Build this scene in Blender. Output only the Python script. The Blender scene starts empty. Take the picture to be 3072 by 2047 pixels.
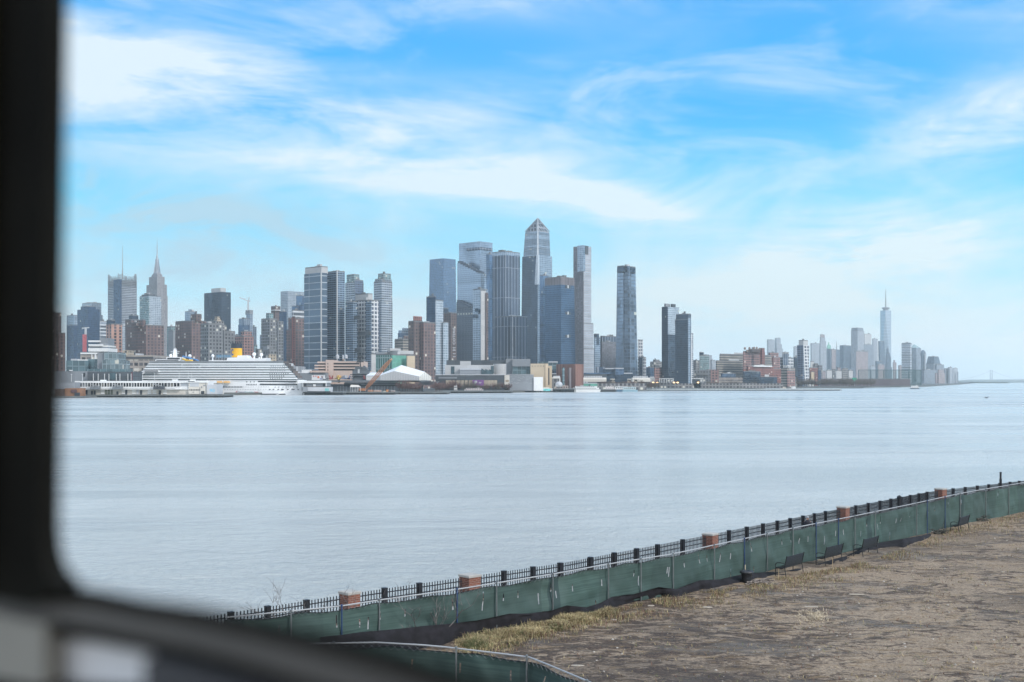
import bpy, math, random
from math import sin, cos, pi, radians, sqrt, floor
from mathutils import Vector, Matrix, noise as mnoise
random.seed(7)
scn = bpy.context.scene
col = scn.collection
HAZE = 5.6e-5
F = 3635.0; CX = 1536.0; HY = 1142.0; CZ = 14.5   # focal length in photo pixels, image centre, horizon row, eye height in metres

# ------------------------------------------------------------------ camera
cd = bpy.data.cameras.new("camera"); cam = bpy.data.objects.new("camera", cd); col.objects.link(cam)
cam.location = (0, 0, CZ); cam.rotation_euler = (pi/2, 0, 0)
cd.sensor_width = 36; cd.lens = 36*F/3072; cd.shift_y = (HY-1023.5)/3072
cd.clip_start = 0.05; cd.clip_end = 90000
cd.dof.use_dof = True; cd.dof.focus_distance = 900; cd.dof.aperture_fstop = 3.5
scn.camera = cam
scn.view_settings.view_transform = 'Standard'; scn.view_settings.look = 'None'
scn.view_settings.exposure = 0.2; scn.view_settings.gamma = 1
scn.cycles.max_bounces = 6; scn.cycles.volume_bounces = 1; scn.cycles.transparent_max_bounces = 8
scn.cycles.caustics_reflective = False; scn.cycles.caustics_refractive = False

# ------------------------------------------------------------------ node helpers
class NT:
    def __init__(s, nt): s.nt = nt
    def n(s, t, **k):
        x = s.nt.nodes.new(t)
        for a, b in k.items(): setattr(x, a, b)
        return x
    def put(s, sock, v):
        if isinstance(v, bpy.types.NodeSocket): s.nt.links.new(v, sock)
        elif isinstance(v, (tuple, list)) and len(v) == 3 and sock.type == 'RGBA': sock.default_value = (*v, 1)
        else: sock.default_value = v
    def m(s, op, a, b=None, c=None, clamp=False):
        x = s.n('ShaderNodeMath', operation=op, use_clamp=clamp)
        s.put(x.inputs[0], a)
        if b is not None: s.put(x.inputs[1], b)
        if c is not None: s.put(x.inputs[2], c)
        return x.outputs[0]
    def mix(s, f, a, b, blend='MIX'):
        x = s.n('ShaderNodeMix', data_type='RGBA', blend_type=blend)
        s.put(x.inputs[0], f); s.put(x.inputs[6], a); s.put(x.inputs[7], b)
        return x.outputs[2]
    def noise(s, vec, scale, detail=3, rough=.55, dist=0, col=False):
        x = s.n('ShaderNodeTexNoise')
        if vec is not None: s.put(x.inputs['Vector'], vec)
        x.inputs['Scale'].default_value = scale; x.inputs['Detail'].default_value = detail
        x.inputs['Roughness'].default_value = rough; x.inputs['Distortion'].default_value = dist
        return x.outputs['Color' if col else 'Fac']
    def mr(s, v, a, b, c=0., d=1., smooth=True):
        x = s.n('ShaderNodeMapRange', interpolation_type='SMOOTHSTEP' if smooth else 'LINEAR')
        s.put(x.inputs[0], v); x.inputs[1].default_value = a; x.inputs[2].default_value = b
        x.inputs[3].default_value = c; x.inputs[4].default_value = d
        return x.outputs[0]
    def mapping(s, vec, loc=(0,0,0), rot=(0,0,0), sc=(1,1,1)):
        x = s.n('ShaderNodeMapping'); s.put(x.inputs[0], vec)
        x.inputs[1].default_value = loc; x.inputs[2].default_value = rot; x.inputs[3].default_value = sc
        return x.outputs[0]
    def ramp(s, f, stops):
        x = s.n('ShaderNodeValToRGB'); s.put(x.inputs[0], f)
        e = x.color_ramp.elements
        while len(e) < len(stops): e.new(.5)
        for i, (p, c) in enumerate(stops): e[i].position = p; e[i].color = (*c, 1)
        return x.outputs[0]
def lin(r, g, b): return tuple((c/255/12.92 if c/255 <= .04045 else ((c/255+.055)/1.055)**2.4) for c in (r, g, b))

# ------------------------------------------------------------------ sky: blue air, white streaks
SUN_EL, SUN_AZ = radians(33), radians(58)        # sun stands to the right, a little behind the river
w = bpy.data.worlds.new("World"); scn.world = w; w.use_nodes = True
N = NT(w.node_tree); w.node_tree.nodes.clear()
out = N.n('ShaderNodeOutputWorld'); bg = N.n('ShaderNodeBackground')
sky = N.n('ShaderNodeTexSky', sky_type='NISHITA'); sky.sun_disc = False
sky.sun_elevation = SUN_EL; sky.sun_rotation = SUN_AZ+pi/2
tc = N.n('ShaderNodeTexCoord').outputs['Generated']
sep = N.n('ShaderNodeSeparateXYZ'); N.put(sep.inputs[0], tc)
dx, dy, dz = sep.outputs
base = N.ramp(N.mr(dz, -.02, .42, smooth=False), [(0, lin(238,240,232)), (.09, lin(222,236,236)), (.20, lin(168,228,248)), (.37, lin(92,208,250)), (.53, lin(40,178,247)), (.8, lin(34,160,243)), (1, lin(50,156,236))])
nis = N.mix(1.0, sky.outputs[0], (.10, .10, .10), 'MULTIPLY')
base = N.mix(.06, base, nis)
v1 = N.m('ADD', dz, N.m('MULTIPLY', dx, .19))           # height above the falling main streak
wisp = N.noise(N.mapping(tc, (0,0,0), (0, radians(-11), 0), (3.6, 3.6, 17)), 1.0, 10, .62, .9)
wisp2 = N.noise(N.mapping(tc, (3,1,7), (0, radians(24), 0), (5, 5, 15)), 1.0, 8, .6, .8)
fluff = N.noise(N.mapping(tc, (9,2,4), (0, radians(-8), 0), (8, 8, 24)), 1.0, 12, .68, .7)
def band(v, c, wd, st):
    q = N.m('DIVIDE', N.m('SUBTRACT', v, c), wd)
    return N.m('MULTIPLY', N.m('EXPONENT', N.m('MULTIPLY', N.m('MULTIPLY', q, q), -1)), st)
def blob(x0, z0, rx, rz, sl, st):
    a = N.m('DIVIDE', N.m('SUBTRACT', dx, x0), rx)
    b = N.m('DIVIDE', N.m('SUBTRACT', N.m('SUBTRACT', dz, N.m('MULTIPLY', N.m('SUBTRACT', dx, x0), sl)), z0), rz)
    r = N.m('ADD', N.m('MULTIPLY', a, a), N.m('MULTIPLY', b, b))
    return N.m('MULTIPLY', N.m('EXPONENT', N.m('MULTIPLY', r, -1)), st)
wid = N.m('MAXIMUM', N.m('SUBTRACT', .026, N.m('MULTIPLY', dx, .10)), .011)
main = N.m('MULTIPLY', band(v1, .158, wid, .80), N.mr(dx, .20, .10, 0, 1))
d = main
for bb in (blob(.285, .105, .12, .030, .12, 1.25), blob(.20, .055, .16, .02, .05, .6), blob(.36, .195, .085, .03, .35, .9), blob(.37, .285, .08, .028, -.15, .6),
           blob(-.25, .245, .2, .028, -.12, .35), blob(-.02, .225, .16, .02, .25, .30), blob(-.02, .30, .12, .02, -.1, .25), blob(.05, .17, .12, .03, -.25, .4)):
    d = N.m('ADD', d, bb)
d = N.m('ADD', d, N.mr(dz, .14, .02, 0, .5))
fac = N.m('MULTIPLY', d, N.m('ADD', N.mr(wisp, .33, .66, .15, 1.3, False), N.mr(fluff, .35, .7, -.22, .34, False)))
fac = N.m('ADD', fac, N.m('MULTIPLY', N.mr(wisp2, .44, .72, 0, .55), N.mr(dz, .02, .3, .7, .85)))
fac = N.m('MINIMUM', N.m('MAXIMUM', fac, 0), .90)
elsewhere = N.mr(dy, .35, -.1, 0, 1)                      # overcast behind the photographer
fac = N.m('MAXIMUM', fac, N.m('MULTIPLY', elsewhere, .75))
fac = N.m('MAXIMUM', fac, N.mr(dz, .40, .75, 0, .7))
cloud = N.mix(N.mr(dz, .0, .2), lin(224,236,234), lin(224,236,243))
cloud = N.mix(elsewhere, cloud, (1.16, 1.20, 1.26)); skyc = N.mix(fac, base, cloud)
grey = N.m('MULTIPLY', N.m('MULTIPLY', blob(-.26, .085, .24, .055, -.1, 1.0), N.mr(fluff, .38, .6, .15, 1.0)), N.mr(wisp, .4, .62, .4, 1))
grey = N.m('ADD', grey, N.m('MULTIPLY', blob(-.25, .135, .12, .02, -.2, .8), N.mr(fluff, .42, .62)))
skyc = N.mix(N.m('MINIMUM', grey, .85), skyc, lin(172,205,222))
cream = N.m('MULTIPLY', N.mr(dz, .085, .01, 0, .55), N.mr(fluff, .4, .6))
skyc = N.mix(cream, skyc, lin(240,238,232))
N.put(bg.inputs[0], skyc); bg.inputs[1].default_value = 1.0
N.put(out.inputs[0], bg.outputs[0])
sd = bpy.data.lights.new("sun", 'SUN'); sd.energy = 2.3; sd.angle = radians(12); sd.color = (1, .975, .935)
sun = bpy.data.objects.new("sun", sd); col.objects.link(sun)
sv = Vector((sin(SUN_AZ+pi/2-0.35)*cos(SUN_EL)*1.0, cos(SUN_AZ+pi/2-.35)*cos(SUN_EL), sin(SUN_EL)))
sky.sun_rotation = math.atan2(sv.x, sv.y)
sun.rotation_euler = (-sv).to_track_quat('-Z', 'Y').to_euler()

# ------------------------------------------------------------------ materials
MATS = {}
def mat(name, c, rough=.7, metal=0., var=.18, sc=.4, bump=0., bsc=8., emit=None, spec=.5):
    if name in MATS: return MATS[name]
    m = bpy.data.materials.new(name); m.use_nodes = True; n = NT(m.node_tree)
    p = m.node_tree.nodes['Principled BSDF']
    tco = n.n('ShaderNodeTexCoord').outputs['Object']
    f = n.noise(tco, sc, 4)
    n.put(p.inputs['Base Color'], n.mix(n.mr(f, .3, .7), tuple(max(0, x*(1-var)) for x in c), tuple(min(1, x*(1+var)) for x in c)))
    p.inputs['Roughness'].default_value = rough; p.inputs['Metallic'].default_value = metal
    p.inputs['Specular IOR Level'].default_value = spec
    if bump:
        b = n.n('ShaderNodeBump'); b.inputs['Strength'].default_value = bump; b.inputs['Distance'].default_value = .02
        n.put(b.inputs['Height'], n.noise(tco, bsc, 4)); n.put(p.inputs['Normal'], b.outputs[0])
    if emit: p.inputs['Emission Color'].default_value = (*c, 1); p.inputs['Emission Strength'].default_value = emit
    MATS[name] = m; return m
def facade(name, wall, glass, fh=3.6, bw=3.2, mu=.25, mv=.25, metal=0., gr=.25, vary=.6, lit=.02, wr=.8, big=0., slab=0):
    """wall with a grid of windows; mu / mv = share of each bay / storey that is wall; slab = every n-th storey darker"""
    if name in MATS: return MATS[name]
    m = bpy.data.materials.new(name); m.use_nodes = True; n = NT(m.node_tree)
    p = m.node_tree.nodes['Principled BSDF']
    uv = n.n('ShaderNodeTexCoord').outputs['UV']; s = n.n('ShaderNodeSeparateXYZ'); n.put(s.inputs[0], uv)
    a = n.m('DIVIDE', s.outputs[0], bw); b = n.m('DIVIDE', s.outputs[1], fh)
    fu = n.m('FRACT', a); fv = n.m('FRACT', b)
    mk = n.m('MULTIPLY', n.m('GREATER_THAN', fu, mu), n.m('GREATER_THAN', fv, mv))
    cx = n.n('ShaderNodeCombineXYZ'); n.put(cx.inputs[0], n.m('FLOOR', a)); n.put(cx.inputs[1], n.m('FLOOR', b))
    wn = n.n('ShaderNodeTexWhiteNoise', noise_dimensions='2D'); n.put(wn.inputs['Vector'], cx.outputs[0]); r = wn.outputs['Value']
    g = n.mix(r, tuple(x*(1-vary) for x in glass), tuple(min(1, x*(1+vary)) for x in glass))
    g = n.mix(n.m('GREATER_THAN', r, 1-lit), g, (.62, .60, .52))  # a random share of panes gets a painted pale glint
    wl = n.mix(n.mr(n.noise(uv, .05, 5), .3, .7), tuple(x*.78 for x in wall), tuple(min(1, x*1.15) for x in wall))
    if slab:
        sl = n.m('LESS_THAN', n.m('MODULO', n.m('FLOOR', b), slab), 1)
        g = n.mix(n.m('MULTIPLY', sl, .75), g, tuple(x*.45 for x in glass)); wl = n.mix(n.m('MULTIPLY', sl, .5), wl, tuple(x*.5 for x in wall))
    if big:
        refl = n.mr(n.noise(n.mapping(uv, sc=(1, .35, 1)), .03, 4, .55, .9), .45, .56, 0, big); g = n.mix(refl, g, tuple(min(1, x*2.4) for x in glass))  # painted reflections: broad noise patches brighten the glass colour
    n.put(p.inputs['Base Color'], n.mix(mk, wl, g))
    n.put(p.inputs['Roughness'], n.m('ADD', wr, n.m('MULTIPLY', mk, gr-wr)))
    n.put(p.inputs['Metallic'], n.m('MULTIPLY', mk, metal))
    MATS[name] = m; return m

# ------------------------------------------------------------------ mesh helpers
class MB:
    def __init__(s): s.v = []; s.f = []; s.uv = []; s.mi = []; s.smooth = False
    def face(s, pts, uvs=None, mi=0):
        i = len(s.v); s.v += [tuple(p) for p in pts]; s.f.append(tuple(range(i, i+len(pts))))
        s.uv += list(uvs) if uvs else [(p[0]+p[1], p[2]) for p in pts]; s.mi.append(mi)
    def prism(s, p0, z0, p1=None, z1=0, mi=0, mr=1, top=True, bot=False):
        p1 = p1 or p0; A = sum(p0[i][0]*p0[(i+1) % len(p0)][1]-p0[(i+1) % len(p0)][0]*p0[i][1] for i in range(len(p0)))
        if A < 0: p0 = p0[::-1]; p1 = p1[::-1]
        u = 0; n = len(p0)
        for i in range(n):
            a, b, c, e = p0[i], p0[(i+1) % n], p1[(i+1) % n], p1[i]; L = sqrt((b[0]-a[0])**2+(b[1]-a[1])**2)
            s.face([(*a, z0), (*b, z0), (*c, z1), (*e, z1)], [(u, z0), (u+L, z0), (u+L, z1), (u, z1)], mi); u += L
        if top: s.face([(*q, z1) for q in p1], [(0, 0)]*n, mr)
        if bot: s.face([(*q, z0) for q in p0[::-1]], [(0, 0)]*n, mr)
    def box(s, x0, y0, z0, x1, y1, z1, mi=0, mr=None):
        s.prism([(x0, y0), (x1, y0), (x1, y1), (x0, y1)], z0, None, z1, mi, mi if mr is None else mr, True, True)
    def bar(s, a, b, r, n=4, r2=None, mi=0):
        a = Vector(a); b = Vector(b); d = b-a
        if d.length < 1e-6: return
        q = d.to_track_quat('Z', 'Y').to_matrix(); r2 = r if r2 is None else r2
        A = [a+q @ Vector((cos(2*pi*(i+.5)/n)*r, sin(2*pi*(i+.5)/n)*r, 0)) for i in range(n)]
        B = [b+q @ Vector((cos(2*pi*(i+.5)/n)*r2, sin(2*pi*(i+.5)/n)*r2, 0)) for i in range(n)]
        for i in range(n): s.face([A[i], A[(i+1) % n], B[(i+1) % n], B[i]], None, mi)
        s.face(A[::-1], None, mi); s.face(B, None, mi)
    def tube(s, pts, r, n=6, mi=0):
        for a, b in zip(pts, pts[1:]): s.bar(a, b, r, n, None, mi)
    def lathe(s, c, prof, n=16, mi=0):
        for (r0, z0), (r1, z1) in zip(prof, prof[1:]):
            for i in range(n):
                a, b = 2*pi*i/n, 2*pi*(i+1)/n
                P = [(c[0]+cos(a)*r0, c[1]+sin(a)*r0, c[2]+z0), (c[0]+cos(b)*r0, c[1]+sin(b)*r0, c[2]+z0), (c[0]+cos(b)*r1, c[1]+sin(b)*r1, c[2]+z1), (c[0]+cos(a)*r1, c[1]+sin(a)*r1, c[2]+z1)]
                if r0 < 1e-6: P = P[1:] if False else [P[0], P[2], P[3]]
                elif r1 < 1e-6: P = P[:3]
                s.face(P, None, mi)
    def sphere(s, c, r, n=12, mi=0, sz=1):
        s.lathe(c, [(r*sin(pi*k/(n//2)), -r*sz*cos(pi*k/(n//2))) for k in range(n//2+1)], n, mi)
    def build(s, name, mats, parent=None, origin=None, smooth=False):
        o = Vector(origin) if origin is not None else (parent.location.copy() if parent is not None and parent.get('_w') else Vector((0, 0, 0)))
        me = bpy.data.meshes.new(name)
        me.from_pydata([tuple(Vector(p)-o) for p in s.v], [], s.f)
        mats = mats if isinstance(mats, (list, tuple)) else [mats]
        for m in mats: me.materials.append(m)
        l = me.uv_layers.new(name="UVMap"); l.data.foreach_set('uv', [c for u in s.uv for c in u[:2]])
        me.polygons.foreach_set('material_index', [min(i, len(mats)-1) for i in s.mi])
        if smooth:
            import bmesh
            bm = bmesh.new(); bm.from_mesh(me); bmesh.ops.remove_doubles(bm, verts=bm.verts, dist=1e-5); bm.to_mesh(me); bm.free()
            me.polygons.foreach_set('use_smooth', [True]*len(me.polygons))
        me.update()
        ob = bpy.data.objects.new(name, me); col.objects.link(ob)
        if parent is not None: ob.parent = parent
        else: ob.location = o
        return ob
def tag(o, label=None, cat=None, group=None, kind=None):
    for k, v in (('label', label), ('category', cat), ('group', group), ('kind', kind)):
        if v: o[k] = v
    return o
WROOTS = []
def thing(name, loc, label=None, cat=None, group=None, world=False, rz=0):
    """an Empty at the thing's base; world=True: its parts are given in world coordinates"""
    e = bpy.data.objects.new(name, None); col.objects.link(e); e.location = loc; e.empty_display_size = .5; e.rotation_euler[2] = rz
    if world: e['_w'] = 1; WROOTS.append(e)
    return tag(e, label, cat, group)
def kids(o): return [c for c in bpy.data.objects if c.parent == o]
def dup(o, loc=None, rz=None, label=None, parent=None, sc=None):
    c = o.copy(); col.objects.link(c)
    if parent is not None: c.parent = parent
    for k in kids(o): dup(k, parent=c)
    if loc is not None: c.location = loc
    if rz is not None: c.rotation_euler[2] = rz
    if sc is not None: c.scale = (sc, sc, sc)
    if label: c['label'] = label
    return c
def text_mesh(body, name, size_w, org, right, up, m, parent, thick=.05, spacing=1.0, height=None, shear=0.):
    cu = bpy.data.curves.new(name, 'FONT'); cu.body = body; cu.extrude = 0.0; cu.space_character = spacing; cu.shear = shear; cu.offset = .012
    tmp = bpy.data.objects.new(name+'_tmp', cu); col.objects.link(tmp); bpy.context.view_layer.update()
    me = bpy.data.meshes.new_from_object(tmp.evaluated_get(bpy.context.evaluated_depsgraph_get())); bpy.data.objects.remove(tmp)
    xs = [v.co.x for v in me.vertices]; ys = [v.co.y for v in me.vertices]
    sx = size_w/(max(xs)-min(xs)); sy = sx if height is None else height/(max(ys)-min(ys))
    r = Vector(right).normalized(); u = Vector(up).normalized(); o = Vector(org)-(parent.location if parent.get('_w') else Vector((0, 0, 0)))
    for v in me.vertices: v.co = o+r*((v.co.x-min(xs))*sx)+u*((v.co.y-min(ys))*sy)
    me.materials.clear(); me.materials.append(m); me.name = name
    ob = bpy.data.objects.new(name, me); col.objects.link(ob); ob.parent = parent; return ob

CROP = {0: (0, 0, 1), 1: (170, 700, 3.0756), 2: (600, 780, 3.6467), 3: (880, 780, 3.6467), 4: (1250, 640, 2.751), 5: (1550, 640, 2.751), 6: (1800, 780, 3.6467),
        7: (2120, 850, 4.48), 8: (2500, 850, 3.9196), 11: (170, 1050, 6.723), 12: (500, 1020, 5.472), 13: (900, 1050, 5.472), 14: (1300, 1080, 5.472), 15: (1680, 1080, 5.472),
        21: (740, 1500, 2.866), 22: (1300, 1550, 2.941), 23: (1950, 1500, 3.922), 24: (2472, 1400, 3.92)}
def PX(c, x): return CROP[c][0]+x/CROP[c][2]
def PY(c, y): return CROP[c][1]+y/CROP[c][2]
def T(c, x): return (PX(c, x)-CX)/F
def ZY(c, y, Z): return CZ+(HY-PY(c, y))/F*Z
def AT(c, x, y, Z): return (T(c, x)*Z, Z, ZY(c, y, Z))       # photo point -> world point at distance Z
DV = Vector((.678, .735)); EV = Vector((-.735, .678))          # the city grid: along the avenues, along the streets
def fp(c, xl, xe, xr, Z):
    """footprint on the city grid: near corner seen at xe, ends seen at xl and xr"""
    tl, te, tr = T(c, xl), T(c, xe), T(c, xr); C = Vector((te*Z, Z))
    la = max((tr*Z-C.x)/(DV.x-tr*DV.y), 1.6); lb = max((tl*Z-C.x)/(EV.x-tl*EV.y), 1.6)
    return [tuple(C), tuple(C+DV*la), tuple(C+DV*la+EV*lb), tuple(C+EV*lb)]
def ff(c, xl, xr, Z, d):
    return [(T(c, xl)*Z, Z), (T(c, xr)*Z, Z), (T(c, xr)*Z, Z+d), (T(c, xl)*Z, Z+d)]
def inset(p, k):
    cx = sum(q[0] for q in p)/len(p); cy = sum(q[1] for q in p)/len(p)
    return [(cx+(q[0]-cx)*k, cy+(q[1]-cy)*k) for q in p]
# ------------------------------------------------------------------ water
def water_mat():
    m = bpy.data.materials.new('river_water'); m.use_nodes = True; n = NT(m.node_tree); p = m.node_tree.nodes['Principled BSDF']
    P = n.n('ShaderNodeTexCoord').outputs['Object']
    big = n.noise(n.mapping(P, sc=(.0012, .006, 1)), 1, 4, .6, 1.0)
    mid = n.noise(n.mapping(P, rot=(0, 0, .1), sc=(.006, .03, 1)), 1, 5, .6, .6)
    n.put(p.inputs['Base Color'], n.mix(n.mr(mid, .35, .65), (.47, .49, .475), (.60, .61, .585)))
    streak = n.m('ADD', n.m('MULTIPLY', n.mr(big, .4, .6), .6), n.m('MULTIPLY', n.mr(mid, .4, .62), .4))
    n.put(p.inputs['Roughness'], n.m('ADD', .09, n.m('MULTIPLY', streak, .22)))
    p.inputs['IOR'].default_value = 1.33; p.inputs['Specular IOR Level'].default_value = .5
    h = n.m('ADD', n.m('MULTIPLY', n.noise(n.mapping(P, rot=(0, 0, .25), sc=(1.25, 1.2, 1)), 1, 6, .70, .5), 1.0),
            n.m('ADD', n.m('MULTIPLY', n.noise(n.mapping(P, rot=(0, 0, -.15), sc=(.22, .34, 1)), 1, 3, .5, .5), 1.5),
                n.m('MULTIPLY', n.noise(n.mapping(P, rot=(0, 0, -.35), sc=(3.0, 3.2, 1)), 1, 3, .6, .2), .25)))
    b = n.n('ShaderNodeBump'); b.inputs['Distance'].default_value = .75
    n.put(b.inputs['Strength'], n.m('ADD', .25, n.m('MULTIPLY', streak, .85))); n.put(b.inputs['Height'], h); n.put(p.inputs['Normal'], b.outputs[0])
    return m
wb = MB()
ys = [-900, -100, 0, 60, 150, 400, 900, 1600, 3000, 6000, 12000, 24000, 40000]; xs = [-24000, -9000, -3000, -800, -150, 150, 800, 3000, 9000, 24000]
for j in range(len(ys)-1):
    for i in range(len(xs)-1): wb.face([(xs[i], ys[j], 0), (xs[i+1], ys[j], 0), (xs[i+1], ys[j+1], 0), (xs[i], ys[j+1], 0)])
tag(wb.build('river_water', water_mat(), smooth=True), 'wide calm grey-blue river with fine ripples and pale wind streaks', kind='structure')

# ------------------------------------------------------------------ far land the city stands on
shore = [(-900, 1203), (180, 1191), (640, 1187), (960, 1182.5), (1300, 1180), (1520, 1178.5), (1700, 1175.5), (1960, 1172), (2290, 1167.5), (2300, 1164.5), (2500, 1164.3), (2700, 1162.5), (2790, 1160), (2840, 1156.5), (2880, 1154), (2908, 1152)]
sp = [((x-CX)/F*(CZ*F/(y-HY)), CZ*F/(y-HY)) for x, y in shore]
lb_ = MB(); poly = sp+[(3450, 9000), (-9000, 9000)]
lb_.prism(poly, -3, None, 2.4, 0, 0)
tag(lb_.build('far_ground', mat('far_ground', (.10, .105, .10), .9, sc=.01)), kind='structure')
hb = MB(); random.seed(3)
def ridge(hb, x0, x1, Z, y, amp, n=40, d=500):
    top = []
    for i in range(n+1):
        t = i/n; e = min(1, 6*t, 6*(1-t)); top.append(((x0+(x1-x0)*t-CX)/F*Z, CZ+(HY-y+amp*(mnoise.noise(Vector((t*9, Z*.01, 0)))+.3*mnoise.noise(Vector((t*50, Z, 3)))))/F*Z*e - (1-e)*8))
    for a, b in zip(top, top[1:]):
        hb.face([(a[0], Z, -3), (b[0], Z, -3), (b[0], Z+d*.4, b[1]), (a[0], Z+d*.4, a[1])]); hb.face([(a[0], Z+d*.4, a[1]), (b[0], Z+d*.4, b[1]), (b[0], Z+d, -3), (a[0], Z+d, -3)])
ridge(hb, 2880, 3300, 13500, 1139.5, 1.2, 60, 900)
tag(hb.build('hills', mat('far_hill', (.09, .11, .09), .9)), kind='structure')
hb = MB(); ridge(hb, 2935, 3040, 6400, 1146.5, 1.0, 40, 240); tag(hb.build('island', mat('isle_wood', (.06, .075, .05), .9)), kind='structure')
hb = MB(); ridge(hb, 2880, 3200, 8200, 1145.6, .6, 50, 300); tag(hb.build('low_shore', mat('far_hill', (.07, .09, .07), .9)), kind='structure')

# ------------------------------------------------------------------ facade styles
S = {}
def st(k, *a, **kw): S[k] = facade('facade_'+k, *a, **kw)
st('brick', (.185, .125, .12), (.05, .05, .06), 5.0, 6.4, .5, .35, gr=.3, lit=.07)
st('brickdark', (.145, .105, .10), (.04, .042, .05), 5.2, 6.0, .45, .4, gr=.3, lit=.07)
st('salmon', (.42, .25, .20), (.06, .06, .07), 5.2, 9, .55, .25, lit=.02)
st('redbrick', (.26, .10, .085), (.04, .045, .05), 3.6, 4.4, .4, .42, lit=.02)
st('pinkbrick', (.29, .165, .15), (.07, .07, .08), 5.0, 6, .4, .4)
st('greybrick', (.175, .18, .19), (.06, .065, .075), 5.4, 5.6, .45, .42, lit=.14)
st('taupe', (.235, .225, .22), (.07, .07, .08), 5.2, 5.6, .42, .4, lit=.04)
st('beige', (.42, .35, .27), (.08, .08, .08), 3.8, 4.5, .5, .5)
st('limestone', (.29, .285, .30), (.12, .115, .12), 4.0, 4.2, .5, .12, lit=0)
st('steelgrid', (.31, .34, .38), (.13, .145, .17), 4.2, 30, .02, .45, metal=.3, vary=.35, lit=0)
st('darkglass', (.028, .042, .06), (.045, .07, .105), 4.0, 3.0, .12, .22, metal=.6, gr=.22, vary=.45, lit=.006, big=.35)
st('navy', (.03, .055, .10), (.045, .085, .15), 4.0, 3.4, .12, .15, metal=.5, gr=.25, vary=.35, lit=.004)
st('blueglass', (.09, .13, .19), (.13, .21, .32), 4.0, 3.0, .12, .16, metal=.6, gr=.2, vary=.25, lit=.004)
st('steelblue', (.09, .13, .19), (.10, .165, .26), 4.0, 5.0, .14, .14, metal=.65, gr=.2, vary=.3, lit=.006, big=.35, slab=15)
st('paleglass', (.38, .42, .46), (.34, .40, .46), 4.0, 4.5, .16, .2, metal=.5, gr=.2, vary=.22, lit=.01)
st('silver', (.32, .37, .43), (.26, .33, .41), 4.2, 6, .1, .14, metal=.6, gr=.22, vary=.2, lit=.004)
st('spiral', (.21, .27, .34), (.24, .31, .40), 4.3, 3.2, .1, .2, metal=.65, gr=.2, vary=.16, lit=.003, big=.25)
st('spiraldark', (.06, .075, .10), (.08, .10, .13), 4.3, 3.6, .2, .22, metal=.6, gr=.25, vary=.3, lit=.02)
st('finglass', (.30, .33, .38), (.06, .085, .125), 60, 9.0, .2, .015, metal=.6, gr=.3, vary=.3, lit=0)
st('bluetower', (.06, .10, .16), (.045, .105, .19), 4.1, 3.2, .2, .2, metal=.6, gr=.2, vary=.25, lit=.003)
st('brownband', (.13, .105, .11), (.17, .155, .165), 60, 1.6, .45, .02, metal=.2, lit=0)
st('tallband', (.40, .40, .42), (.36, .40, .45), 4.0, 40, .02, .45, metal=.3, vary=.2, gr=.3, lit=0)
st('tallbrown', (.17, .155, .165), (.16, .165, .19), 4.0, 5, .3, .2, metal=.4, vary=.3, gr=.3, lit=0)
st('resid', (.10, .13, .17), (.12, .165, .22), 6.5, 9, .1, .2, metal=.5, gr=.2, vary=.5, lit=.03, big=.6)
st('slatglass', (.46, .49, .52), (.10, .145, .20), 10.5, 80, .01, .10, metal=.5, gr=.25, vary=.2, lit=0)
st('slatfine', (.24, .30, .37), (.075, .12, .175), 3.5, 5, .08, .30, metal=.45, gr=.25, vary=.45, lit=.02)
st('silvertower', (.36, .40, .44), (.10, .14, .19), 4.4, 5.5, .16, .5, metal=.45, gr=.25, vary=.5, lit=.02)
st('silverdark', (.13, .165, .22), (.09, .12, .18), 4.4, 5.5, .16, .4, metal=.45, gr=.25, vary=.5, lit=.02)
st('whitegrid', (.60, .60, .60), (.08, .10, .14), 6.5, 6.5, .34, .34, metal=.3, gr=.25, vary=.4, lit=0)
st('greengrid', (.30, .36, .38), (.10, .19, .20), 4.0, 4.0, .22, .25, metal=.3, gr=.25, vary=.6, lit=.06)
st('greenglass', (.30, .38, .36), (.09, .22, .19), 14, 4.2, .35, .1, metal=.3, gr=.25, vary=.2, lit=0)
st('mint', (.16, .40, .33), (.13, .36, .28), 6, 5, .12, .12, metal=.2, gr=.3, vary=.15, lit=0)
st('tealglass', (.17, .23, .25), (.10, .16, .18), 7, 6, .12, .14, metal=.3, gr=.25, vary=.4, lit=.04)
st('cubeglass', (.24, .29, .31), (.17, .23, .25), 5, 4, .14, .14, metal=.4, gr=.22, vary=.35, lit=.06)
st('loft', (.36, .32, .29), (.10, .10, .11), 5.5, 5.2, .28, .42, gr=.3, vary=.7, lit=.12)
st('bandloft', (.33, .30, .26), (.055, .06, .07), 4.9, 50, .01, .52, gr=.3, vary=.2, lit=0)
st('whiteapt', (.62, .62, .60), (.10, .12, .15), 7, 30, .02, .5, gr=.3, lit=0)
st('whitestripe', (.60, .62, .64), (.16, .19, .23), 7.5, 60, .01, .35, gr=.3, lit=0)
st('concrete', (.30, .30, .31), (.27, .27, .28), 9, 9, .04, .04, lit=0, gr=.8)
st('greypanel', (.24, .255, .275), (.22, .235, .255), 12, 20, .03, .04, lit=0, gr=.7, vary=.1)
st('palepanel', (.46, .46, .46), (.43, .43, .43), 9, 14, .03, .05, lit=0, gr=.7, vary=.06)
st('sandpanel', (.50, .41, .30), (.48, .39, .28), 9, 30, .02, .03, lit=0, gr=.8, vary=.05)
st('darkpanel', (.07, .075, .085), (.06, .07, .08), 9, 12, .06, .06, lit=0, gr=.5, vary=.2)
st('rust', (.22, .12, .095), (.17, .085, .07), 60, 5, .5, .02, lit=0, gr=.8, vary=.25)
st('rib', (.42, .35, .27), (.32, .27, .21), 60, 4, .5, .02, lit=0, gr=.8, vary=.1)
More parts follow.
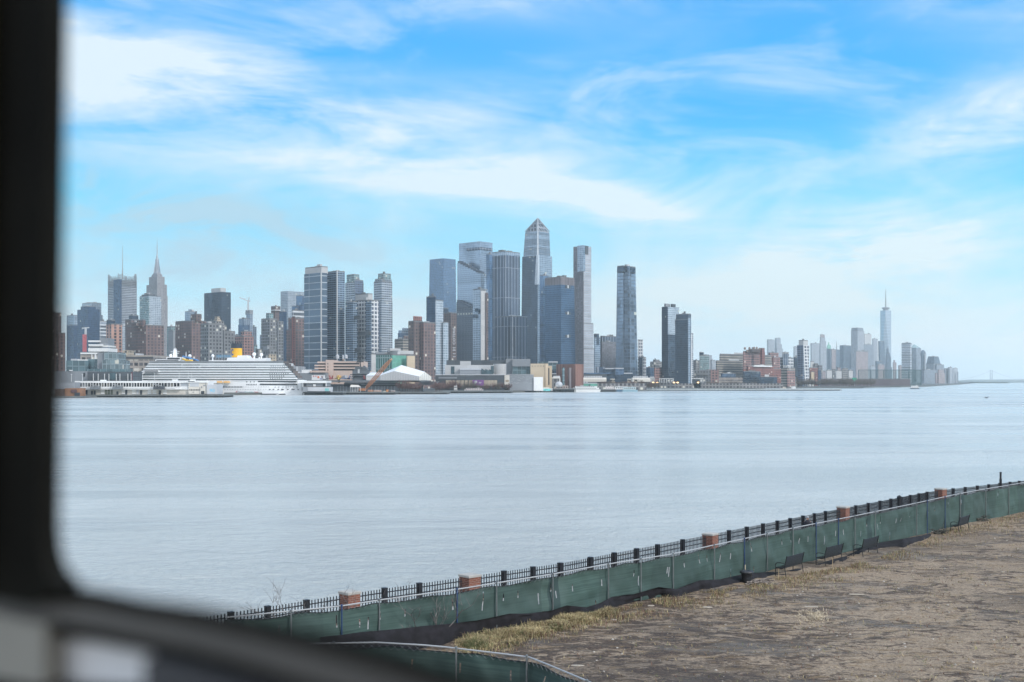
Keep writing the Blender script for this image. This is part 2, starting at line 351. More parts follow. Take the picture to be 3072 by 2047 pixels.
st('garage', (.62, .63, .64), (.30, .31, .33), 11, 14, .1, .25, gr=.6, lit=0, vary=.1)
st('balcony', (.60, .61, .62), (.13, .16, .20), 3.6, 9, .3, .35, metal=.2, lit=.01)
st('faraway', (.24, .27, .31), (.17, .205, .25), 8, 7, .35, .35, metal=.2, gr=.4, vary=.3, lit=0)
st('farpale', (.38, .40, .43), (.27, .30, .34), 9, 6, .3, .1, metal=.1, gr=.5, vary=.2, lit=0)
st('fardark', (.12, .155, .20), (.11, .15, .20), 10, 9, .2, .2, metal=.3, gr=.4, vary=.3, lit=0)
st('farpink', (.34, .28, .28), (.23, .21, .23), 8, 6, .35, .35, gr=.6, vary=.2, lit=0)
st('wtc', (.34, .40, .46), (.36, .43, .50), 18, 12, .05, .06, metal=.7, gr=.22, vary=.08, lit=0)
ROOF = mat('roof_grey', (.16, .165, .17), .9, sc=.05); LROOF = mat('roof_pale', (.42, .43, .44), .8, sc=.05); WHITE = mat('white_paint', (.72, .72, .71), .5, var=.06, sc=.1)
BLACK = mat('black_metal', (.012, .013, .016), .45, var=.2); GREY = mat('grey_metal', (.28, .29, .30), .45, .5, var=.15)
LCOL = {'roof': ROOF}
def stairs(mb, P, z0, z1): mb.prism(P, z0, None, z1)

def bldg(name, label, c, Z, vols, cat='building', group=None):
    v0 = vols[0]; f0 = fp(c, v0[1], v0[2], v0[3], Z) if v0[2] is not None else ff(c, v0[1], v0[3], Z, 30)
    r = thing(name, (f0[0][0], f0[0][1], 2.4), label, cat, group, world=True)
    rnd = random.Random(sum(map(ord, label)))
    for i, v in enumerate(vols):
        part, xl, xe, xr, yt, sty = v[:6]; o = v[6] if len(v) > 6 else {}
        Zi = Z+3.1*i+o.get('dz', 0); mk = (lambda a, b, d: fp(c, a, b, d, Zi)) if xe is not None else (lambda a, b, d: ff(c, a, d, Zi, o.get('d', 30)))
        p1 = mk(xl, xe, xr); z1 = ZY(c, yt, Zi); z0 = ZY(c, o['yb'], Zi) if 'yb' in o else 2.0
        p0 = mk(*o['bot']) if 'bot' in o else p1
        m = MB(); m.prism(p0, z0, p1, z1, 0, 1, True, 'yb' in o)
        m.build(part, [S[sty] if isinstance(sty, str) else sty, ROOF], r)
        if o.get('roof', 1) and z1 > 12:
            sz = max(abs(p1[0][0]-p1[2][0]), abs(p1[0][1]-p1[2][1])); q = MB()
            a = inset(p1, .985); b = inset(p1, .94); n = len(a); hh = min(1.6, .03*z1+.4)
            for k in range(n):
                k2 = (k+1) % n; q.face([(*a[k], z1), (*a[k2], z1), (*a[k2], z1+hh), (*a[k], z1+hh)]); q.face([(*b[k2], z1), (*b[k], z1), (*b[k], z1+hh), (*b[k2], z1+hh)])
                q.face([(*a[k], z1+hh), (*a[k2], z1+hh), (*b[k2], z1+hh), (*b[k], z1+hh)])
            q.build('parapet', [ROOF], r)
            for k in range(rnd.choice([1, 2, 2]) if sz > 14 else 0):
                kx, ky = rnd.uniform(.2, .6), rnd.uniform(.2, .6); q = MB()
                A = Vector(p1[0]); U = Vector(p1[1])-A; W = Vector(p1[3])-A; sw, sh = rnd.uniform(.12, .3), rnd.uniform(.12, .3)
                pp = [tuple(A+U*kx+W*ky), tuple(A+U*(kx+sw)+W*ky), tuple(A+U*(kx+sw)+W*(ky+sh)), tuple(A+U*kx+W*(ky+sh))]
                q.prism(pp, z1-.1, None, z1+rnd.uniform(2.2, 5.0)*(1 if z1 < 120 else 1.3)); q.build('roof_unit', [LROOF if rnd.random() < .4 else ROOF], r)
    return r
def TW(label, c, Z, *vols, name='office_tower', cat='tower'): return bldg(name, label, c, Z, list(vols), cat)
A_ = 'office_tower'; R_ = 'apartment_tower'
tw = 'tower_body'; top_ = 'crown'; wing = 'wing'; nr = {'roof': 0}
# --- left: midtown
TW('dark brown apartment tower half hidden by the window jamb', 1, 1900, (tw, -150, -20, 43, 740, 'brickdark'), (wing, -150, 20, 80, 925, 'brick'), name=R_)
TW('grey office tower with a darker blue upright strip, left of the octagonal navy tower', 1, 2900, (tw, 92, 160, 190, 850, 'navy'), (top_, 92, 165, 191, 760, 'silver'))
TW('pale grey stepped office slab rising behind the navy glass tower', 1, 3100, (tw, 233, 322, 412, 645, 'paleglass'), (wing, 240, 400, 425, 760, 'paleglass'))
TW('wide navy glass tower with chamfered top behind a small red crane mast', 1, 2500, (tw, 190, 287, 397, 700, 'navy', nr), (top_, 222, 290, 360, 678, 'navy', {'yb': 702}))
TW('low white office block with horizontal stripes, right of the navy glass tower', 1, 2650, (tw, 380, 400, 462, 815, 'whitestripe'))
r = TW('square grey steel-screened tower with open corner lattices and a tall thin mast', 1, 3000, (tw, 472, 585, 740, 430, 'steelgrid', nr), ('recess', 525, 584, 600, 425, 'navy', {'dz': -9, 'roof': 0}))
random.seed(11)
m = MB(); P = fp(1, 472, 585, 740, 2996)
for k in range(4):
    a = Vector(P[k]); b = Vector(P[(k+1) % 4])
    for j in range(15):
        t = (j+.5)/15; q = a.lerp(b, t); e = abs(t-.5)*2; z = ZY(1, 430, 3000)
        m.bar((*q, z-14), (*q, z+(15 if e > .62 else 7)*random.uniform(.8, 1.15)), .7, 4)
    for zz in [4, 10, 16]: m.bar((*a, ZY(1, 430, 3000)+zz*.6), (*b, ZY(1, 430, 3000)+zz*.6), .5, 4)
m.build('roof_lattice', GREY, r)
m = MB(); cpt = AT(1, 608, 425, 3040); m.bar(cpt, AT(1, 608, 320, 3040), 1.6, 6, 1.2); m.bar(AT(1, 608, 320, 3040), AT(1, 608, 115, 3040), .95, 6, .35); m.build('mast', GREY, r)
TW('salmon brick apartment tower with upright dark window strips', 1, 2000, (tw, 457, 505, 605, 842, 'salmon'), (top_, 460, 500, 538, 805, 'darkglass', {'yb': 850}), name=R_)
TW('slim grey office slab between the salmon tower and the brown twin slab', 1, 2700, (tw, 570, 600, 700, 860, 'paleglass'))
TW('dark grey stepped tower behind the broad brown apartment slab', 1, 2300, (tw, 632, 690, 762, 800, 'brickdark'), (top_, 665, 700, 755, 762, 'darkglass', {'yb': 805}), name=R_)
TW('broad brown brick apartment slab with a penthouse block, left of the ocean liner bridge', 1, 2000, (tw, 650, 825, 990, 852, 'brick'), (top_, 740, 800, 822, 805, 'brick', {'yb': 860}), (top_, 690, 740, 770, 830, 'brickdark', {'yb': 856}), name=R_)
TW('light glass office tower with a teal left side and dark roof band', 1, 2700, (tw, 765, 853, 965, 582, 'paleglass'), ('north_face', 766, 850, 853, 586, 'greengrid', {'dz': -6, 'roof': 0}), ('roof_band', 783, 850, 905, 568, 'darkglass', {'yb': 584}))
TW('grey green flat block right of the tall spired tower base', 1, 2450, (tw, 1018, 1060, 1102, 865, 'greengrid'), (wing, 1030, 1075, 1100, 905, 'greypanel', {'dz': -14}))
TW('brown brick apartment slab with dark penthouse, left of the grey slab behind the yellow funnel', 1, 2050, (tw, 1095, 1245, 1384, 812, 'brick'), (top_, 1236, 1290, 1338, 752, 'brickdark', {'yb': 815}), name=R_)
TW('small pale glass tower top peeping over the brown slab', 1, 2900, (tw, 1183, 1228, 1288, 725, 'silver'), ('sail', 1215, 1222, 1240, 700, 'silver', {'yb': 727, 'roof': 0}))
# spired stone tower
r = thing('skyscraper', AT(1, 927, 1100, 3617)[:2]+(2.4,), 'tall pale stone skyscraper with setbacks and a needle spire', 'skyscraper', world=True)
def tier(part, w0, w1, y0, y1, sty, c=1, cx=927, Z=3617, par=None, w1b=None):
    m = MB(); X0 = fp(c, cx-w0*1.04, cx, cx+w0*.96, Z-w0*.5); X1 = fp(c, cx-w1*1.04, cx, cx+w1*.96, Z-w1*.5)
    m.prism(X0, 2 if y0 is None else ZY(c, y0, Z), X1, ZY(c, y1, Z)); return m.build(part, [S[sty] if isinstance(sty, str) else sty, ROOF], par)
for nm, a, b, y0, y1 in (('base', 106, 106, None, 870), ('shaft', 101, 101, None, 585), ('setback', 95, 95, None, 482), ('setback', 72, 72, None, 408), ('setback', 51, 47, 412, 384), ('setback', 42, 30, 386, 368)): tier(nm, a, b, y0, y1, 'limestone', par=r)
m = MB(); c0 = AT(1, 927, 370, 3640)
m.lathe((c0[0], c0[1], 0), [(a, ZY(1, y, 3617)) for a, y in ((11, 372), (7.5, 350), (6.2, 300), (5.4, 245), (5.6, 238), (4.6, 230), (3.0, 226), (2.2, 200), (1.8, 195))], 10); m.build('mooring_mast', mat('spire_metal', (.30, .32, .35), .4, .4), r)
m = MB(); m.bar((c0[0], c0[1], ZY(1, 228, 3617)), (c0[0], c0[1], ZY(1, 115, 3617)), 1.9, 6, 1.0); m.bar((c0[0], c0[1], ZY(1, 115, 3617)), (c0[0], c0[1], ZY(1, 42, 3617)), .9, 5, .25)
m.build('spire', mat('spire_metal', 0), r)
m = MB()
for s in (-1, 1):
    for k in (0, 1): d = (DV if k else EV)*s*10; m.prism([(c0[0]+d.x-2, c0[1]+d.y-2), (c0[0]+d.x+2, c0[1]+d.y-2), (c0[0]+d.x+2, c0[1]+d.y+2), (c0[0]+d.x-2, c0[1]+d.y+2)], ZY(1, 372, 3617), [(c0[0]+d.x*.5-1, c0[1]+d.y*.5-1), (c0[0]+d.x*.5+1, c0[1]+d.y*.5-1), (c0[0]+d.x*.5+1, c0[1]+d.y*.5+1), (c0[0]+d.x*.5-1, c0[1]+d.y*.5+1)], ZY(1, 262, 3617))
m.build('mast_fin', mat('spire_metal', 0), r)
# --- crop 2
TW('near-black flat slab tower with a pale box on its roof', 2, 3000, (tw, 45, 236, 337, 350, 'darkglass', nr), ('roof_box', 123, 225, 284, 306, 'palepanel', {'yb': 352, 'roof': 0}))
TW('old stepped brick tower with a beige stone crown in front of the near-black slab', 2, 2250, (tw, 40, 150, 290, 715, 'taupe'), (wing, 90, 170, 262, 672, 'taupe'), (top_, 148, 190, 232, 650, 'beige', {'yb': 690, 'roof': 0}), (top_, 160, 192, 218, 620, 'beige', {'yb': 652, 'roof': 0}), name=R_)
TW('dark grey brick apartment slab with scattered bright windows behind the ocean liner', 2, 1800, (tw, 8, 92, 250, 702, 'greybrick'), name=R_)
TW('grey green apartment block with white windows, left of the yellow funnel', 2, 1850, (tw, 248, 262, 384, 786, 'greybrick'), name=R_)
TW('brown block with flat roof behind the yellow funnel', 2, 2300, (tw, 345, 385, 450, 835, 'brick'), name=R_)
r = TW('slender concrete tower still under construction below a tower crane', 2, 2950, (tw, 505, 548, 578, 590, 'silver', nr), (top_, 498, 545, 580, 548, 'greypanel', {'yb': 600, 'roof': 0}), ('floor_slab', 494, 545, 584, 575, 'concrete', {'yb': 583, 'roof': 0}))
TW('glass tower with rounded pale ribbed top, left of the construction tower', 2, 2700, (tw, 418, 482, 546, 710, 'steelblue', nr), (top_, 424, 482, 542, 648, 'silver', {'yb': 712}), (top_, 436, 482, 525, 640, 'silver', {'yb': 652, 'roof': 0}))
TW('narrow white tower right of the construction tower', 2, 3050, (tw, 545, 590, 619, 738, 'farpale'))
TW('pink-brown brick apartment tower directly right of the yellow funnel', 2, 2150, (tw, 385, 480, 587, 840, 'pinkbrick'), (wing, 447, 485, 572, 786, 'pinkbrick'), name=R_)
TW('dark block far behind the stepped grey brick tower', 2, 2600, (tw, 655, 660, 700, 830, 'fardark'))
TW('grey brick tower stepping up to a teal cap, left of the bright-windowed shaft', 2, 2200, (tw, 670, 762, 846, 648, 'greybrick'), (top_, 722, 760, 802, 590, 'greengrid', {'yb': 652}), name=R_)
TW('grey apartment shaft with many bright window dots beside the dark blue slab', 2, 2150, (tw, 838, 852, 913, 680, 'greybrick'), name=R_)
TW('dark brown block with one white strip, behind the grey brick tower', 2, 2500, (tw, 777, 822, 880, 512, 'brickdark'), ('strip', 778, 821, 880, 545, WHITE, {'yb': 553, 'dz': -8, 'roof': 0}))
TW('pale silvery glass tower with a flat top left of the broad twin glass tower', 2, 2950, (tw, 882, 962, 1140, 340, 'paleglass', nr))
TW('smaller grey glass tower in front of the pale silvery one', 2, 2700, (tw, 1052, 1115, 1141, 395, 'steelblue'), (wing, 1003, 1060, 1141, 510, 'steelblue'))
TW('slim dark blue glass slab left of the red striped brick tower', 2, 2350, (tw, 868, 915, 948, 570, 'navy'))
TW('brown brick apartment tower with a red column and pale banded top', 2, 2000, (tw, 943, 1000, 1142, 770, 'brick'), (wing, 965, 1002, 1142, 640, 'brick'), ('red_column', 1005, 1010, 1042, 625, 'redbrick', {'dz': -14}), (top_, 1006, 1018, 1142, 556, 'whitestripe', {'yb': 640}), name=R_)
TW('small beige old block with green copper roof unit behind the liner stern', 2, 1700, (tw, 600, 640, 680, 985, 'taupe'), (wing, 590, 600, 628, 940, 'greengrid'))
TW('low grey block with dark roofs right behind the two white radar domes', 2, 1650, (tw, 672, 760, 838, 988, 'greybrick'), (top_, 690, 735, 770, 945, 'greypanel', {'yb': 990}), ('annex', 745, 760, 836, 1035, 'beige', {'dz': -12}))
# --- crop 3
r = TW('broad double glass tower with white floor lines and a concrete cap on its left half', 3, 1900, (tw, 118, 305, 372, 140, 'slatglass', nr), (top_, 128, 308, 378, 78, 'palepanel', {'yb': 150}), (tw, 352, 480, 564, 130, 'slatfine', {'dz': 12}), ('mullion', 301, 303, 309, 132, 'palepanel', {'dz': -14, 'roof': 0}), ('mullion', 474, 477, 484, 110, 'palepanel', {'roof': 0, 'dz': -5}), ('mullion', 545, 550, 556, 120, 'palepanel', {'roof': 0, 'dz': 18}), name=R_)
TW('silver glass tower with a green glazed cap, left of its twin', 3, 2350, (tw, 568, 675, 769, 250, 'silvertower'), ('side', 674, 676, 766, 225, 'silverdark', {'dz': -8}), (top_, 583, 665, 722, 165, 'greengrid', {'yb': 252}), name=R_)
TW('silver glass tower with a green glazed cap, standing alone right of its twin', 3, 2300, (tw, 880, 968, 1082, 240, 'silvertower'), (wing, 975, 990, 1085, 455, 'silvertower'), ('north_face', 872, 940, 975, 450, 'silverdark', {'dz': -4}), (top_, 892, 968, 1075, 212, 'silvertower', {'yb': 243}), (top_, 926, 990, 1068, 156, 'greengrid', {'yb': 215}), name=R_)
TW('white gridded hotel tower with dark recesses and a blank pale roof block', 3, 1900, ('side', 570, 655, 700, 465, 'slatfine'), (tw, 605, 845, 932, 445, 'whitegrid'), ('glass_strip', 790, 848, 856, 447, 'slatfine', {'dz': -10}), ('recess', 612, 730, 745, 608, 'darkpanel', {'yb': 645, 'dz': -18, 'roof': 0}), ('recess', 712, 835, 852, 780, 'darkpanel', {'yb': 820, 'dz': -22, 'roof': 0}), ('recess', 603, 745, 760, 965, 'darkpanel', {'yb': 1003, 'dz': -24, 'roof': 0}), ('roof_box', 678, 820, 868, 376, 'palepanel', {'yb': 448}), name='hotel_tower')
TW('brown low block with white window bands, left of the tall brown brick tower', 3, 2200, (tw, 1108, 1200, 1258, 872, 'bandloft'), (wing, 1205, 1215, 1262, 835, 'brickdark'), name=R_)
TW('small glass tower with a slanting roof behind the brown low block', 3, 2600, (tw, 1143, 1175, 1260, 800, 'steelblue', nr), (top_, 1150, 1180, 1262, 770, 'silver', {'yb': 805, 'roof': 0}), (top_, 1190, 1215, 1264, 745, 'silver', {'yb': 775, 'roof': 0}))
TW('tall brown brick apartment tower with a red roof block, left of a slim glass tower', 3, 1850, (tw, 1258, 1325, 1418, 677, 'brickdark'), (wing, 1330, 1425, 1556, 690, 'brick'), ('roof_box', 1312, 1318, 1408, 616, 'redbrick', {'yb': 680, 'roof': 0}), name=R_)
TW('beige block with a mint glass front and crenellated roof behind the white tent', 3, 1480, ('pier', 850, 856, 902, 1035, 'palepanel'), ('glass_front', 896, 1070, 1082, 1040, 'greenglass'), ('mint_front', 1080, 1084, 1245, 1045, 'mint', {'dz': -6}), ('pier', 1240, 1246, 1330, 1050, 'sandpanel', {'dz': -4}), ('roof_cap', 1040, 1150, 1316, 992, 'palepanel', {'yb': 1030, 'roof': 0}), ('roof_cap', 1025, 1060, 1175, 967, 'palepanel', {'yb': 995, 'roof': 0}), ('canopy', 905, 1010, 1060, 1010, 'palepanel', {'yb': 1030, 'roof': 0}), name='consulate_block')
# --- crop 4 hudson side
TW('tapering blue glass tower, leftmost of the tall central group', 4, 2900, (tw, 107, 221, 322, 372, 'blueglass', {'bot': (92, 220, 334), 'roof': 0}), (top_, 108, 221, 321, 376, 'blueglass', {'yb': 379, 'roof': 0}))
TW('slim two-tone glass tower, dark blue left and pale right, beside the brown brick tower', 4, 1950, (tw, 80, 152, 160, 692, 'navy'), ('pale_side', 153, 158, 220, 722, 'paleglass', {'dz': -6}), ('pale_wing', 216, 220, 262, 905, 'paleglass', {'dz': -2}), name=R_)
r = TW('dark hotel tower with white upright lettering down its side', 4, 2350, (tw, 220, 283, 330, 825, 'brickdark'), (wing, 210, 225, 262, 785, 'darkglass', {'dz': 60}), name='hotel_tower')
sgn = text_mesh('COTERIE', 'lettering', 32, AT(4, 318, 1083, 2320), (0, 0, 1), (-1, 0, 0), mat('sign_white', (.62, .64, .66), .6, var=.02), r, height=4.6)
m = MB()
for y in (1110, 1122, 1134, 1160, 1185, 1215): m.bar(AT(4, 298, y, 2321), AT(4, 320, y, 2321), .8, 4)
m.build('sign_mark', MATS['sign_white'], r)
# stepped terrace tower
r = TW('wide silvery tower wrapped by a descending dark staircase of terraces', 4, 2620, (tw, 350, 522, 626, 232, 'spiral', nr), ('louvre_band', 410, 520, 624, 278, 'finglass', {'yb': 300, 'dz': -6, 'roof': 0}))
def steps(n_, C, dirv, L, inw, y0, dy, rev, sty, deep=11):
    """columns of the outer skin, each a little lower than the last, with a dark terrace on top"""
    for k in range(n_):
        t0, t1 = ((n_-k)/n_, (n_-k-1)/n_) if rev else (k/n_, (k+1)/n_); a = C+dirv*L*t0; b = C+dirv*L*t1; y = y0+k*dy; P = [tuple(a), tuple(b), tuple(b+inw*deep), tuple(a+inw*deep)]
        m = MB(); m.prism(P, 2, None, ZY(4, y, 2600)); m.build('outer_skin', [S[sty], ROOF], r)
        q = inw*1.5; P = [tuple(a+q), tuple(b+q), tuple(b+inw*deep), tuple(a+inw*deep)]; m = MB(); m.prism(P, ZY(4, y, 2600)+.05, None, ZY(4, y-17, 2600)); m.build('terrace', [S['spiraldark'], ROOF], r)
C0 = Vector((T(4, 529)*2585, 2585)); lbs = (T(4, 335)*2585-C0.x)/(EV.x-T(4, 335)*EV.y); las = (T(4, 645)*2585-C0.x)/(DV.x-T(4, 645)*DV.y)
steps(9, C0, EV, lbs, DV, 400, 13, True, 'spiral'); steps(6, C0+DV*.3, DV, las, EV, 500, 20, False, 'spiral')
C0 = Vector((T(4, 531)*2566, 2566)); lbs = (T(4, 328)*2566-C0.x)/(EV.x-T(4, 328)*EV.y)
steps(9, C0, EV, lbs, DV, 730, 12, True, 'spiraldark')
TW('grey tower chequered with shifted dark boxes and a bright white right side', 4, 2250, (tw, 463, 531, 588, 630, 'silver'), ('white_side', 530, 532, 572, 640, 'palepanel', {'dz': -5}), ('core_wall', 572, 575, 592, 660, 'brickdark', {'dz': -3}),
   *[('shifted_box', *q, 'darkglass', {'yb': q[3]+28, 'dz': -12, 'roof': 0}) for q in ((480, 506, 510, 785), (508, 529, 531, 805), (463, 484, 488, 835), (484, 509, 512, 890), (511, 529, 531, 910), (463, 484, 487, 940), (486, 512, 515, 1000), (508, 529, 531, 1025), (464, 490, 492, 1060), (486, 514, 516, 1105), (508, 529, 531, 1132))], name=R_)
TW('dark glass tower with white upright fins and a glazed parapet, stepping down to the right', 4, 2420, (tw, 625, 733, 853, 345, 'finglass', nr), (top_, 622, 733, 854, 318, 'silver', {'yb': 350}), ('left_lobe', 573, 600, 640, 340, 'steelblue', {'dz': 60, 'bot': (585, 610, 645)}), (wing, 650, 790, 910, 855, 'finglass', {'dz': -70}), ('ledge', 648, 790, 911, 845, 'silver', {'yb': 856, 'dz': -72, 'roof': 0}))
# peaked tower
r = TW('tallest tower of the centre, silvery glass with dark bands and a pointed open crown', 4, 2733, (tw, 871, 1000, 1117, 348, 'darkglass', {'bot': (857, 985, 1125), 'roof': 0}), ('west_face', 1000, 1003, 1116, 345, 'silver', {'bot': (992, 1000, 1118), 'dz': -7, 'roof': 0}), (top_, 895, 1000, 1096, 150, 'silver', {'bot': (880, 1000, 1103), 'yb': 352, 'roof': 0, 'dz': 2}))
base_ = fp(4, 895, 1000, 1096, 2741); cxy = inset(base_, .06); zt = ZY(4, 42, 2745); tpx = AT(4, 1000, 40, 2748); cxy = [(tpx[0]+dx_*1.2, tpx[1]+dy_*1.2) for dx_, dy_ in ((-1, -1), (1, -1), (1, 1), (-1, 1))]
m = MB(); m.prism(base_, ZY(4, 150, 2741), cxy, zt); m.build('peak', [facade('facade_peak', (.30, .33, .37), (.10, .115, .13), 9, 9, .35, .3, metal=.4, lit=0), ROOF], r)
for k in range(19):
    y = 158+k*10 if k < 2 else 178+(k-2)*9.6; q = (y-150)/200
    if k in (2, 3, 4, 11): continue
    m = MB(); P = fp(4, 895-15*q-.3, 1000, 1096+7*q+.3, 2740.4); z = ZY(4, y, 2733); m.prism(P, z-.35, None, z+.35, 0, 0, True, True); m.build('floor_band', [mat('dark_band', (.045, .055, .07), .5)], r)
m = MB(); e0, e1 = AT(4, 992, 1190, 2712), AT(4, 1000, 40, 2722); m.bar(AT(4, 1000, 345, 2724), e1, 3.0, 4, 1.2); m.bar(AT(4, 994, 590, 2722), AT(4, 1000, 345, 2724), 5.5, 4, 3.5); m.bar(AT(4, 896, 150, 2770), e1, 1.3, 4); m.bar(AT(4, 1095, 150, 2790), e1, 1.3, 4); m.build('edge_beam', mat('pale_metal', (.55, .58, .61), .35, .4), r)
# --- crop 5
TW('rounded deep blue office tower with a brown ribbed crown band and small corner notches', 5, 2300, (tw, 236, 366, 475, 590, 'bluetower', {'bot': (240, 366, 488), 'roof': 0}), (top_, 233, 364, 477, 530, 'brownband', {'yb': 596}), ('left_lobe', 190, 215, 262, 516, 'steelblue', {'dz': 50}), *[('corner_notch', 403, 406, 446, y, 'darkpanel', {'yb': y+24, 'dz': -26, 'roof': 0}) for y in (595, 812, 1003)], *[('notch_post', 422, 424, 429, y, WHITE, {'yb': y+24, 'dz': -60, 'roof': 0}) for y in (595, 812, 1003)])
TW('very slender tall tower with pale right side, setbacks and a dark notch in its top', 5, 2650, (tw, 468, 551, 615, 270, 'tallbrown', {'roof': 0}), ('west_side', 550, 553, 616, 272, 'tallband', {'dz': -9, 'roof': 0}), ('setback', 470, 553, 634, 910, 'tallband', {'dz': -16}), ('setback', 470, 553, 665, 1120, 'tallband', {'dz': -34}), ('north_side', 478, 551, 553, 560, 'tallbrown', {'dz': -56, 'roof': 0}), ('notch', 566, 568, 592, 268, 'darkpanel', {'yb': 340, 'dz': -50, 'roof': 0}), (top_, 500, 551, 566, 264, 'silver', {'yb': 480, 'dz': -42, 'roof': 0}))
TW('grey terraced block with a dark cap right of the very slender tower', 5, 2560, (tw, 638, 648, 697, 1030, 'silver'), (top_, 637, 660, 680, 1000, 'darkglass', {'yb': 1090}))
TW('brown-grey office block with fine upright ribs on its top floors', 5, 2450, (tw, 690, 706, 822, 1065, 'tallbrown'), (top_, 689, 706, 823, 1018, 'finglass', {'yb': 1070}))
r = TW('tall dark residential glass tower with chamfered corners, standing by itself', 6, 2250, (tw, 188, 258, 388, 68, 'resid', {'bot': (168, 260, 416), 'roof': 0}), (top_, 188, 258, 389, 70, 'darkglass', {'yb': 130, 'dz': -8, 'bot': (185, 258, 390)}), ('bay', 255, 322, 326, 66, 'resid', {'dz': -14, 'roof': 0, 'bot': (262, 330, 334)}), name=R_)
TW('white framed block stepping down, right of the tall dark residential tower', 6, 2400, (tw, 418, 421, 470, 880, 'whitegrid', {'dz': 40}), (wing, 422, 424, 504, 1070, 'whitegrid', {'dz': 10}), ('glass_strip', 432, 434, 466, 1070, 'darkglass', {'dz': -12}), name=R_)
TW('left and taller of two dark towers with a bright reflecting upper right side', 6, 2350, (tw, 675, 745, 864, 512, 'darkglass', nr), ('west_side', 744, 746, 863, 515, 'paleglass', {'yb': 815, 'dz': -7, 'roof': 0}), ('roof_unit', 702, 720, 765, 478, 'greypanel', {'yb': 514, 'roof': 0}), ('roof_unit', 772, 790, 828, 482, 'darkpanel', {'yb': 514, 'roof': 0}), name=R_)
TW('right and shorter of two dark towers with small balconies up its right edge', 6, 2200, (tw, 822, 965, 997, 655, 'darkglass'), (top_, 831, 966, 996, 597, 'darkglass', {'yb': 660}), ('pale_edge', 966, 969, 990, 640, 'silver', {'dz': -9}), ('balcony_stack', 994, 996, 1020, 812, 'balcony', {'dz': 18}), name=R_)
TW('beige ornate block in the distance left of the two dark towers', 6, 2900, (tw, 548, 590, 690, 1120, 'taupe'), (top_, 580, 610, 650, 1098, 'taupe', {'yb': 1122}))
TW('red brick block with a dark curved roof in front of the beige ornate block', 6, 2350, (tw, 585, 600, 690, 1180, 'pinkbrick'), (top_, 590, 605, 650, 1158, 'darkpanel', {'yb': 1182}))
TW('low slate blue block left of the red brick block', 6, 2280, (tw, 505, 545, 590, 1182, 'steelblue'), name='low_block', cat='building')
TW('dark edged glass block rising alone between the two dark towers and the long banded warehouse', 6, 2500, (tw, 1088, 1098, 1195, 1052, 'greengrid'), (top_, 1087, 1095, 1135, 1016, 'darkglass', {'yb': 1056}))
TW('faint pale buildings top right of the dark edged glass block', 6, 3400, (tw, 1150, 1190, 1225, 1050, 'farpale'), (wing, 1180, 1225, 1265, 1100, 'farpale'))
TW('low brown block between the shorter dark tower and the dark edged block', 6, 2650, (tw, 1015, 1050, 1092, 1105, 'taupe'), name='low_block', cat='building')
# --- crop 7
r = TW('long stepped warehouse with continuous banded windows and a dark raised middle', 7, 2520, (tw, 122, 140, 880, 1046, 'bandloft'), ('upper_floors', 172, 185, 870, 957, 'bandloft', {'dz': 10}), ('middle_block', 488, 500, 785, 920, 'pinkbrick', {'dz': -20}), ('middle_block', 560, 575, 750, 888, 'brickdark', {'yb': 925, 'dz': -18}), ('stair_tower', 715, 745, 780, 880, 'redbrick', {'dz': -20}), name='warehouse', cat='warehouse')
TW('brown brick block right behind the long banded warehouse', 7, 2750, (tw, 830, 850, 966, 940, 'pinkbrick'), (wing, 875, 900, 990, 1000, 'pinkbrick'), name='brick_block', cat='building')
TW('white gridded tower with tall dark windows in its stepped top', 7, 2600, (tw, 990, 1000, 1168, 1006, 'whitegrid'), (top_, 1022, 1028, 1106, 935, 'whitegrid', {'dz': -6}), ('tall_window', 1026, 1028, 1100, 950, 'finglass', {'dz': -14, 'yb': 1100}), name=R_)
TW('dark glass slab between the white gridded tower and the leaning white tower', 7, 2500, (tw, 1170, 1180, 1257, 1000, 'darkglass'), ('pale_edge', 1255, 1258, 1273, 1020, 'silver'), name=R_)
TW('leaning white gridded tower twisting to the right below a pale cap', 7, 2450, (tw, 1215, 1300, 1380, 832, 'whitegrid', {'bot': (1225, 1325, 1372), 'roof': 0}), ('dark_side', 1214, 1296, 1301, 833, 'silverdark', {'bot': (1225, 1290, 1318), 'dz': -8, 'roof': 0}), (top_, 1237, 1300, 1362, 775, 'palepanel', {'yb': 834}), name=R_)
TW('long red brick pier warehouse with dark glass lower front', 7, 2330, (tw, 485, 500, 1000, 1150, 'redbrick'), ('upper_floor', 540, 560, 900, 1120, 'redbrick'), ('glass_front', 492, 496, 725, 1190, 'darkglass', {'dz': -20}), ('glass_front', 730, 734, 948, 1262, 'darkglass', {'dz': -16}), ('white_roof', 610, 640, 880, 1103, WHITE, {'yb': 1122, 'roof': 0}), name='warehouse', cat='warehouse')
TW('long low tan brick pier building with rows of small square windows', 7, 2260, (tw, -420, -400, 490, 1262, 'loft'), ('roof_unit', 190, 210, 388, 1218, 'steelblue', {'yb': 1264}), name='warehouse', cat='warehouse')
TW('low striped office block at the right end of the red brick warehouse', 7, 2300, (tw, 1000, 1086, 1188, 1146, 'bandloft'), ('south_part', 1085, 1088, 1190, 1180, 'pinkbrick', {'dz': -10}), name='low_block', cat='building')
TW('orange brown brick block right of the leaning white tower', 7, 2600, (tw, 1378, 1390, 1498, 1142, 'redbrick'), ('tan_front', 1405, 1408, 1448, 1195, 'sandpanel', {'dz': -8}), ('blue_edge', 1497, 1500, 1535, 1170, 'navy', {'dz': -8}), name='brick_block', cat='building')
TW('cluster of small grey blocks above the orange brown brick block', 7, 2800, (tw, 1393, 1400, 1443, 1056, 'palepanel'), (wing, 1440, 1455, 1500, 1085, 'greybrick'), (wing, 1495, 1510, 1555, 1110, 'greybrick'), name='low_block', cat='building')
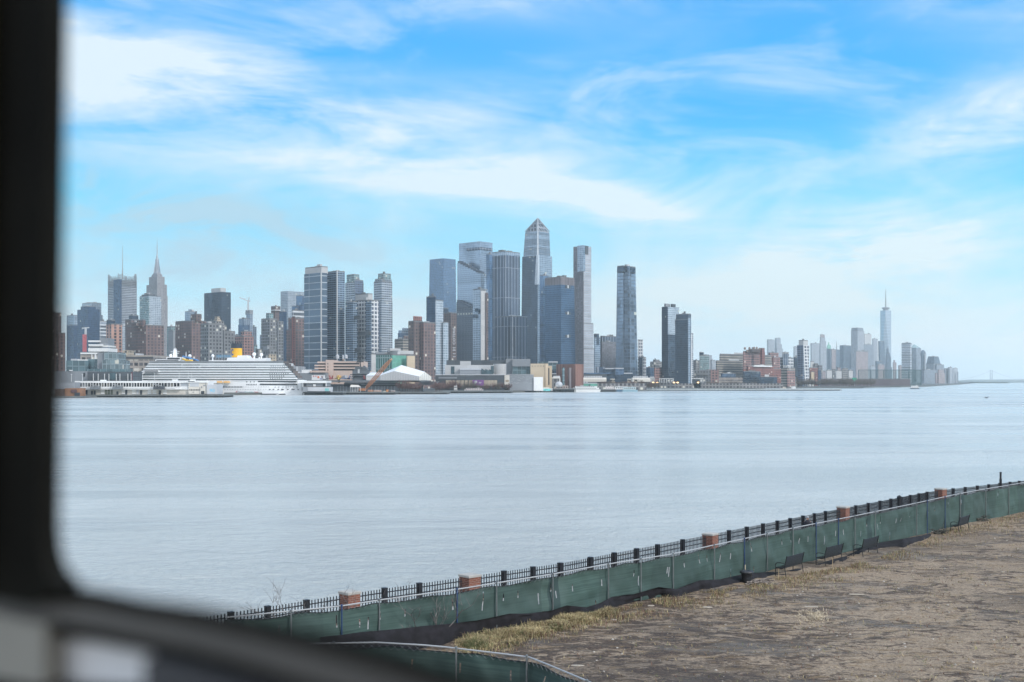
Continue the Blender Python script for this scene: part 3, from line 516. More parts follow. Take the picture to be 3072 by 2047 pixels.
TW('low white and glass sheds left of the orange brown brick block', 7, 2450, (tw, 1188, 1195, 1435, 1305, 'palepanel'), ('pylon', 1275, 1280, 1314, 1170, 'palepanel', {'dz': -5, 'roof': 0}), ('roof_edge', 1190, 1196, 1280, 1262, 'palepanel', {'yb': 1300}), name='shed', cat='shed')
far = dict(name='distant_tower')
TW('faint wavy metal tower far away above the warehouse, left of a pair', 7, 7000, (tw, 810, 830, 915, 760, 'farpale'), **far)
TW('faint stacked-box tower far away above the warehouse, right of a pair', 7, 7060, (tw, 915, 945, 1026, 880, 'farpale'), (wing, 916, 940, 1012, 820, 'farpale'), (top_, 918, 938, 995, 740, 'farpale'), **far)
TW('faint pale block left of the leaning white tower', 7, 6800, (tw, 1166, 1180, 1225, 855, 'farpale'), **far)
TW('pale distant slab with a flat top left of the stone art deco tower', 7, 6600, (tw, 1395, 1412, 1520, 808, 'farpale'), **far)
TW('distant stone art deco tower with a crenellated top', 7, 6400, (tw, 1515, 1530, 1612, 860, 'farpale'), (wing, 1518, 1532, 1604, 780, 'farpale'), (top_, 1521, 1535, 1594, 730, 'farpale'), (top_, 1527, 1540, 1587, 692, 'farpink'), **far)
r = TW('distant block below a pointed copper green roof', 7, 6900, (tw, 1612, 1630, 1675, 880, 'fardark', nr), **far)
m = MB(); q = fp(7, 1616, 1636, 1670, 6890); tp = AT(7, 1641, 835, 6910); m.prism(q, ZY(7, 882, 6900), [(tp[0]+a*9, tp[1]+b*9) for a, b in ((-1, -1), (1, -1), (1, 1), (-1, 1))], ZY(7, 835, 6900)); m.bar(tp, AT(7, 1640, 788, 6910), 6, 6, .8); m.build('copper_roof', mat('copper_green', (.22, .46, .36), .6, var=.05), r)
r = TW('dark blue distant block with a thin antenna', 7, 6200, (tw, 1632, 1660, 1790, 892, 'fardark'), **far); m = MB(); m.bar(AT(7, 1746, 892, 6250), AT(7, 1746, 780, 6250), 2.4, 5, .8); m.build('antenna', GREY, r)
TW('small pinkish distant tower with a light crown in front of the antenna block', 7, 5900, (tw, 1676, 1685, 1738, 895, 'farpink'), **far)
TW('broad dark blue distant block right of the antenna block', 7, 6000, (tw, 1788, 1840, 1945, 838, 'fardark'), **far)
for i, (a, b, y, s_, l) in enumerate(((1605, 1685, 1175, 'palepanel', 'small white slab in the row behind the red sheds, leftmost'), (1683, 1735, 1160, 'greybrick', 'small grey block between two white slabs on the low right skyline'), (1730, 1815, 1180, 'palepanel', 'small cream block, widest of the low right row'), (1750, 1800, 1138, 'farpink', 'pinkish step block above the cream one on the low right skyline'), (1815, 1900, 1150, 'taupe', 'small tan block right of the cream one'), (1898, 1965, 1178, 'palepanel', 'small pale block left of the green net'), (1540, 1600, 1185, 'farpink', 'small dull pink block right of the blue edged brick block'))):
    TW(l, 7, 3000+i*22, (tw, a, a+12, b, y, s_), name='low_block', cat='building')
# --- crop 8 lower city
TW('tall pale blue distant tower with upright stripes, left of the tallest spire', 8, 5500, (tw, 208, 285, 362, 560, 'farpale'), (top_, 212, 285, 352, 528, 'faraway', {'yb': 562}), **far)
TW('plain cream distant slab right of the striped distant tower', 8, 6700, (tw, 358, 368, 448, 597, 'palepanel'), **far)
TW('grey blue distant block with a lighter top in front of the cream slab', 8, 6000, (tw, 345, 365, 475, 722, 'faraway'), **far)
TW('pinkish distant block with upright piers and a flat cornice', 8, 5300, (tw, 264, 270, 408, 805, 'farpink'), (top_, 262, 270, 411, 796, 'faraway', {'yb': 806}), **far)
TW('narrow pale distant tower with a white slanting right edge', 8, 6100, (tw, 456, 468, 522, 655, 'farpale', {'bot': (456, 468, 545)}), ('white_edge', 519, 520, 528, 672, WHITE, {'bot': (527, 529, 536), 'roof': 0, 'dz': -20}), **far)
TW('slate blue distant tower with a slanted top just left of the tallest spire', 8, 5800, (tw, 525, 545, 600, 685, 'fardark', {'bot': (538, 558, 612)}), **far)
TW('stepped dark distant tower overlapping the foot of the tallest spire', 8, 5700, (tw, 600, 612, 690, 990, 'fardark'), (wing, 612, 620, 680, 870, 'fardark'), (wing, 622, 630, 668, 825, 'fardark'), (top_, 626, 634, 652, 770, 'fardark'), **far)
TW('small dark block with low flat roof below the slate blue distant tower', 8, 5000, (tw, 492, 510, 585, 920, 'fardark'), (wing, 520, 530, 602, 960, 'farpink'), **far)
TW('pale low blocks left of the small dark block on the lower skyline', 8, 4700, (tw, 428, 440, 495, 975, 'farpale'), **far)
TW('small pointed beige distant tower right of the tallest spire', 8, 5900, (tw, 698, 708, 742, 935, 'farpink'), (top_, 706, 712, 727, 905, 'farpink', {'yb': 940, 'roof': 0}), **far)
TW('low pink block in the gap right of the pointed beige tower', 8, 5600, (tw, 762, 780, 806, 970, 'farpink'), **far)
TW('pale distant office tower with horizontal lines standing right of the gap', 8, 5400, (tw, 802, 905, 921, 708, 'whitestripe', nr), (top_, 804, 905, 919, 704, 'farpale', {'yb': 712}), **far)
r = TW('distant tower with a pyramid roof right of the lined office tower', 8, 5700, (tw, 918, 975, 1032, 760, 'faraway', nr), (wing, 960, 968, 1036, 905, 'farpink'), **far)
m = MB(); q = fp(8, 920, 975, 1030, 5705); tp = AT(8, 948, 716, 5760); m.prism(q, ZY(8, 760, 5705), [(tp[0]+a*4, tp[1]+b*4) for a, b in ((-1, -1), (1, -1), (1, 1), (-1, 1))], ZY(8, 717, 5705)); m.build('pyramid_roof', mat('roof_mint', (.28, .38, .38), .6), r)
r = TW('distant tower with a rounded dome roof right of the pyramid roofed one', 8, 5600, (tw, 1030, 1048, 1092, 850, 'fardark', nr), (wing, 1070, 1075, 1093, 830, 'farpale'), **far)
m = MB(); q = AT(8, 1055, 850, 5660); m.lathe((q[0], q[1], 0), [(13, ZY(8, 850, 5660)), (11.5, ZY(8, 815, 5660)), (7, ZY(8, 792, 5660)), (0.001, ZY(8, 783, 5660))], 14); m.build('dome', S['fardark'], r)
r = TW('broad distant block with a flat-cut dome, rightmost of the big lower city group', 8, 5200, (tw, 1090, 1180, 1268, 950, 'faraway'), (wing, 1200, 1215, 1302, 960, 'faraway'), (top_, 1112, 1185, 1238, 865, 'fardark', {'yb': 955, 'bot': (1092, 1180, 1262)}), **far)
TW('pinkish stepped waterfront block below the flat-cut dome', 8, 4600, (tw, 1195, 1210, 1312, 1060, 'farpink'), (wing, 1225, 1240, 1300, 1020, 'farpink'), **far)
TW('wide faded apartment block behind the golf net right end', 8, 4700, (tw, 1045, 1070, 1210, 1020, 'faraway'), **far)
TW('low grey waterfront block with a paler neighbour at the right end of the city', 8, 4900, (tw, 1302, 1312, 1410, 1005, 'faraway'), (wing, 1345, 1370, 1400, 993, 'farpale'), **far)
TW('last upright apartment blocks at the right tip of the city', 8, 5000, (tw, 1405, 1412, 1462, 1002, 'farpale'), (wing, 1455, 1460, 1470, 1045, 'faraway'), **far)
# tallest spire
r = thing('skyscraper', AT(8, 615, 1100, 6888)[:2]+(2.4,), 'tallest distant glass tower with long triangular faces and a needle spire', 'skyscraper', world=True)
def sq(cx, R, a): return [(cx[0]+R*cos(a+k*pi/2), cx[1]+R*sin(a+k*pi/2)) for k in range(4)]
cc = AT(8, 616, 1100, 6920)[:2]; lo = sq(cc, 41, radians(25)); hi = sq(cc, 30, radians(25)+pi/4); z0, z1 = 2, ZY(8, 318, 6888)
m = MB()
for k in range(4):
    a, b, c_, d_ = lo[k], lo[(k+1) % 4], hi[k], hi[(k-1) % 4]
    m.face([(*a, z0), (*b, z0), (*c_, z1)], [(0, 0), (150, 0), (75, 417)]); m.face([(*a, z0), (*c_, z1), (*d_, z1)], [(300, 0), (340, 417), (260, 417)])
m.face([(*q, z1) for q in hi]); m.build('tower_body', [S['wtc']], r)
m = MB(); m.lathe((*cc, 0), [(14, z1), (16, z1+8), (22, z1+12), (22, z1+17), (16, z1+19), (.01, z1+20)], 16); m.build('communications_ring', GREY, r)
m = MB(); m.bar((*cc, z1), (*cc, ZY(8, 180, 6888)), 4.2, 6, 2.8); m.bar((*cc, ZY(8, 180, 6888)), (*cc, ZY(8, 65, 6888)), 2.8, 6, .8)
for k in range(7): m.lathe((*cc, ZY(8, 240-k*24, 6888)), [(2, -1.5), (5-k*.4, 0), (2, 1.5)], 8)
m.build('spire', GREY, r)
# ------------------------------------------------------------------ generic low buildings on the waterfront (flat fronts towards the river)
def low(name, label, c, Z, vols, cat='building'):
    """vols: (part, x0, x1, ytop, ybottom or None, style, depth, forward)"""
    v = vols[0]; r = thing(name, (T(c, (v[1]+v[2])/2)*Z, Z, 2.4), label, cat, world=True)
    for i, v in enumerate(vols):
        part, x0, x1, yt, yb, sty = v[:6]; d = v[6] if len(v) > 6 else 25; fw = v[7] if len(v) > 7 else 0
        m = MB(); Zi = Z-fw; m.prism(ff(c, x0, x1, Zi, d), 2.0 if yb is None else ZY(c, yb, Zi), None, ZY(c, yt, Zi), 0, 1, True, yb is not None)
        m.build(part, [S[sty] if isinstance(sty, str) else sty, ROOF if isinstance(sty, str) else sty], r)
    return r
DARK = mat('dark_opening', (.025, .03, .038), .4, var=.2); GLS = mat('dark_teal_glass', (.05, .085, .10), .15, .4, var=.35, sc=.15)
PALEG = mat('pale_grey_paint', (.46, .47, .49), .6, var=.08, sc=.05); PIERD = mat('pier_timber', (.045, .052, .055), .9, sc=.3); CRM = mat('cream_wall', (.58, .54, .48), .7, var=.08, sc=.06)
low('terminal_annex', 'plain light grey hall wall left of the dark panelled hall', 11, 1120, [('wall', -60, 620, 430, None, 'greypanel', 30), ('window', 535, 570, 462, 540, DARK, 1, .5), ('ledge', 250, 285, 405, 425, WHITE, 5, 1)])
r = low('exhibition_hall', 'long dark panelled hall with thin white uprights behind the pier shed', 11, 1105, [('wall', 620, 1520, 440, None, 'darkpanel', 30), ('glass_bay', 1065, 1195, 460, 600, GLS, 2, 1), ('corner_trim', 1503, 1520, 445, 620, mat('dark_red', (.11, .04, .045)), 2, 1)])
for x in (738, 835, 965, 1053, 1200, 1275, 1435, 1500):
    m = MB(); m.box(*AT(11, x-4, 620, 1103), *[a+b for a, b in zip(AT(11, x+4, 480, 1103), (0, .5, 0))]); m.build('upright', WHITE, r)
low('office_block', 'teal glass two storey office block left of the glass cube', 11, 1180, [('wall', 190, 640, 215, None, 'tealglass', 40), ('wing', 630, 915, 185, None, 'tealglass', 30, -4), ('roof_unit', 420, 640, 196, 216, WHITE, 12, -10), ('roof_unit', 285, 380, 180, 216, PALEG, 12, -10)])
low('office_block', 'glass cube building with a fine grid rising over the dark hall', 11, 1165, [('wall', 915, 1280, 210, None, 'cubeglass', 30), ('upper_cube', 955, 1228, 48, None, 'cubeglass', 26, -2), ('side_block', 820, 955, 60, None, 'greypanel', 26, -4), ('base', 620, 1405, 385, None, 'tealglass', 20, 6)])
low('apartment_block', 'brownish block with a white columned top left of the glass cube', 11, 1250, [('wall', 478, 790, 95, None, 'loft', 30), ('roof_slab', 478, 822, 55, 88, WHITE, 30, 1), ('column', 765, 790, 85, 205, WHITE, 2, 1), ('column', 700, 715, 85, 205, WHITE, 2, 1)])
r = low('terraced_block', 'white building with three stepped round-edged terraces above the teal offices', 1, 1500, [('wall', 300, 475, 1035, None, 'whiteapt', 30), ('terrace', 290, 398, 990, 1004, WHITE, 34, 3), ('terrace', 294, 420, 1025, 1040, WHITE, 34, 4), ('terrace', 290, 478, 1060, 1092, WHITE, 34, 5), ('grey_block', 396, 472, 968, 1060, 'greypanel', 25, -1)])
r = low('industrial_block', 'long beige industrial block with rows of square windows behind the liner bow', 11, 1260, [('wall', 1235, 1955, 115, None, 'loft', 60), ('upper_floor', 1240, 1950, 108, 195, 'bandloft', 60, .6), ('penthouse', 1330, 1450, 10, 110, 'beige', 20, -10), ('penthouse', 1585, 1640, 70, 112, 'palepanel', 20, -8)])
m = MB(); q = AT(11, 1510, 100, 1290); m.lathe(q, [(0.01, -1), (3.2, -.5), (3.9, 1.4), (3, 3.6), (1.5, 4.8), (.01, 5)], 12); m.build('dark_dome', mat('dark_cover', (.04, .05, .06), .8), r)
low('low_block', 'beige set of low walls between the dark hall and the liner bow', 11, 1230, [('wall', 1400, 1640, 430, None, CRM, 30), ('wall', 1560, 1640, 370, 430, CRM, 12, 2), ('window', 1530, 1620, 505, 550, DARK, 1, .5)], 'building')
low('brown_shed', 'rust brown waterside shed at the left end of the long white pier shed', 11, 1015, [('wall', -40, 165, 790, 935, mat('rust_brown', (.11, .075, .06), .8), 14), ('wall', 165, 465, 775, 935, mat('rust_orange', (.24, .12, .065), .85, sc=.1), 14, 1), ('door', 290, 400, 800, 862, mat('maroon', (.09, .045, .045)), 1, 2), ('door', 360, 462, 862, 930, DARK, 1, 2), ('grey_roof', -40, 360, 655, 780, 'greypanel', 14, -4)], 'shed')
# cruise pier shed
PZ = 1042
r = thing('pier_shed', (T(11, 1500)*PZ, PZ, 2.2), 'very long white two storey pier shed with an upper colonnade in front of the liner', 'pier shed', world=True)
def bx(m, c, x0, x1, y0, y1, Z, d): a = AT(c, x0, y1, Z); b = AT(c, x1, y0, Z); m.box(a[0], Z, a[2], b[0], Z+d, b[2])
def part(name, c, x0, x1, y0, y1, Z, d, mt, r): m = MB(); bx(m, c, x0, x1, y0, y1, Z, d); return m.build(name, mt, r)
part('lower_wall', 11, 455, 3230, 795, 905, PZ, 26, CRM, r); part('gallery_floor', 11, 370, 2500, 778, 797, PZ-3, 29, WHITE, r); part('gallery_rail', 11, 400, 2400, 744, 770, PZ-3, .4, WHITE, r)
part('upper_wall', 11, 372, 2900, 668, 780, PZ+5, 22, DARK, r); part('roof', 11, 365, 3060, 628, 668, PZ-2, 30, WHITE, r)
part('panel', 11, 2480, 2900, 668, 745, PZ-.6, 4, PALEG, r); part('white_wall', 11, 2880, 3060, 640, 905, PZ-1.2, 20, WHITE, r); part('white_wall', 11, 2380, 3060, 740, 800, PZ-1.0, 4, WHITE, r)
x = 403
col0 = None
while x < 2500:
    m = MB(); bx(m, 11, x-4, x+5, 668, 745, PZ-2, .8); m.build('column', WHITE, r); x += 55 if x < 2150 else 64
for i in range(9):
    xx = (520, 905, 560, 1000, 700, 1900, 2230, 2300, 1500)[i]; part('window_blind', 11, xx+8, xx+46, 676, 740, PZ+4.2, .3, (PALEG, CRM)[i % 2], r)
for xx, ww, yy in ((580, 40, 815), (690, 38, 825), (748, 36, 820), (1205, 40, 838), (1380, 42, 798), (1680, 42, 815), (2055, 45, 815), (2985, 62, 840)): part('door', 11, xx, xx+ww, yy, 900, PZ-.5-(1 if xx > 2900 else 0), .3, DARK, r)
for xx, ww, mm_ in ((975, 40, 'palegreen'), (1028, 48, 'olive'), (1090, 40, 'olive'), (1610, 45, 'x')): part('panel', 11, xx, xx+ww, 800, 900, PZ-.4, .3, mat('olive_panel', (.16, .17, .13), .8) if mm_ != 'x' else PALEG, r)
for k in range(17):
    xx = 470+k*105
    if not any(abs(xx-q) < 60 for q in (580, 690, 748, 1000, 1060, 1205, 1380, 1610, 1680, 2055)):
        for yy in (815, 862): part('wall_block', 11, xx, xx+70, yy, yy+28, PZ-.5, .4, WHITE, r)
part('head_house', 12, 660, 822, 733, 892, PZ-3, 22, PALEG, r); part('head_wall', 12, 360, 662, 700, 892, PZ-2.4, 18, CRM, r); part('roof_edge', 12, 285, 665, 688, 702, PZ-3.2, 20, WHITE, r)
part('panel', 12, 380, 530, 706, 768, PZ-2.6, .3, PALEG, r); part('door', 12, 565, 618, 840, 890, PZ-2.7, .3, DARK, r)
for k in range(7): part('window', 12, 372+k*27, 388+k*27, 812, 832, PZ-2.6, .3, DARK, r)
for q_ in ((565, 582, 765, 790), (600, 640, 742, 756), (430, 446, 850, 862), (640, 646, 700, 890), (540, 545, 775, 890)): part('fitting', 12, q_[0], q_[1], q_[2], q_[3], PZ-2.65, .3, GREY, r)
text_mesh('90', 'lettering', 4.3, AT(12, 705, 862, PZ-3.1), (1, 0, 0), (0, 0, 1), mat('sign_blue', (.20, .50, .68), .6, var=.03), r, height=3.1)
part('roof_unit', 12, 90, 162, 650, 672, PZ+4, 5, WHITE, r); part('roof_unit', 12, 380, 452, 650, 675, PZ+4, 5, WHITE, r); part('roof_unit', 12, 355, 455, 676, 700, PZ-3, 2, DARK, r); part('roof_unit', 11, 880, 965, 605, 632, PZ+8, 5, WHITE, r)
# gangway bridges hanging at the shed front
for i, (a, b) in enumerate(((685, 865), (1130, 1315), (1955, 2165))):
    g = thing('gangway', (T(11, a)*PZ, PZ-5, 6), ('grey boarding gangway on the pier shed gallery, leftmost', 'grey boarding gangway on the pier shed gallery, middle one', 'dark boarding gangway on the pier shed gallery, right one above a door')[i], 'gangway', 'boarding gangways on the pier shed', world=True)
    m = MB(); A = AT(11, a, 735, PZ-7); B = AT(11, b, 770, PZ-7); m.prism([(A[0], PZ-8), (B[0], PZ-8), (B[0], PZ-4), (A[0], PZ-4)], ZY(11, 795, PZ-7), None, ZY(11, 735, PZ-7)); m.build('cabin', mat('gangway_dark' if i == 2 else 'gangway_grey', (.05, .055, .065) if i == 2 else (.15, .165, .18), .6), g)
    m = MB(); m.bar(AT(11, a, 690, PZ-6), AT(11, b-30, 735, PZ-6), .6, 4); m.bar(AT(11, b, 800, PZ-6), AT(11, b, 700, PZ-6), .5, 4); m.build('frame', GREY, g)
def deck(label, c, x0, x1, yt, Z, d, name='pier'):
    r = thing(name, (T(c, x0)*Z, Z, 0), label, 'pier', world=True); m = MB(); a = AT(c, x0, yt, Z); b = AT(c, x1, yt, Z); m.box(a[0], Z, a[2]-1.2, b[0], Z+d, a[2]); m.build('deck', mat('pier_concrete', (.13, .14, .14), .9, sc=.2), r)
    m = MB(); n = max(3, int((b[0]-a[0])/3.2))
    m.box(a[0]+1, Z+2.5, -1, b[0]-1, Z+d, a[2]-1.3)
    for i in range(n+1): x = a[0]+(b[0]-a[0])*i/n; m.bar((x, Z+.7, -1.5), (x, Z+.7, a[2]-.8), .45, 5)
    m.build('pilings', PIERD, r); return r
deck('dark timber piled pier below the long white shed', 11, 455, 3370, 903, PZ-4, 40)
deck('dark low quay under the rust brown shed at the far left', 11, -60, 560, 935, 1008, 40)
deck('dark pier deck with the white numbered house, right of the liner stern', 13, 45, 700, 690, 1210, 60)
deck('dark waterfront quay below the orange crane', 13, 705, 1560, 690, 1240, 60)
deck('piled bulkhead with bare trees right of the orange crane', 13, 1555, 2420, 693, 1290, 70)
deck('dark piled bulkhead under the white excursion boats', 14, 0, 1300, 508, 1390, 60)
deck('timber pier between the teal box and the white yacht', 14, 1965, 2330, 470, 1490, 40)
deck('dark wooden pier with sheds between the two white boats', 15, 645, 935, 485, 1560, 40)
m = deck('long low dark breakwater pier with a pale top, right of the ferries', 15, 1270, 4620, 478, 1740, 18)
for k in kids(m):
    if k.name.startswith('deck'): k.data.materials[0] = mat('pale_concrete', (.42, .45, .45), .8)
deck('far piled quay in front of the red brick warehouse', 7, 700, 2110, 1400, 2262, 60)
deck('dark quay below the golf net and long pier sheds', 8, 0, 1040, 1222, 2700, 60)
# street lamps on the shed roof
LAMP = None
for i, (c, x, y0, y1) in enumerate(((11, 1735, 620, 475), (11, 1975, 620, 460), (12, 205, 640, 530), (12, 355, 640, 530), (12, 412, 640, 530), (11, 520, 640, 535), (11, 298, 640, 520))):
    a = AT(c, x, y0, PZ+9)
    if LAMP is None:
        LAMP = thing('lamp_mast', a, cat='lamp mast', group='white lamp masts on the pier shed roof'); m = MB(); m.bar((0, 0, 0), (0, 0, 6.4), .16, 5, .1); m.build('pole', WHITE, LAMP, origin=(0, 0, 0)); m = MB(); m.box(-.6, -.2, 6.2, .6, .2, 6.5); m.build('lamp_head', WHITE, LAMP, origin=(0, 0, 0)); o = LAMP
    else: o = dup(LAMP, a)
    o['label'] = 'slender white lamp mast standing on the pier shed roof'
# ------------------------------------------------------------------ the liner
SZ = 1226
r = thing('cruise_ship', (T(12, 900)*SZ, SZ, 0), 'huge white ocean liner with a yellow and black funnel moored behind the pier shed', 'cruise ship', world=True)
SHIPW = mat('ship_white', (.84, .845, .85), .4, var=.05, sc=.03); SHG = mat('ship_glass', (.04, .065, .085), .15, .3, var=.4, sc=.25)
def SX(x): return T(12, x)*SZ
def SZ_(y): return ZY(12, y, SZ)
def SXd(x, d): return T(12, x)*(SZ+d)
def SZd(y, d): return ZY(12, y, SZ+d)
BW = 34
# hull: stations along the length
m = MB(); st_ = []
for t, hw, x in ((0, .02, -1250), (.06, .35, -1120), (.14, .75, -960), (.25, 1, -700), (.5, 1, 500), (.8, 1, 1500), (.92, .96, 1950), (.98, .9, 2140), (1, .86, 2210)):
    st_.append((SX(x), hw*BW/2))
yt, yw = SZ_(662), -1.0
for (xa, ha), (xb, hb_) in zip(st_, st_[1:]):
    for s in (-1, 1):
        q = [(xa, SZ+BW/2+s*ha, yt), (xb, SZ+BW/2+s*hb_, yt), (xb, SZ+BW/2+s*hb_*.96, yw), (xa+(0 if ha > 5 else 12), SZ+BW/2+s*ha*.9, yw)]; m.face(q if s < 0 else q[::-1])
    m.face([(xa, SZ+BW/2-ha, yt), (xb, SZ+BW/2-hb_, yt), (xb, SZ+BW/2+hb_, yt), (xa, SZ+BW/2+ha, yt)])
xe, he = st_[-1]; m.face([(xe, SZ+BW/2-he, yt), (xe, SZ+BW/2+he, yt), (xe+4, SZ+BW/2+he, yw), (xe+4, SZ+BW/2-he, yw)])
m.build('hull', SHIPW, r)
m = MB(); m.prism([(SX(1700), SZ+2), (SX(2195), SZ+3), (SX(2195), SZ+BW-3), (SX(1700), SZ+BW-2)], -1, [(SX(2130), SZ+2.5), (SX(2200), SZ+3.2), (SX(2200), SZ+BW-3), (SX(2130), SZ+BW-2)], SZ_(800)); m.prism([(SX(1750), SZ-.5), (SX(2275), SZ+1), (SX(2275), SZ+BW-1), (SX(1750), SZ+BW+.5)], -1, [(SX(1980), SZ-.4), (SX(2225), SZ+1), (SX(2225), SZ+BW-1), (SX(1980), SZ+BW+.4)], SZ_(835)); m.build('stern_sponson', SHIPW, r)
m = MB(); m.box(SX(-700), SZ-.35, -1, SX(1950), SZ+1, 1.1); m.build('boot_stripe', mat('hull_dark', (.03, .04, .055), .5), r)
# stacked balcony decks
for k in range(7):
    y0 = 630-k*40; x0 = -500+(630-y0)*.82; x1 = 2150-k*37
    m = MB(); m.box(SX(x0+14), SZ+1.8, SZ_(y0), SX(x1-12), SZ+BW-2, SZ_(y0-41)); d = m.build('deck', SHG, r)
    m = MB(); m.box(SX(x0), SZ-.4, SZ_(y0)-.8, SX(x1), SZ+BW-.5, SZ_(y0)-.02); m.build('deck_slab', SHIPW, d, origin=r.location)
    m = MB(); m.box(SX(x0+10), SZ-.35, SZ_(y0), SX(x1-10), SZ-.25, SZ_(y0-12)); m.build('balcony_rail', mat('rail_glass', (.46, .51, .53), .3, .1, var=.12, sc=.3), d, origin=r.location)
    m = MB(); xx = x0+20
    while xx < x1-20: m.box(SX(xx), SZ-.2, SZ_(y0), SX(xx+2.2), SZ+1.8, SZ_(y0-40)); xx += 15
    m.build('balcony_dividers', mat('divider_grey', (.42, .44, .46), .6, var=.05), d, origin=r.location)
def sp(name, x0, x1, y0, y1, mt, fw=0, d=None, par=r): m = MB(); m.box(SX(x0), SZ-fw, SZ_(y1), SX(x1), SZ-fw+(d or BW-2*max(0, -fw)), SZ_(y0)); return m.build(name, mt, par)
sp('lido_deck', 235, 1900, 388, 452, SHIPW, -.3); sp('window_band', 570, 1470, 424, 452, DARK, -.1, .6); sp('window_band', 270, 545, 405, 424, DARK, -.1, .6); sp('window_band', 990, 1690, 380, 398, GLS, -.6, 2)
for q in (318, 370, 422, 474): sp('window', q, q+45, 432, 458, DARK, -.1, .5)
sp('promenade_slab', -560, 2150, 628, 640, SHIPW, .5); sp('promenade_glass', -500, 2120, 640, 662, GLS, -.2, 4); sp('promenade_slab', -300, 2155, 660, 668, SHIPW, .7)
sp('window_band', 1500, 2128, 672, 690, DARK, .15, 1.2); sp('window_band', 1530, 2140, 720, 740, DARK, .15, 1.2)
sp('bridge_deck', -350, -120, 500, 530, SHIPW, 3.5); sp('bridge_window', -345, -125, 505, 520, DARK, 3.7, 1)
sp('bridge_wing', -500, -350, 535, 552, SHIPW, 5, 10); sp('bridge_window', -490, -360, 540, 547, DARK, 5.2, 1)
ph = None
def porth(x, y, wd, h, mt=DARK):
    global ph
    m = MB(); m.box(SX(x), SZ-.12, SZ_(y+h), SX(x+wd), SZ+.3, SZ_(y)); return m.build('porthole', mt, r)
for k in range(17): porth(828+k*25, 762, 11, 20)
for k in range(11): porth(1255+k*42, 768, 5, 8)
for k in range(20): porth(828+k*42, 808, 6, 10)
for k in range(7): porth(1312+k*26, 724, 11, 20)
for k in range(3): porth(1310+k*60, 680, 12, 18)
for k in range(9): porth((1680, 1740, 1820, 1880, 1900, 1975, 2050, 2075, 2150)[k], 808, 24, 14)
for k in range(8): porth((1775, 1835, 1905, 1955, 1990, 2030, 2075, 2130)[k], 768, 14, 14, mat('port_grey', (.25, .26, .28)))
sp('stern_deck', 1500, 1905, 412, 440, SHIPW, -1); 
for k in range(6):
    for q in range(random.Random(k).randint(6, 11)): sp('aft_window', 1690+q*37+k*4, 1704+q*37+k*4, (545, 585, 622, 465, 505, 424)[k], (560, 600, 640, 474, 514, 436)[k], DARK, .5, .4) if 1690+q*37+k*4 < 2110-k*30 else None
# forward house, mast, domes, slides
sp('forward_house', -235, 232, 372, 400, SHIPW, -2); sp('forward_house', -190, 120, 318, 380, SHIPW, -5, 20); sp('window_band', -10, 190, 292, 318, DARK, -4.5, 2); sp('forward_house', -200, 205, 322, 345, SHIPW, -3, 24); sp('forward_house', -30, 205, 280, 325, SHIPW, -6, 18); sp('window_band', -180, 180, 328, 338, DARK, -2.7, 1)
m = MB(); cx_ = SXd(140, 16); m.prism([(cx_-1.8, SZ+13), (cx_+1.8, SZ+13), (cx_+1.8, SZ+18), (cx_-1.8, SZ+18)], SZ_(285), [(cx_-1, SZ+14), (cx_+1, SZ+14), (cx_+1, SZ+18), (cx_-1, SZ+18)], SZ_(150)); m.bar((cx_, SZ+16, SZ_(200)), (cx_, SZ+16, SZ_(112)), .3, 5, .1)
for y, q in ((188, 75), (165, 35), (140, 22), (215, 60)): m.bar((SXd(140-q, 16), SZ+16, SZ_(y)), (SXd(140+q, 16), SZ+16, SZ_(y)), .32, 4)
m.bar((SX(248), SZ+16, SZ_(290)), (SX(248), SZ+16, SZ_(185)), .5, 5, .15); m.build('mast', SHIPW, r)
for x, y, q, yb in ((380, 267, 30, 360), (757, 263, 27, 345), (1437, 237, 32, 300), (1555, 246, 30, 300), (65, 262, 29, 320), (1520, 295, 12, 310)):
    m = MB(); R = q*.0616; c0 = (SXd(x, 14), SZ+14, SZd(y, 14)); m.sphere(c0, R, 14); dm = m.build('radar_dome', SHIPW, r, smooth=True); m = MB(); m.bar((SXd(x, 14), SZ+14, SZ_(yb)), (SXd(x, 14), SZ+14, SZd(y, 14)-R*.8), R*.45, 8, R*.3); m.build('dome_stand', SHIPW, dm, origin=r.location)
m = MB(); m.tube([(SX(x), SZ+6+z_, SZ_(y)) for x, y, z_ in ((235, 268, 0), (270, 280, 2), (330, 292, 0), (390, 315, 2), (440, 320, 0), (500, 345, 1))], .75, 6); m.build('water_slide', mat('slide_blue', (.08, .24, .52), .4), r)
m = MB(); m.tube([(SX(x), SZ+4+z_, SZ_(y)) for x, y, z_ in ((240, 310, 0), (290, 330, 2), (350, 340, 0), (400, 335, 2), (390, 350, 1), (300, 352, 0), (280, 365, 0))], .85, 6); m.build('water_slide', mat('slide_yellow', (.75, .48, .05), .4), r)
m = MB()
for k in range(9): m.bar((SX(790+k*31), SZ+8, SZ_(300)), (SX(790+k*31), SZ+8, SZ_(245)), .25, 4)
for y in (248, 262, 276): m.bar((SX(790), SZ+8, SZ_(y)), (SX(1040), SZ+8, SZ_(y)), .3, 4)
m.build('ropes_frame', mat('frame_blue', (.14, .30, .45), .5), r); sp('pool_house', 665, 960, 335, 385, SHIPW, -6, 20); 
for k in range(9): sp('pool_window', 750+k*18, 760+k*18, 350, 368, DARK, -5.8, .5)
m = MB(); pl = [(950, 375), (968, 292), (1130, 285), (1140, 255), (1285, 252), (1300, 282), (1330, 300), (1560, 302), (1620, 292), (1625, 380)]
A = [(SX(x), SZ+7, SZ_(y)) for x, y in pl]; B = [(q[0], SZ+27, q[2]) for q in A]; m.face(A[::-1]); m.face(B)
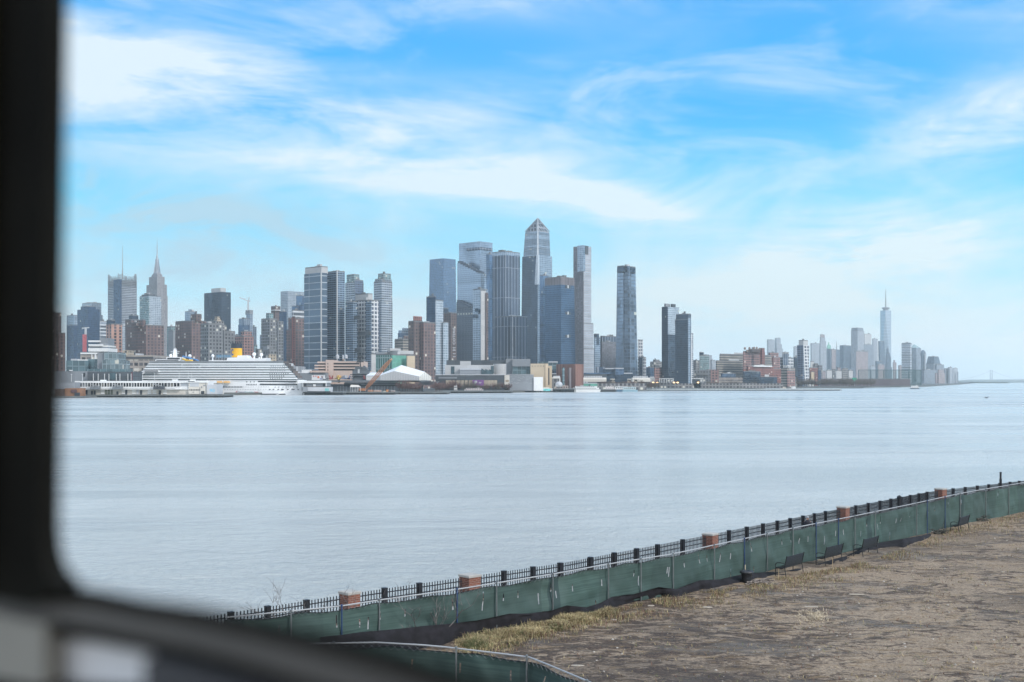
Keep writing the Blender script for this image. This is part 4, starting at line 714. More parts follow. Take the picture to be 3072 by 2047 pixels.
for i in range(len(A)): j = (i+1) % len(A); m.face([A[i], A[j], B[j], B[i]])
m.build('funnel_base', SHIPW, r)
def oval(cx, rx, ry, n=20): return [(SXd(cx, 13)+rx*cos(2*pi*i/n), SZ+17+ry*sin(2*pi*i/n)) for i in range(n)]
m = MB(); m.prism(oval(1133, 5.75, 4.6), SZd(285, 13), None, SZd(137, 13), 0, 0); fn = m.build('funnel', mat('funnel_yellow', (.80, .42, .01), .4, var=.05), r)
m = MB(); m.prism(oval(1133, 5.8, 4.65), SZd(137, 13), oval(1133, 5.5, 4.4), SZd(60, 13), 0, 0)
for k in range(9): m.bar((SXd(1055+k*20, 15), SZ+14+(k % 2)*4, SZd(62, 15)), (SXd(1055+k*20, 15), SZ+14+(k % 2)*4, SZd(36+(k*7) % 13, 15)), .5, 6)
m.build('funnel_top', mat('funnel_navy', (.018, .025, .04), .4), fn, origin=r.location)
m = MB(); n = 18
for i in range(n):                                          # the ring-shaped emblem, wrapped on the funnel
    a0, a1 = radians(50+260*i/n), radians(50+260*(i+1)/n)
    q = []
    for aa, rr in ((a0, 1), (a1, 1), (a1, .55), (a0, .55)):
        X = SXd(1080, 13)+rr*1.95*cos(aa); zz = SZd(203, 13)+rr*3.3*sin(aa); xo = (X-SXd(1133, 13))/5.75; q.append((X, SZ+17-4.6*sqrt(max(0, 1-xo*xo))-.12, zz))
    m.face(q)
m.build('emblem', mat('emblem_blue', (.02, .10, .32), .5, var=.03), fn, origin=r.location)
NAVY = mat('letter_navy', (.03, .05, .16), .5, var=.02); TL = mat('letter_teal', (.12, .34, .36), .5, var=.02); RD = mat('letter_red', (.40, .04, .06), .5, var=.02)
zb = SZ_(880)
text_mesh('Carnival', 'lettering', 115*.0616, (SX(1163), SZ-.45, zb), (1, 0, 0), (0, 0, 1), NAVY, r, height=2.5, shear=.2)
text_mesh('Fun Italian', 'lettering', 142*.0616, (SX(1288), SZ-.45, zb), (1, 0, 0), (0, 0, 1), TL, r, height=2.4, shear=.2)
text_mesh('Style', 'lettering', 62*.0616, (SX(1440), SZ-.45, zb-.4), (1, 0, 0), (0, 0, 1), RD, r, height=2.8, shear=.2)
m = MB(); m.face([(SX(1128), SZ-.45, SZ_(885)), (SX(1160), SZ-.45, SZ_(885)), (SX(1150), SZ-.45, SZ_(855)), (SX(1168), SZ-.45, SZ_(825)), (SX(1140), SZ-.45, SZ_(850))]); m.build('emblem', RD, r)
for i, x in enumerate((675, 800, 925)):
    lb2 = thing('lifeboat', AT(12, x+62, 722, SZ-3), ('yellow-topped lifeboat hanging on the liner side, nearest the numbered pier house', 'middle yellow-topped lifeboat hanging on the liner side', 'yellow-topped lifeboat hanging on the liner side, farthest from the pier house')[i], 'lifeboat', 'lifeboats hanging on the liner side')
    m = MB(); L = 3.6
    for z0, z1, k0, k1 in ((0, .8, .55, .95), (.8, 1.3, .95, 1)): m.prism([(-L*k0, -1), (L*k0, -1), (L*k0*1.05, 0), (L*k0, 1), (-L*k0, 1), (-L*k0*1.05, 0)], z0, [(-L*k1, -1.4), (L*k1, -1.4), (L*k1*1.03, 0), (L*k1, 1.4), (-L*k1, 1.4), (-L*k1*1.03, 0)], z1, 0, 0, True, True)
    m.build('hull', mat('lifeboat_white', (.62, .58, .5), .5), lb2, origin=(0, 0, 0)); m = MB(); m.prism([(-L*.95, -1.3), (L*.95, -1.3), (L*.95, 1.3), (-L*.95, 1.3)], 1.3, [(-L*.8, -.7), (L*.8, -.7), (L*.8, .7), (-L*.8, .7)], 2.5, 0, 0); m.build('canopy', mat('lifeboat_orange', (.80, .42, .10), .5), lb2, origin=(0, 0, 0))
m = MB()
for x in (672, 798, 923, 1048): m.bar((SX(x), SZ-2.6, SZ_(668)), (SX(x), SZ-2.6, SZ_(722)), .25, 4); m.bar((SX(x), SZ-2.6, SZ_(668)), (SX(x), SZ+1, SZ_(668)), .25, 4)
m.build('davits', SHIPW, r)
# ------------------------------------------------------------------ right of the liner
low('garage', 'white multi-storey garage with wide openings behind the liner stern', 2, 1420, [('wall', 925, 1090, 1165, None, 'garage', 40), ('roof_block', 918, 998, 1133, 1166, WHITE, 14, -3), ('roof_unit', 1000, 1030, 1155, 1166, PALEG, 6, -4)])
low('office_block', 'grey low hall with a white roof box left of the pink stepped building', 13, 1380, [('wall', -60, 430, 380, None, 'greypanel', 40), ('roof_box', 30, 158, 328, 382, WHITE, 15, -2), ('roof_edge', 165, 420, 345, 372, mat('pink_concrete', (.52, .40, .34), .8, var=.05, sc=.05), 30, 2)])
PINK = MATS['pink_concrete']
r = low('pink_office_block', 'pink concrete building with ribbon windows and a plain stair tower behind the flight deck', 13, 1400, [('wall', 545, 1110, 340, None, PINK, 40), ('core', 545, 980, 190, 345, mat('pink_dark_glass', (.07, .065, .065), .35), 38, -1.5), ('stair_tower', 422, 546, 165, None, PINK, 42, 2), ('core', 300, 424, 215, None, MATS['pink_dark_glass'], 36, -1.5), ('right_tower', 975, 1050, 190, None, PINK, 38, 1)])
for y0, y1 in ((188, 213), (242, 265), (290, 312)): part('floor_band', 13, 545, 978, y0, y1, 1399, 2.5, PINK, r)
for x0, y0, y1 in ((283, 192, 218), (237, 245, 268), (237, 292, 314), (200, 340, 362)): part('floor_band', 13, x0, 423, y0, y1, 1399, 34, PINK, r)
for k in range(5): part('stair_window', 13, 452, 462, 215+k*50, 240+k*50, 1397.6, .4, DARK, r)
TNK = None
def tank(c, x, y0, y1, wpx, Z, label, mt=None, legs=True):
    q = AT(c, x, y1, Z); R = wpx/2/CROP[c][2]/F*Z; H = ZY(c, y0, Z)-q[2]
    t = thing('water_tank', q, label, 'water tank', 'rooftop water tanks'); m = MB(); m.lathe((0, 0, 0), [(0.001, H*.22), (R, H*.22), (R, H*.8), (0.001, H)], 12); m.build('barrel', mt or mat('tank_timber', (.26, .20, .17), .85), t, origin=(0, 0, 0)); m = MB()
    for a in range(4): m.bar((R*.7*cos(a*pi/2+.6), R*.7*sin(a*pi/2+.6), 0), (R*.7*cos(a*pi/2+.6), R*.7*sin(a*pi/2+.6), H*.23), R*.09, 4)
    m.build('leg_frame', BLACK, t, origin=(0, 0, 0))
tank(13, 615, 72, 165, 58, 1480, 'grey conical topped water tank above the pink building, leftmost', PALEG); tank(13, 706, 78, 165, 30, 1490, 'slim water tank above the pink building, between two others', PALEG); tank(13, 755, 75, 160, 56, 1475, 'conical topped water tank above the pink building, rightmost', PALEG); tank(13, 714, 145, 186, 44, 1400, 'squat pale roof tank low on the pink building')
for i, (x, y, wd) in enumerate(((514, 857, 30), (575, 855, 28), (638, 852, 28), (673, 852, 26), (710, 865, 26), (545, 892, 30))): tank(7, x, y, y+45, wd, 2510, ('first round roof tank from the left on the banded warehouse', 'second tall roof tank on the banded warehouse', 'third tall roof tank on the banded warehouse', 'fourth tall roof tank on the banded warehouse', 'rightmost roof tank on the banded warehouse', 'small low roof tank beside the leftmost one on the banded warehouse')[i])
# numbered house on the next pier
r = low('pier_house', 'white framed pier house with large teal numerals on its low grey wall', 13, 1214, [('infill', 40, 430, 535, 660, 'greypanel', 30), ('roof_frame', -15, 437, 508, 545, WHITE, 32, 2), ('post', 40, 52, 540, 650, WHITE, 1, 1.5), ('post', 420, 435, 540, 650, WHITE, 1, 1.5), ('opening', 52, 102, 545, 640, DARK, .5, .6), ('opening', 375, 418, 545, 640, DARK, .5, .6), ('panel', 215, 258, 562, 600, WHITE, .5, .6), ('low_wall', 95, 512, 612, 690, PALEG, 12, 6), ('low_wall', 40, 125, 608, 690, 'greypanel', 12, 7), ('dark_roof', 60, 510, 600, 614, mat('dark_taupe', (.10, .09, .085)), 12, 5), ('grille', 120, 500, 680, 700, DARK, .5, 7)])
text_mesh('88', 'lettering', 3.9, AT(13, 410, 678, 1207.7), (1, 0, 0), (0, 0, 1), mat('sign_teal', (.12, .52, .50), .6, var=.03), r, height=2.9)
# ------------------------------------------------------------------ old flat-top warship used as a museum
WZ = 1330; WG = mat('navy_grey', (.11, .125, .14), .7, var=.2, sc=.1); WD = mat('navy_dark', (.035, .04, .048), .8)
r = thing('aircraft_carrier', (T(13, 1300)*WZ, WZ, 0), 'grey aircraft carrier with a flat deck and stepped control island behind the pier', 'warship', world=True)
part('hull', 13, 440, 1990, 565, 700, WZ+4, 28, WG, r); part('flight_deck', 13, 430, 2080, 500, 528, WZ-4, 44, WG, r)
m = MB(); a = AT(13, 1980, 575, WZ); b = AT(13, 2228, 518, WZ); m.prism([(a[0], WZ-2), (b[0]-3, WZ-2), (b[0], WZ+4), (b[0], WZ+34), (b[0]-3, WZ+40), (a[0], WZ+40)], a[2], [(a[0], WZ-4), (b[0]-2, WZ-4), (b[0]+2, WZ+4), (b[0]+2, WZ+34), (b[0]-2, WZ+42), (a[0], WZ+42)], b[2], 0, 0, True, True); m.build('stern_round', WG, r)
part('hangar_opening', 13, 720, 1640, 545, 600, WZ+3.4, 2, WD, r); part('gallery', 13, 1000, 1990, 560, 575, WZ-1, 6, WG, r); part('gallery', 13, 730, 1600, 530, 550, WZ-3, 5, WG, r)
for x0, x1, y0, y1 in ((820, 1135, 400, 415), (825, 1140, 430, 445), (860, 1130, 340, 500), (890, 1100, 310, 345), (905, 1010, 275, 315), (1000, 1085, 285, 318), (835, 1160, 455, 465)): part('island_tier', 13, x0, x1, y0, y1, WZ+4, 14 if y1-y0 > 18 else 17, WG, r)
m = MB(); P = [AT(13, x, y, WZ+6) for x, y in ((1000, 320), (1090, 320), (1060, 262), (1040, 258))]; m.face(P); m.face([(q[0], q[1]+8, q[2]) for q in P[::-1]]); 
for i in range(4): m.face([P[i], P[(i+1) % 4], (P[(i+1) % 4][0], P[(i+1) % 4][1]+8, P[(i+1) % 4][2]), (P[i][0], P[i][1]+8, P[i][2])])
m.build('stack', WG, r); part('white_stripe', 13, 950, 960, 318, 382, WZ+3.6, .4, WHITE, r); part('white_stripe', 13, 968, 976, 318, 382, WZ+3.6, .4, WHITE, r)
m = MB(); m.bar(AT(13, 992, 280, WZ+9), AT(13, 990, 75, WZ+9), .7, 5, .3)
for y, q in ((118, 55), (100, 35), (135, 30), (160, 22), (205, 70), (195, 60)): m.bar(AT(13, 992-q, y, WZ+9), AT(13, 992+q*.8, y-8, WZ+9), .45, 4)
for x in (950, 965, 1010, 1028): m.bar(AT(13, x, 128, WZ+9), AT(13, x, 90, WZ+9), .3, 4)
m.build('lattice_mast', BLACK, r)
JET = None
cols = ((.5, .5, .5), (.35, .08, .08), (.55, .42, .1), (.4, .42, .45), (.12, .15, .3))
for i, (x, lab) in enumerate(((455, 'pale jet parked at the left end of the flight deck'), (520, 'dark red winged jet on the left part of the flight deck'), (600, 'pale jet beside the round gold nose on the flight deck'), (700, 'grey jet between the gold nose and the control island'), (760, 'dark winged jet nearest the control island on its left'), (850, 'pale jet parked in front of the control island'), (1110, 'pale green nosed jet right below the white hall left end'))):
    q = AT(13, x, 497, WZ-1); t = thing('parked_jet', q, lab, 'aircraft', 'aircraft parked on the flight deck', rz=.4+i*.9)
    cm = mat('jet_paint_%d' % (i % 5), cols[i % 5], .5); cm.name = 'jet_paint'
    m = MB(); m.bar((-5, 0, 1.6), (5, 0, 1.9), .9, 8, .35); m.bar((5, 0, 1.9), (7.5, 0, 1.9), .35, 8, .05); m.build('fuselage', cm, t, origin=(0, 0, 0))
    m = MB()
    for s in (-1, 1):
        A = [(2.5, s*.6, 1.9), (-2.5, s*.6, 1.9), (-3.2, s*(2.5 if i % 2 else 5), 1.9+(3.2 if i % 2 else 0)), (-1.8, s*(2.5 if i % 2 else 5), 1.9+(3.2 if i % 2 else 0))]
        m.face(A if s > 0 else A[::-1]); B = [(a[0], a[1], a[2]+.25) for a in A]; m.face(B[::-1] if s > 0 else B)
    m.build('wings', cm, t, origin=(0, 0, 0)); m = MB(); m.prism([(-5, -.12), (-2.8, -.12), (-2.8, .12), (-5, .12)], 1.9, [(-5.6, -.1), (-4.4, -.1), (-4.4, .1), (-5.6, .1)], 5.2, 0, 0); m.build('tail_fin', cm, t, origin=(0, 0, 0))
m = MB(); q = AT(13, 638, 450, WZ+2); m.sphere(q, 5.2*.36*1.6, 12, sz=.9); m.bar((q[0], q[1], q[2]-6), q, 1.2, 6); t = m.build('gold_dome', mat('gold_paint', (.45, .24, .05), .4), None, origin=(q[0], q[1], ZY(13, 500, WZ)), smooth=True); tag(t, 'round gold and dark dome standing on the flight deck before the pink building', 'dome')
# colourful banner at left of deck
q = thing('banner_wall', AT(13, 300, 495, WZ-2), 'white banner wall with red and blue round patches left of the flight deck', 'banner', world=True); part('panel', 13, 192, 405, 418, 495, WZ-2, 2, WHITE, q)
for x, y, rr, cc_ in ((302, 448, 15, (.7, .2, .1)), (362, 440, 13, (.45, .3, .3)), (225, 435, 8, (.6, .15, .15)), (262, 432, 8, (.55, .2, .2)), (345, 475, 9, (.08, .1, .35)), (385, 480, 9, (.3, .05, .1))):
    m = MB(); a = AT(13, x, y, WZ-2.2); R = rr*.067; m.prism([(a[0]-R, WZ-2.4), (a[0]+R, WZ-2.4), (a[0]+R, WZ-2.05), (a[0]-R, WZ-2.05)], a[2]-R, None, a[2]+R, 0, 0, True, True); m.build('patch', mat('banner_%d' % int(x), cc_, .7), q); MATS['banner_%d' % int(x)].name = 'banner_colour'
# white hall on the deck
TZ = 1322; TM = mat('tent_white', (.74, .75, .76), .5, var=.03, sc=.02); TS = mat('tent_side', (.50, .50, .50), .6, var=.04, sc=.05); TSR = mat('tent_end', (.66, .64, .58), .6, var=.04)
r = thing('exhibition_tent', AT(13, 1640, 500, TZ), 'large white gabled tent hall on the carrier deck', 'tent hall', world=True)
a = lambda x, y, d: AT(13, x, y, TZ+d)
FL, FLt, FP, FRt, FR = a(1312, 502, 0), a(1312, 420, 0), a(1545, 346, 0), a(1960, 436, 0), a(1960, 502, 0); MP, RP, ERt, ER, BL = a(1665, 250, 26), a(2048, 360, 20), a(2155, 440, 34), a(2155, 502, 34), a(1380, 372, 26)
m = MB(); m.face([FL, FR, FRt, FP, FLt]); m.build('front_wall', TS, r)
m = MB(); m.face([FLt, FP, MP, BL]); m.face([FP, FRt, RP, MP]); m.face([MP, RP, ERt, a(1800, 300, 60), BL]); m.build('roof', TM, r)
m = MB(); m.face([FR, ER, ERt, RP, FRt]); m.build('end_wall', TSR, r)
m = MB()
for k in range(24):
    x = 1325+k*27
    if x > 1955: break
    yt_ = 420-(x-1312)*(74/233) if x < 1545 else 346+(x-1545)*(90/415); m.bar(a(x, 501, -.2), a(x, yt_+3, -.2), .14, 4)
m.build('wall_ribs', mat('rib_grey', (.26, .27, .28)), r)
m = MB()
for k in range(6): x = 1985+k*30; yt_ = 436-(x-1960)*(76/88) if x < 2048 else 360+(x-2048)*(80/107); dd = (x-1960)/195*34-.3; m.bar(a(x, 501, dd), a(x, yt_+4, dd), .13, 4)
m.build('wall_ribs', MATS['rib_grey'], r)
m = MB(); m.prism(ff(13, 1085, 1312, TZ+4, 26), ZY(13, 502, TZ), None, ZY(13, 422, TZ)); m.build('annex_wall', TS, r); m = MB(); A1, A2, A3, A4 = a(1083, 422, 3.5), a(1312, 422, 3.5), a(1372, 372, 20), a(1150, 372, 20); m.face([A1, A2, A3, A4]); m.face([A4, A3, a(1372, 420, 30), a(1085, 420, 30)]); m.build('annex_roof', TM, r)
# crane
r = thing('crawler_crane', AT(13, 1040, 690, 1262), 'orange lattice boom crane leaning right above the dark quay', 'crane', world=True); OR = mat('crane_orange', (.36, .155, .07), .6, var=.25, sc=.3)
m = MB(); a0 = Vector(AT(13, 1065, 655, 1262)); b0 = Vector(AT(13, 1485, 165, 1262)); d = (b0-a0); L = d.length; d.normalize(); u = Vector((0, 1, 0)); v = d.cross(u); n = 26
P = lambda t, i: a0+d*(L*t)+u*((-1, 1, 1, -1)[i])*1.5*(.4+.6*min(1, 5*t, 4*(1-t)+.25))+v*((-1, -1, 1, 1)[i])*1.7*(.4+.6*min(1, 5*t, 4*(1-t)+.25))
for k in range(n):
    for i in range(4): m.bar(P(k/n, i), P((k+1)/n, i), .30, 4); m.bar(P(k/n, i), P((k+1)/n, (i+1) % 4), .20, 3); m.bar(P(k/n, i), P(k/n, (i+1) % 4), .18, 3)
m.build('boom', OR, r); m = MB(); m.bar(b0, b0+Vector((1.8, 0, 1)), 1.0, 6); m.build('boom_tip', mat('tip_tan', (.5, .33, .22)), r)
m = MB(); q = AT(13, 1025, 672, 1260); m.prism([(q[0]-3.6, q[1]-2), (q[0]+3.4, q[1]-2), (q[0]+3.4, q[1]+2), (q[0]-3.6, q[1]+2)], q[2], [(q[0]-3.0, q[1]-2), (q[0]+1.5, q[1]-2), (q[0]+1.5, q[1]+2), (q[0]-3.0, q[1]+2)], q[2]+2.6, 0, 0); m.build('cab', OR, r)
m = MB(); m.box(q[0]-4, q[1]-2.6, q[2]-1.3, q[0]+5, q[1]-1.2, q[2]); m.box(q[0]-4, q[1]+1.2, q[2]-1.3, q[0]+5, q[1]+2.6, q[2]); m.build('crawler_track', BLACK, r)
for i, (x0, x1, y0, y1, cc_, l) in enumerate(((1115, 1200, 655, 688, (.40, .20, .12), 'orange brown heap of gear on the quay right of the crane cab'), (1215, 1330, 662, 690, (.42, .28, .22), 'low tan machinery on the quay below the white hall'), (1415, 1450, 652, 692, (.62, .24, .06), 'bright orange upright container on the quay'), (1450, 1490, 664, 692, (.05, .05, .06), 'dark box beside the bright orange container'), (1365, 1412, 676, 692, (.5, .5, .4), 'low cream box left of the bright orange container'), (1490, 1560, 668, 692, (.3, .24, .22), 'mixed brown boxes right of the dark box'))):
    low('container', l, 13, 1256, [('body', x0, x1, y0, y1, mat('gear_%d' % i, cc_, .7, var=.3, sc=.6), 3), ('lid', x0+3, x1-3, y0-4, y0, PALEG if i % 2 else DARK, 2.4, -.4)], 'container')
r = low('open_pavilion', 'small open pavilion with a cream pitched roof on the quay', 13, 1258, [('back', 835, 990, 615, 690, 'greypanel', 1, -8)], 'pavilion')
m = MB(); A = [AT(13, x, y, 1256+dd) for x, y, dd in ((820, 612, 0), (915, 615, 0), (1000, 612, 0), (960, 578, 5), (835, 572, 5), (820, 608, 10), (1000, 608, 10))]; m.face([A[0], A[2], A[3], A[4]]); m.face([A[4], A[3], A[6], A[5]]); m.build('roof', CRM, r)
for x in (825, 860, 905, 950, 995): m = MB(); m.bar(AT(13, x, 690, 1256), AT(13, x, 612, 1256), .22, 4); m.build('post', WHITE, r)
M0 = None
for i, x in enumerate((455, 530, 620, 665, 712, 760, 1075, 1175, 1240, 1285, 1345, 1390, 1440, 1500, 1555)):
    q = AT(13, x, 690, 1248)
    if M0 is None: M0 = thing('quay_mast', q, cat='mast', group='thin pale masts along the quay'); m = MB(); m.bar((0, 0, 0), (0, 0, 5.2), .13, 4, .08); m.build('pole', PALEG, M0, origin=(0, 0, 0)); m = MB(); m.box(-.3, -.12, 5.0, .3, .12, 5.2); m.build('cap', PALEG, M0, origin=(0, 0, 0)); o = M0
    else: o = dup(M0, q)
    o.location[2] = 3.2; o['label'] = 'thin pale mast on the dark quay below the flight deck'
# ------------------------------------------------------------------ convention hall and neighbours (crop 14)
low('terminal_block', 'tall dark grey box building with a paler right side behind the long hall', 14, 1640, [('wall', 215, 1300, 5, None, 'darkpanel', 60, -20), ('wall', 1190, 1300, -20, None, 'greypanel', 60, -12), ('upper_box', 1298, 1592, -15, 108, 'greypanel', 60), ('lower_glass', 1300, 1530, 105, None, 'tealglass', 60, -3), ('side_glass', 1530, 1592, 105, None, GLS, 55, -2)])
r = low('terminal_block', 'pale concrete hall with a rounded right end and saw-tooth roofed annex', 14, 1560, [('wall', 190, 1000, 85, None, 'palepanel', 40), ('roof_box', 440, 610, 22, 88, 'palepanel', 20, -8), ('glass_strip', 290, 347, 108, 230, GLS, 1, .6), ('glass_strip', 948, 995, 98, 220, GLS, 1, .6), ('annex', 440, 790, 160, 240, 'greypanel', 12, 12), ('annex_roof', 432, 795, 135, 165, PALEG, 13, 12.6)])
m = MB(); q = AT(14, 1090, 200, 1580); m.prism([(q[0]+x, q[1]+y) for x, y in [(8.5*cos(pi*k/12+pi)*1.0, 8*sin(pi*k/12+pi)) for k in range(13)]+[(8.5, 25), (-8.5, 25)]], 2, None, ZY(14, 65, 1572)); m.build('round_end', [S['palepanel'], ROOF], r)
for k in range(3): m = MB(); A = [AT(14, x, y, 1547) for x, y in ((790+k*62, 235), (852+k*62, 235), (852+k*62, 175), (790+k*62, 140+k*8))]; m.face(A); m.face([(q[0], q[1]+12, q[2]) for q in A[::-1]]); m.face([A[3], A[2], (A[2][0], A[2][1]+12, A[2][2]), (A[3][0], A[3][1]+12, A[3][2])]); m.build('sawtooth_bay', GLS, r)
r = low('pier_hall', 'very long low dark pier hall with cream panels below and a purple billboard', 14, 1480, [('wall', 35, 1165, 250, None, 'darkpanel', 70), ('roof_edge', 30, 1170, 240, 252, PALEG, 72, .5), ('lower_panels', 205, 1048, 335, 430, 'rib', 2, 1), ('grey_panel', 85, 388, 282, 308, 'greypanel', 1, .6), ('cream_end', 1165, 1250, 248, 412, 'rib', 60, .4), ('end_wall', 1170, 1250, 250, 410, CRM, 1, .8), ('wave_wall', 1250, 1645, 248, None, 'greypanel', 60, .3), ('white_cube', 1648, 1800, 282, None, WHITE, 40, 2), ('roof_rail', 1210, 1650, 236, 242, PALEG, 40, -6)], 'pier hall')
random.seed(5)
for k in range(26): x = 1265+random.random()*340; y = 272+random.random()*120; part('wave_strip', 14, x, x+random.uniform(25, 60), y, y+3.2, 1479.4, .3, PALEG, r)
for x in (365, 435, 505, 575): part('column', 14, x, x+9, 318, 430, 1478.2, .6, DARK, r)
part('billboard', 14, 642, 830, 330, 428, 1477, .5, mat('billboard_purple', (.17, .06, .22), .5, var=.5, sc=.06), r)
m = MB(); m.tube([AT(14, x, y, 1476.4) for x, y in ((662, 405), (690, 385), (715, 360), (700, 350), (672, 366))], .9, 5); m.build('billboard_mark', PALEG, r); part('billboard_text', 14, 748, 790, 366, 372, 1476.4, .2, WHITE, r); part('billboard_text', 14, 748, 785, 380, 385, 1476.4, .2, WHITE, r)
part('sign', 14, 1185, 1240, 330, 362, 1479, .3, mat('tan_sign', (.30, .24, .17)), r)
r = low('vent_tower', 'sandy stone block with a tall slot window and a row of small square holes', 14, 1530, [('wall', 1598, 1845, 62, None, 'sandpanel', 50), ('right_wing', 1845, 1948, 98, None, 'sandpanel', 40, -3), ('edge', 1840, 1885, 62, None, mat('warm_stone', (.56, .44, .31), .8, var=.05), 46, 1), ('slot', 1884, 1905, 135, 410, DARK, 1, -2.4)])
for k in range(5): part('vent', 14, 1620+k*46, 1632+k*46, 96, 108, 1529.6, .4, DARK, r)
low('office_block', 'teal glass stepped block between the sandy tower and the rust brick tower', 14, 1700, [('wall', 1885, 2045, 42, None, 'mint', 40, -8) if False else ('wall', 1885, 2045, 42, None, 'tealglass', 40, -8), ('roof_slab', 1895, 2042, 25, 44, PALEG, 30, -7), ('wing', 1725, 1900, 30, None, 'tealglass', 30, -30), ('lower', 1950, 2085, 160, None, 'darkglass', 30, 3), ('roof_slab', 1950, 2050, 222, 236, PALEG, 30, 4)])
low('low_block', 'white framed dark garage front between sandy tower and rust brick tower', 14, 1560, [('frame', 1948, 2085, 288, 305, WHITE, 20, 1), ('post', 2070, 2085, 300, None, WHITE, 1, 1), ('wall', 1950, 2072, 303, None, 'greybrick', 20), ('roof_unit', 1970, 2080, 262, 290, PALEG, 8, -4)])
r = TW('rust brown brick ventilation building with tall fluted bays', 15, 1600, ('wall', -60, 255, 262, 68, 'rust', nr), ('right_bay', 240, 258, 385, 70, 'rust', {'dz': 3, 'roof': 0}), ('glass_slot', 40, 46, 75, 128, 'tealglass', {'dz': -24, 'roof': 0}), ('louvre', 150, 153, 188, 130, 'brownband', {'dz': -12, 'roof': 0}), name='ventilation_building', cat='building')
r = low('domed_shelter', 'small pale glass shelter with a curved roof left of the mint pier shed', 14, 1500, [('base', 2010, 2090, 405, 440, 'palepanel', 10)], 'shelter'); m = MB(); q = AT(14, 2062, 410, 1504)
m.sphere(q, 4.6, 12, sz=.9); m.build('dome', PALEG, r, smooth=True)
r = low('pier_shed', 'long low mint green pier shed with small roof vents behind the white yacht', 15, 1620, [('wall', -50, 612, 388, None, 'mint', 30), ('roof_edge', -50, 612, 376, 390, PALEG, 30, .5)], 'pier shed')
for k in range(9): part('roof_vent', 15, 95+k*42, 120+k*42, 350+(k % 3)*4, 378, 1630, 4, PALEG, r)
r = low('pier_building', 'grey brown pier building with pale upright piers right of the mint shed', 15, 1640, [('wall', 612, 1420, 388, None, 'taupe', 30)], 'pier building')
for i, (x0, x1, yt_, lab) in enumerate(((385, 762, 290, 'long cream curved-top tank hall, left of two'), (1192, 1480, 292, 'long cream curved-top tank hall, right of two'))):
    r = thing('storage_hall', AT(15, (x0+x1)/2, 350, 1720), lab, 'hall', world=True); m = MB(); A, B = AT(15, x0, 362, 1720), AT(15, x1, 362, 1720); H = ZY(15, yt_, 1720)-A[2]
    prof = [(0, 0), (0, H*.6), (2, H*.85), (6, H), (20, H), (26, 0)]
    for (y0, z0), (y1, z1) in zip(prof, prof[1:]): m.face([(A[0], 1720+y0, A[2]+z0), (B[0], 1720+y0, A[2]+z0), (B[0], 1720+y1, A[2]+z1), (A[0], 1720+y1, A[2]+z1)])
    for X in (A[0], B[0]): m.face([(X, 1720+y, A[2]+z) for y, z in (prof if X == A[0] else prof[::-1])])
    m.build('shell', CRM, r); m = MB()
    for k in range(11 if i == 0 else 9): bx(m, 15, x0+15+k*27, x0+33+k*27, yt_-27, yt_-3, 1735, 4)
    m.build('roof_fans', PALEG, r); part('base', 15, x0, x1, 360, 386, 1722, 24, DARK, r)
low('rail_yard_block', 'low dark glass block with pale roof edges between the two cream halls', 15, 1850, [('wall', 385, 770, 228, None, 'darkpanel', 40), ('roof_edge', 385, 850, 212, 230, 'steelblue', 40, .5), ('box', 712, 910, 150, None, 'darkglass', 40, -10), ('roof_edge', 740, 905, 135, 152, PALEG, 38, -9), ('box', 910, 1048, 148, None, 'steelblue', 40, -6), ('roof_edge', 905, 1048, 132, 148, PALEG, 40, -5), ('box', 1050, 1190, 228, None, 'darkglass', 40, -4), ('roof_edge', 1050, 1190, 212, 229, PALEG, 40, -3), ('ribbed_hall', 615, 735, 118, None, 'finglass', 30, -14), ('wall', 770, 1195, 245, None, 'darkglass', 40, -2)])
for i, (x0, x1, y0) in enumerate(((832, 900, 310), (1110, 1165, 310), (1225, 1270, 312))): low('vent_house', ('small beige stair house in front of the dark glass block, left', 'small beige frame house in front of the dark glass block, middle', 'small beige box at the left end of the right cream hall')[i], 15, 1690, [('wall', x0+18 if i == 0 else x0, x1, y0, None, 'beige', 8), ('lintel', x0, x1, y0, y0+14, CRM, 8, 1), ('opening', x0+8, x0+30, y0+16, y0+32, DARK, .5, .8)])
r = low('framed_shed', 'row of white open frames left of the two dark towers', 15, 1980, [('wall', 1480, 1560, 300, None, 'greybrick', 20), ('wall', 1630, 1850, 330, None, 'greybrick', 20)], 'shed')
for x in (1482, 1500, 1520, 1540, 1630, 1668, 1708, 1745, 1790, 1858): part('post', 15, x, x+6, 310 if x > 1600 else 282, 380, 1975, 1, WHITE, r)
part('beam', 15, 1628, 1865, 306, 316, 1974.5, 1.4, WHITE, r); part('beam', 15, 1478, 1546, 278, 288, 1974.5, 1.4, WHITE, r)
r = low('framed_shed', 'short white framed shed at the foot of the shorter dark tower right side', 15, 2010, [('wall', 2200, 2310, 318, None, 'darkpanel', 20)], 'shed')
for x in (2300, 2322, 2345): part('post', 15, x, x+5, 308, 370, 2005, 1, WHITE, r)
part('beam', 15, 2195, 2352, 303, 312, 2004.5, 1.4, WHITE, r)
low('river_wall', 'long grey brown river wall with pale panels behind the low breakwater', 6, 2010, [('wall', 520, 2000, 1352, None, 'taupe', 20), ('panel', 585, 775, 1362, 1400, 'palepanel', 1, 1)], 'wall')
low('brick_block', 'small grey brick low row in front of the shorter dark tower right side', 6, 2300, [('wall', 1020, 1210, 1205, None, 'greybrick', 30), ('roof', 1060, 1190, 1238, 1262, ROOF, 20, 3), ('wall', 1180, 1300, 1200, None, 'pinkbrick', 30, -8)])
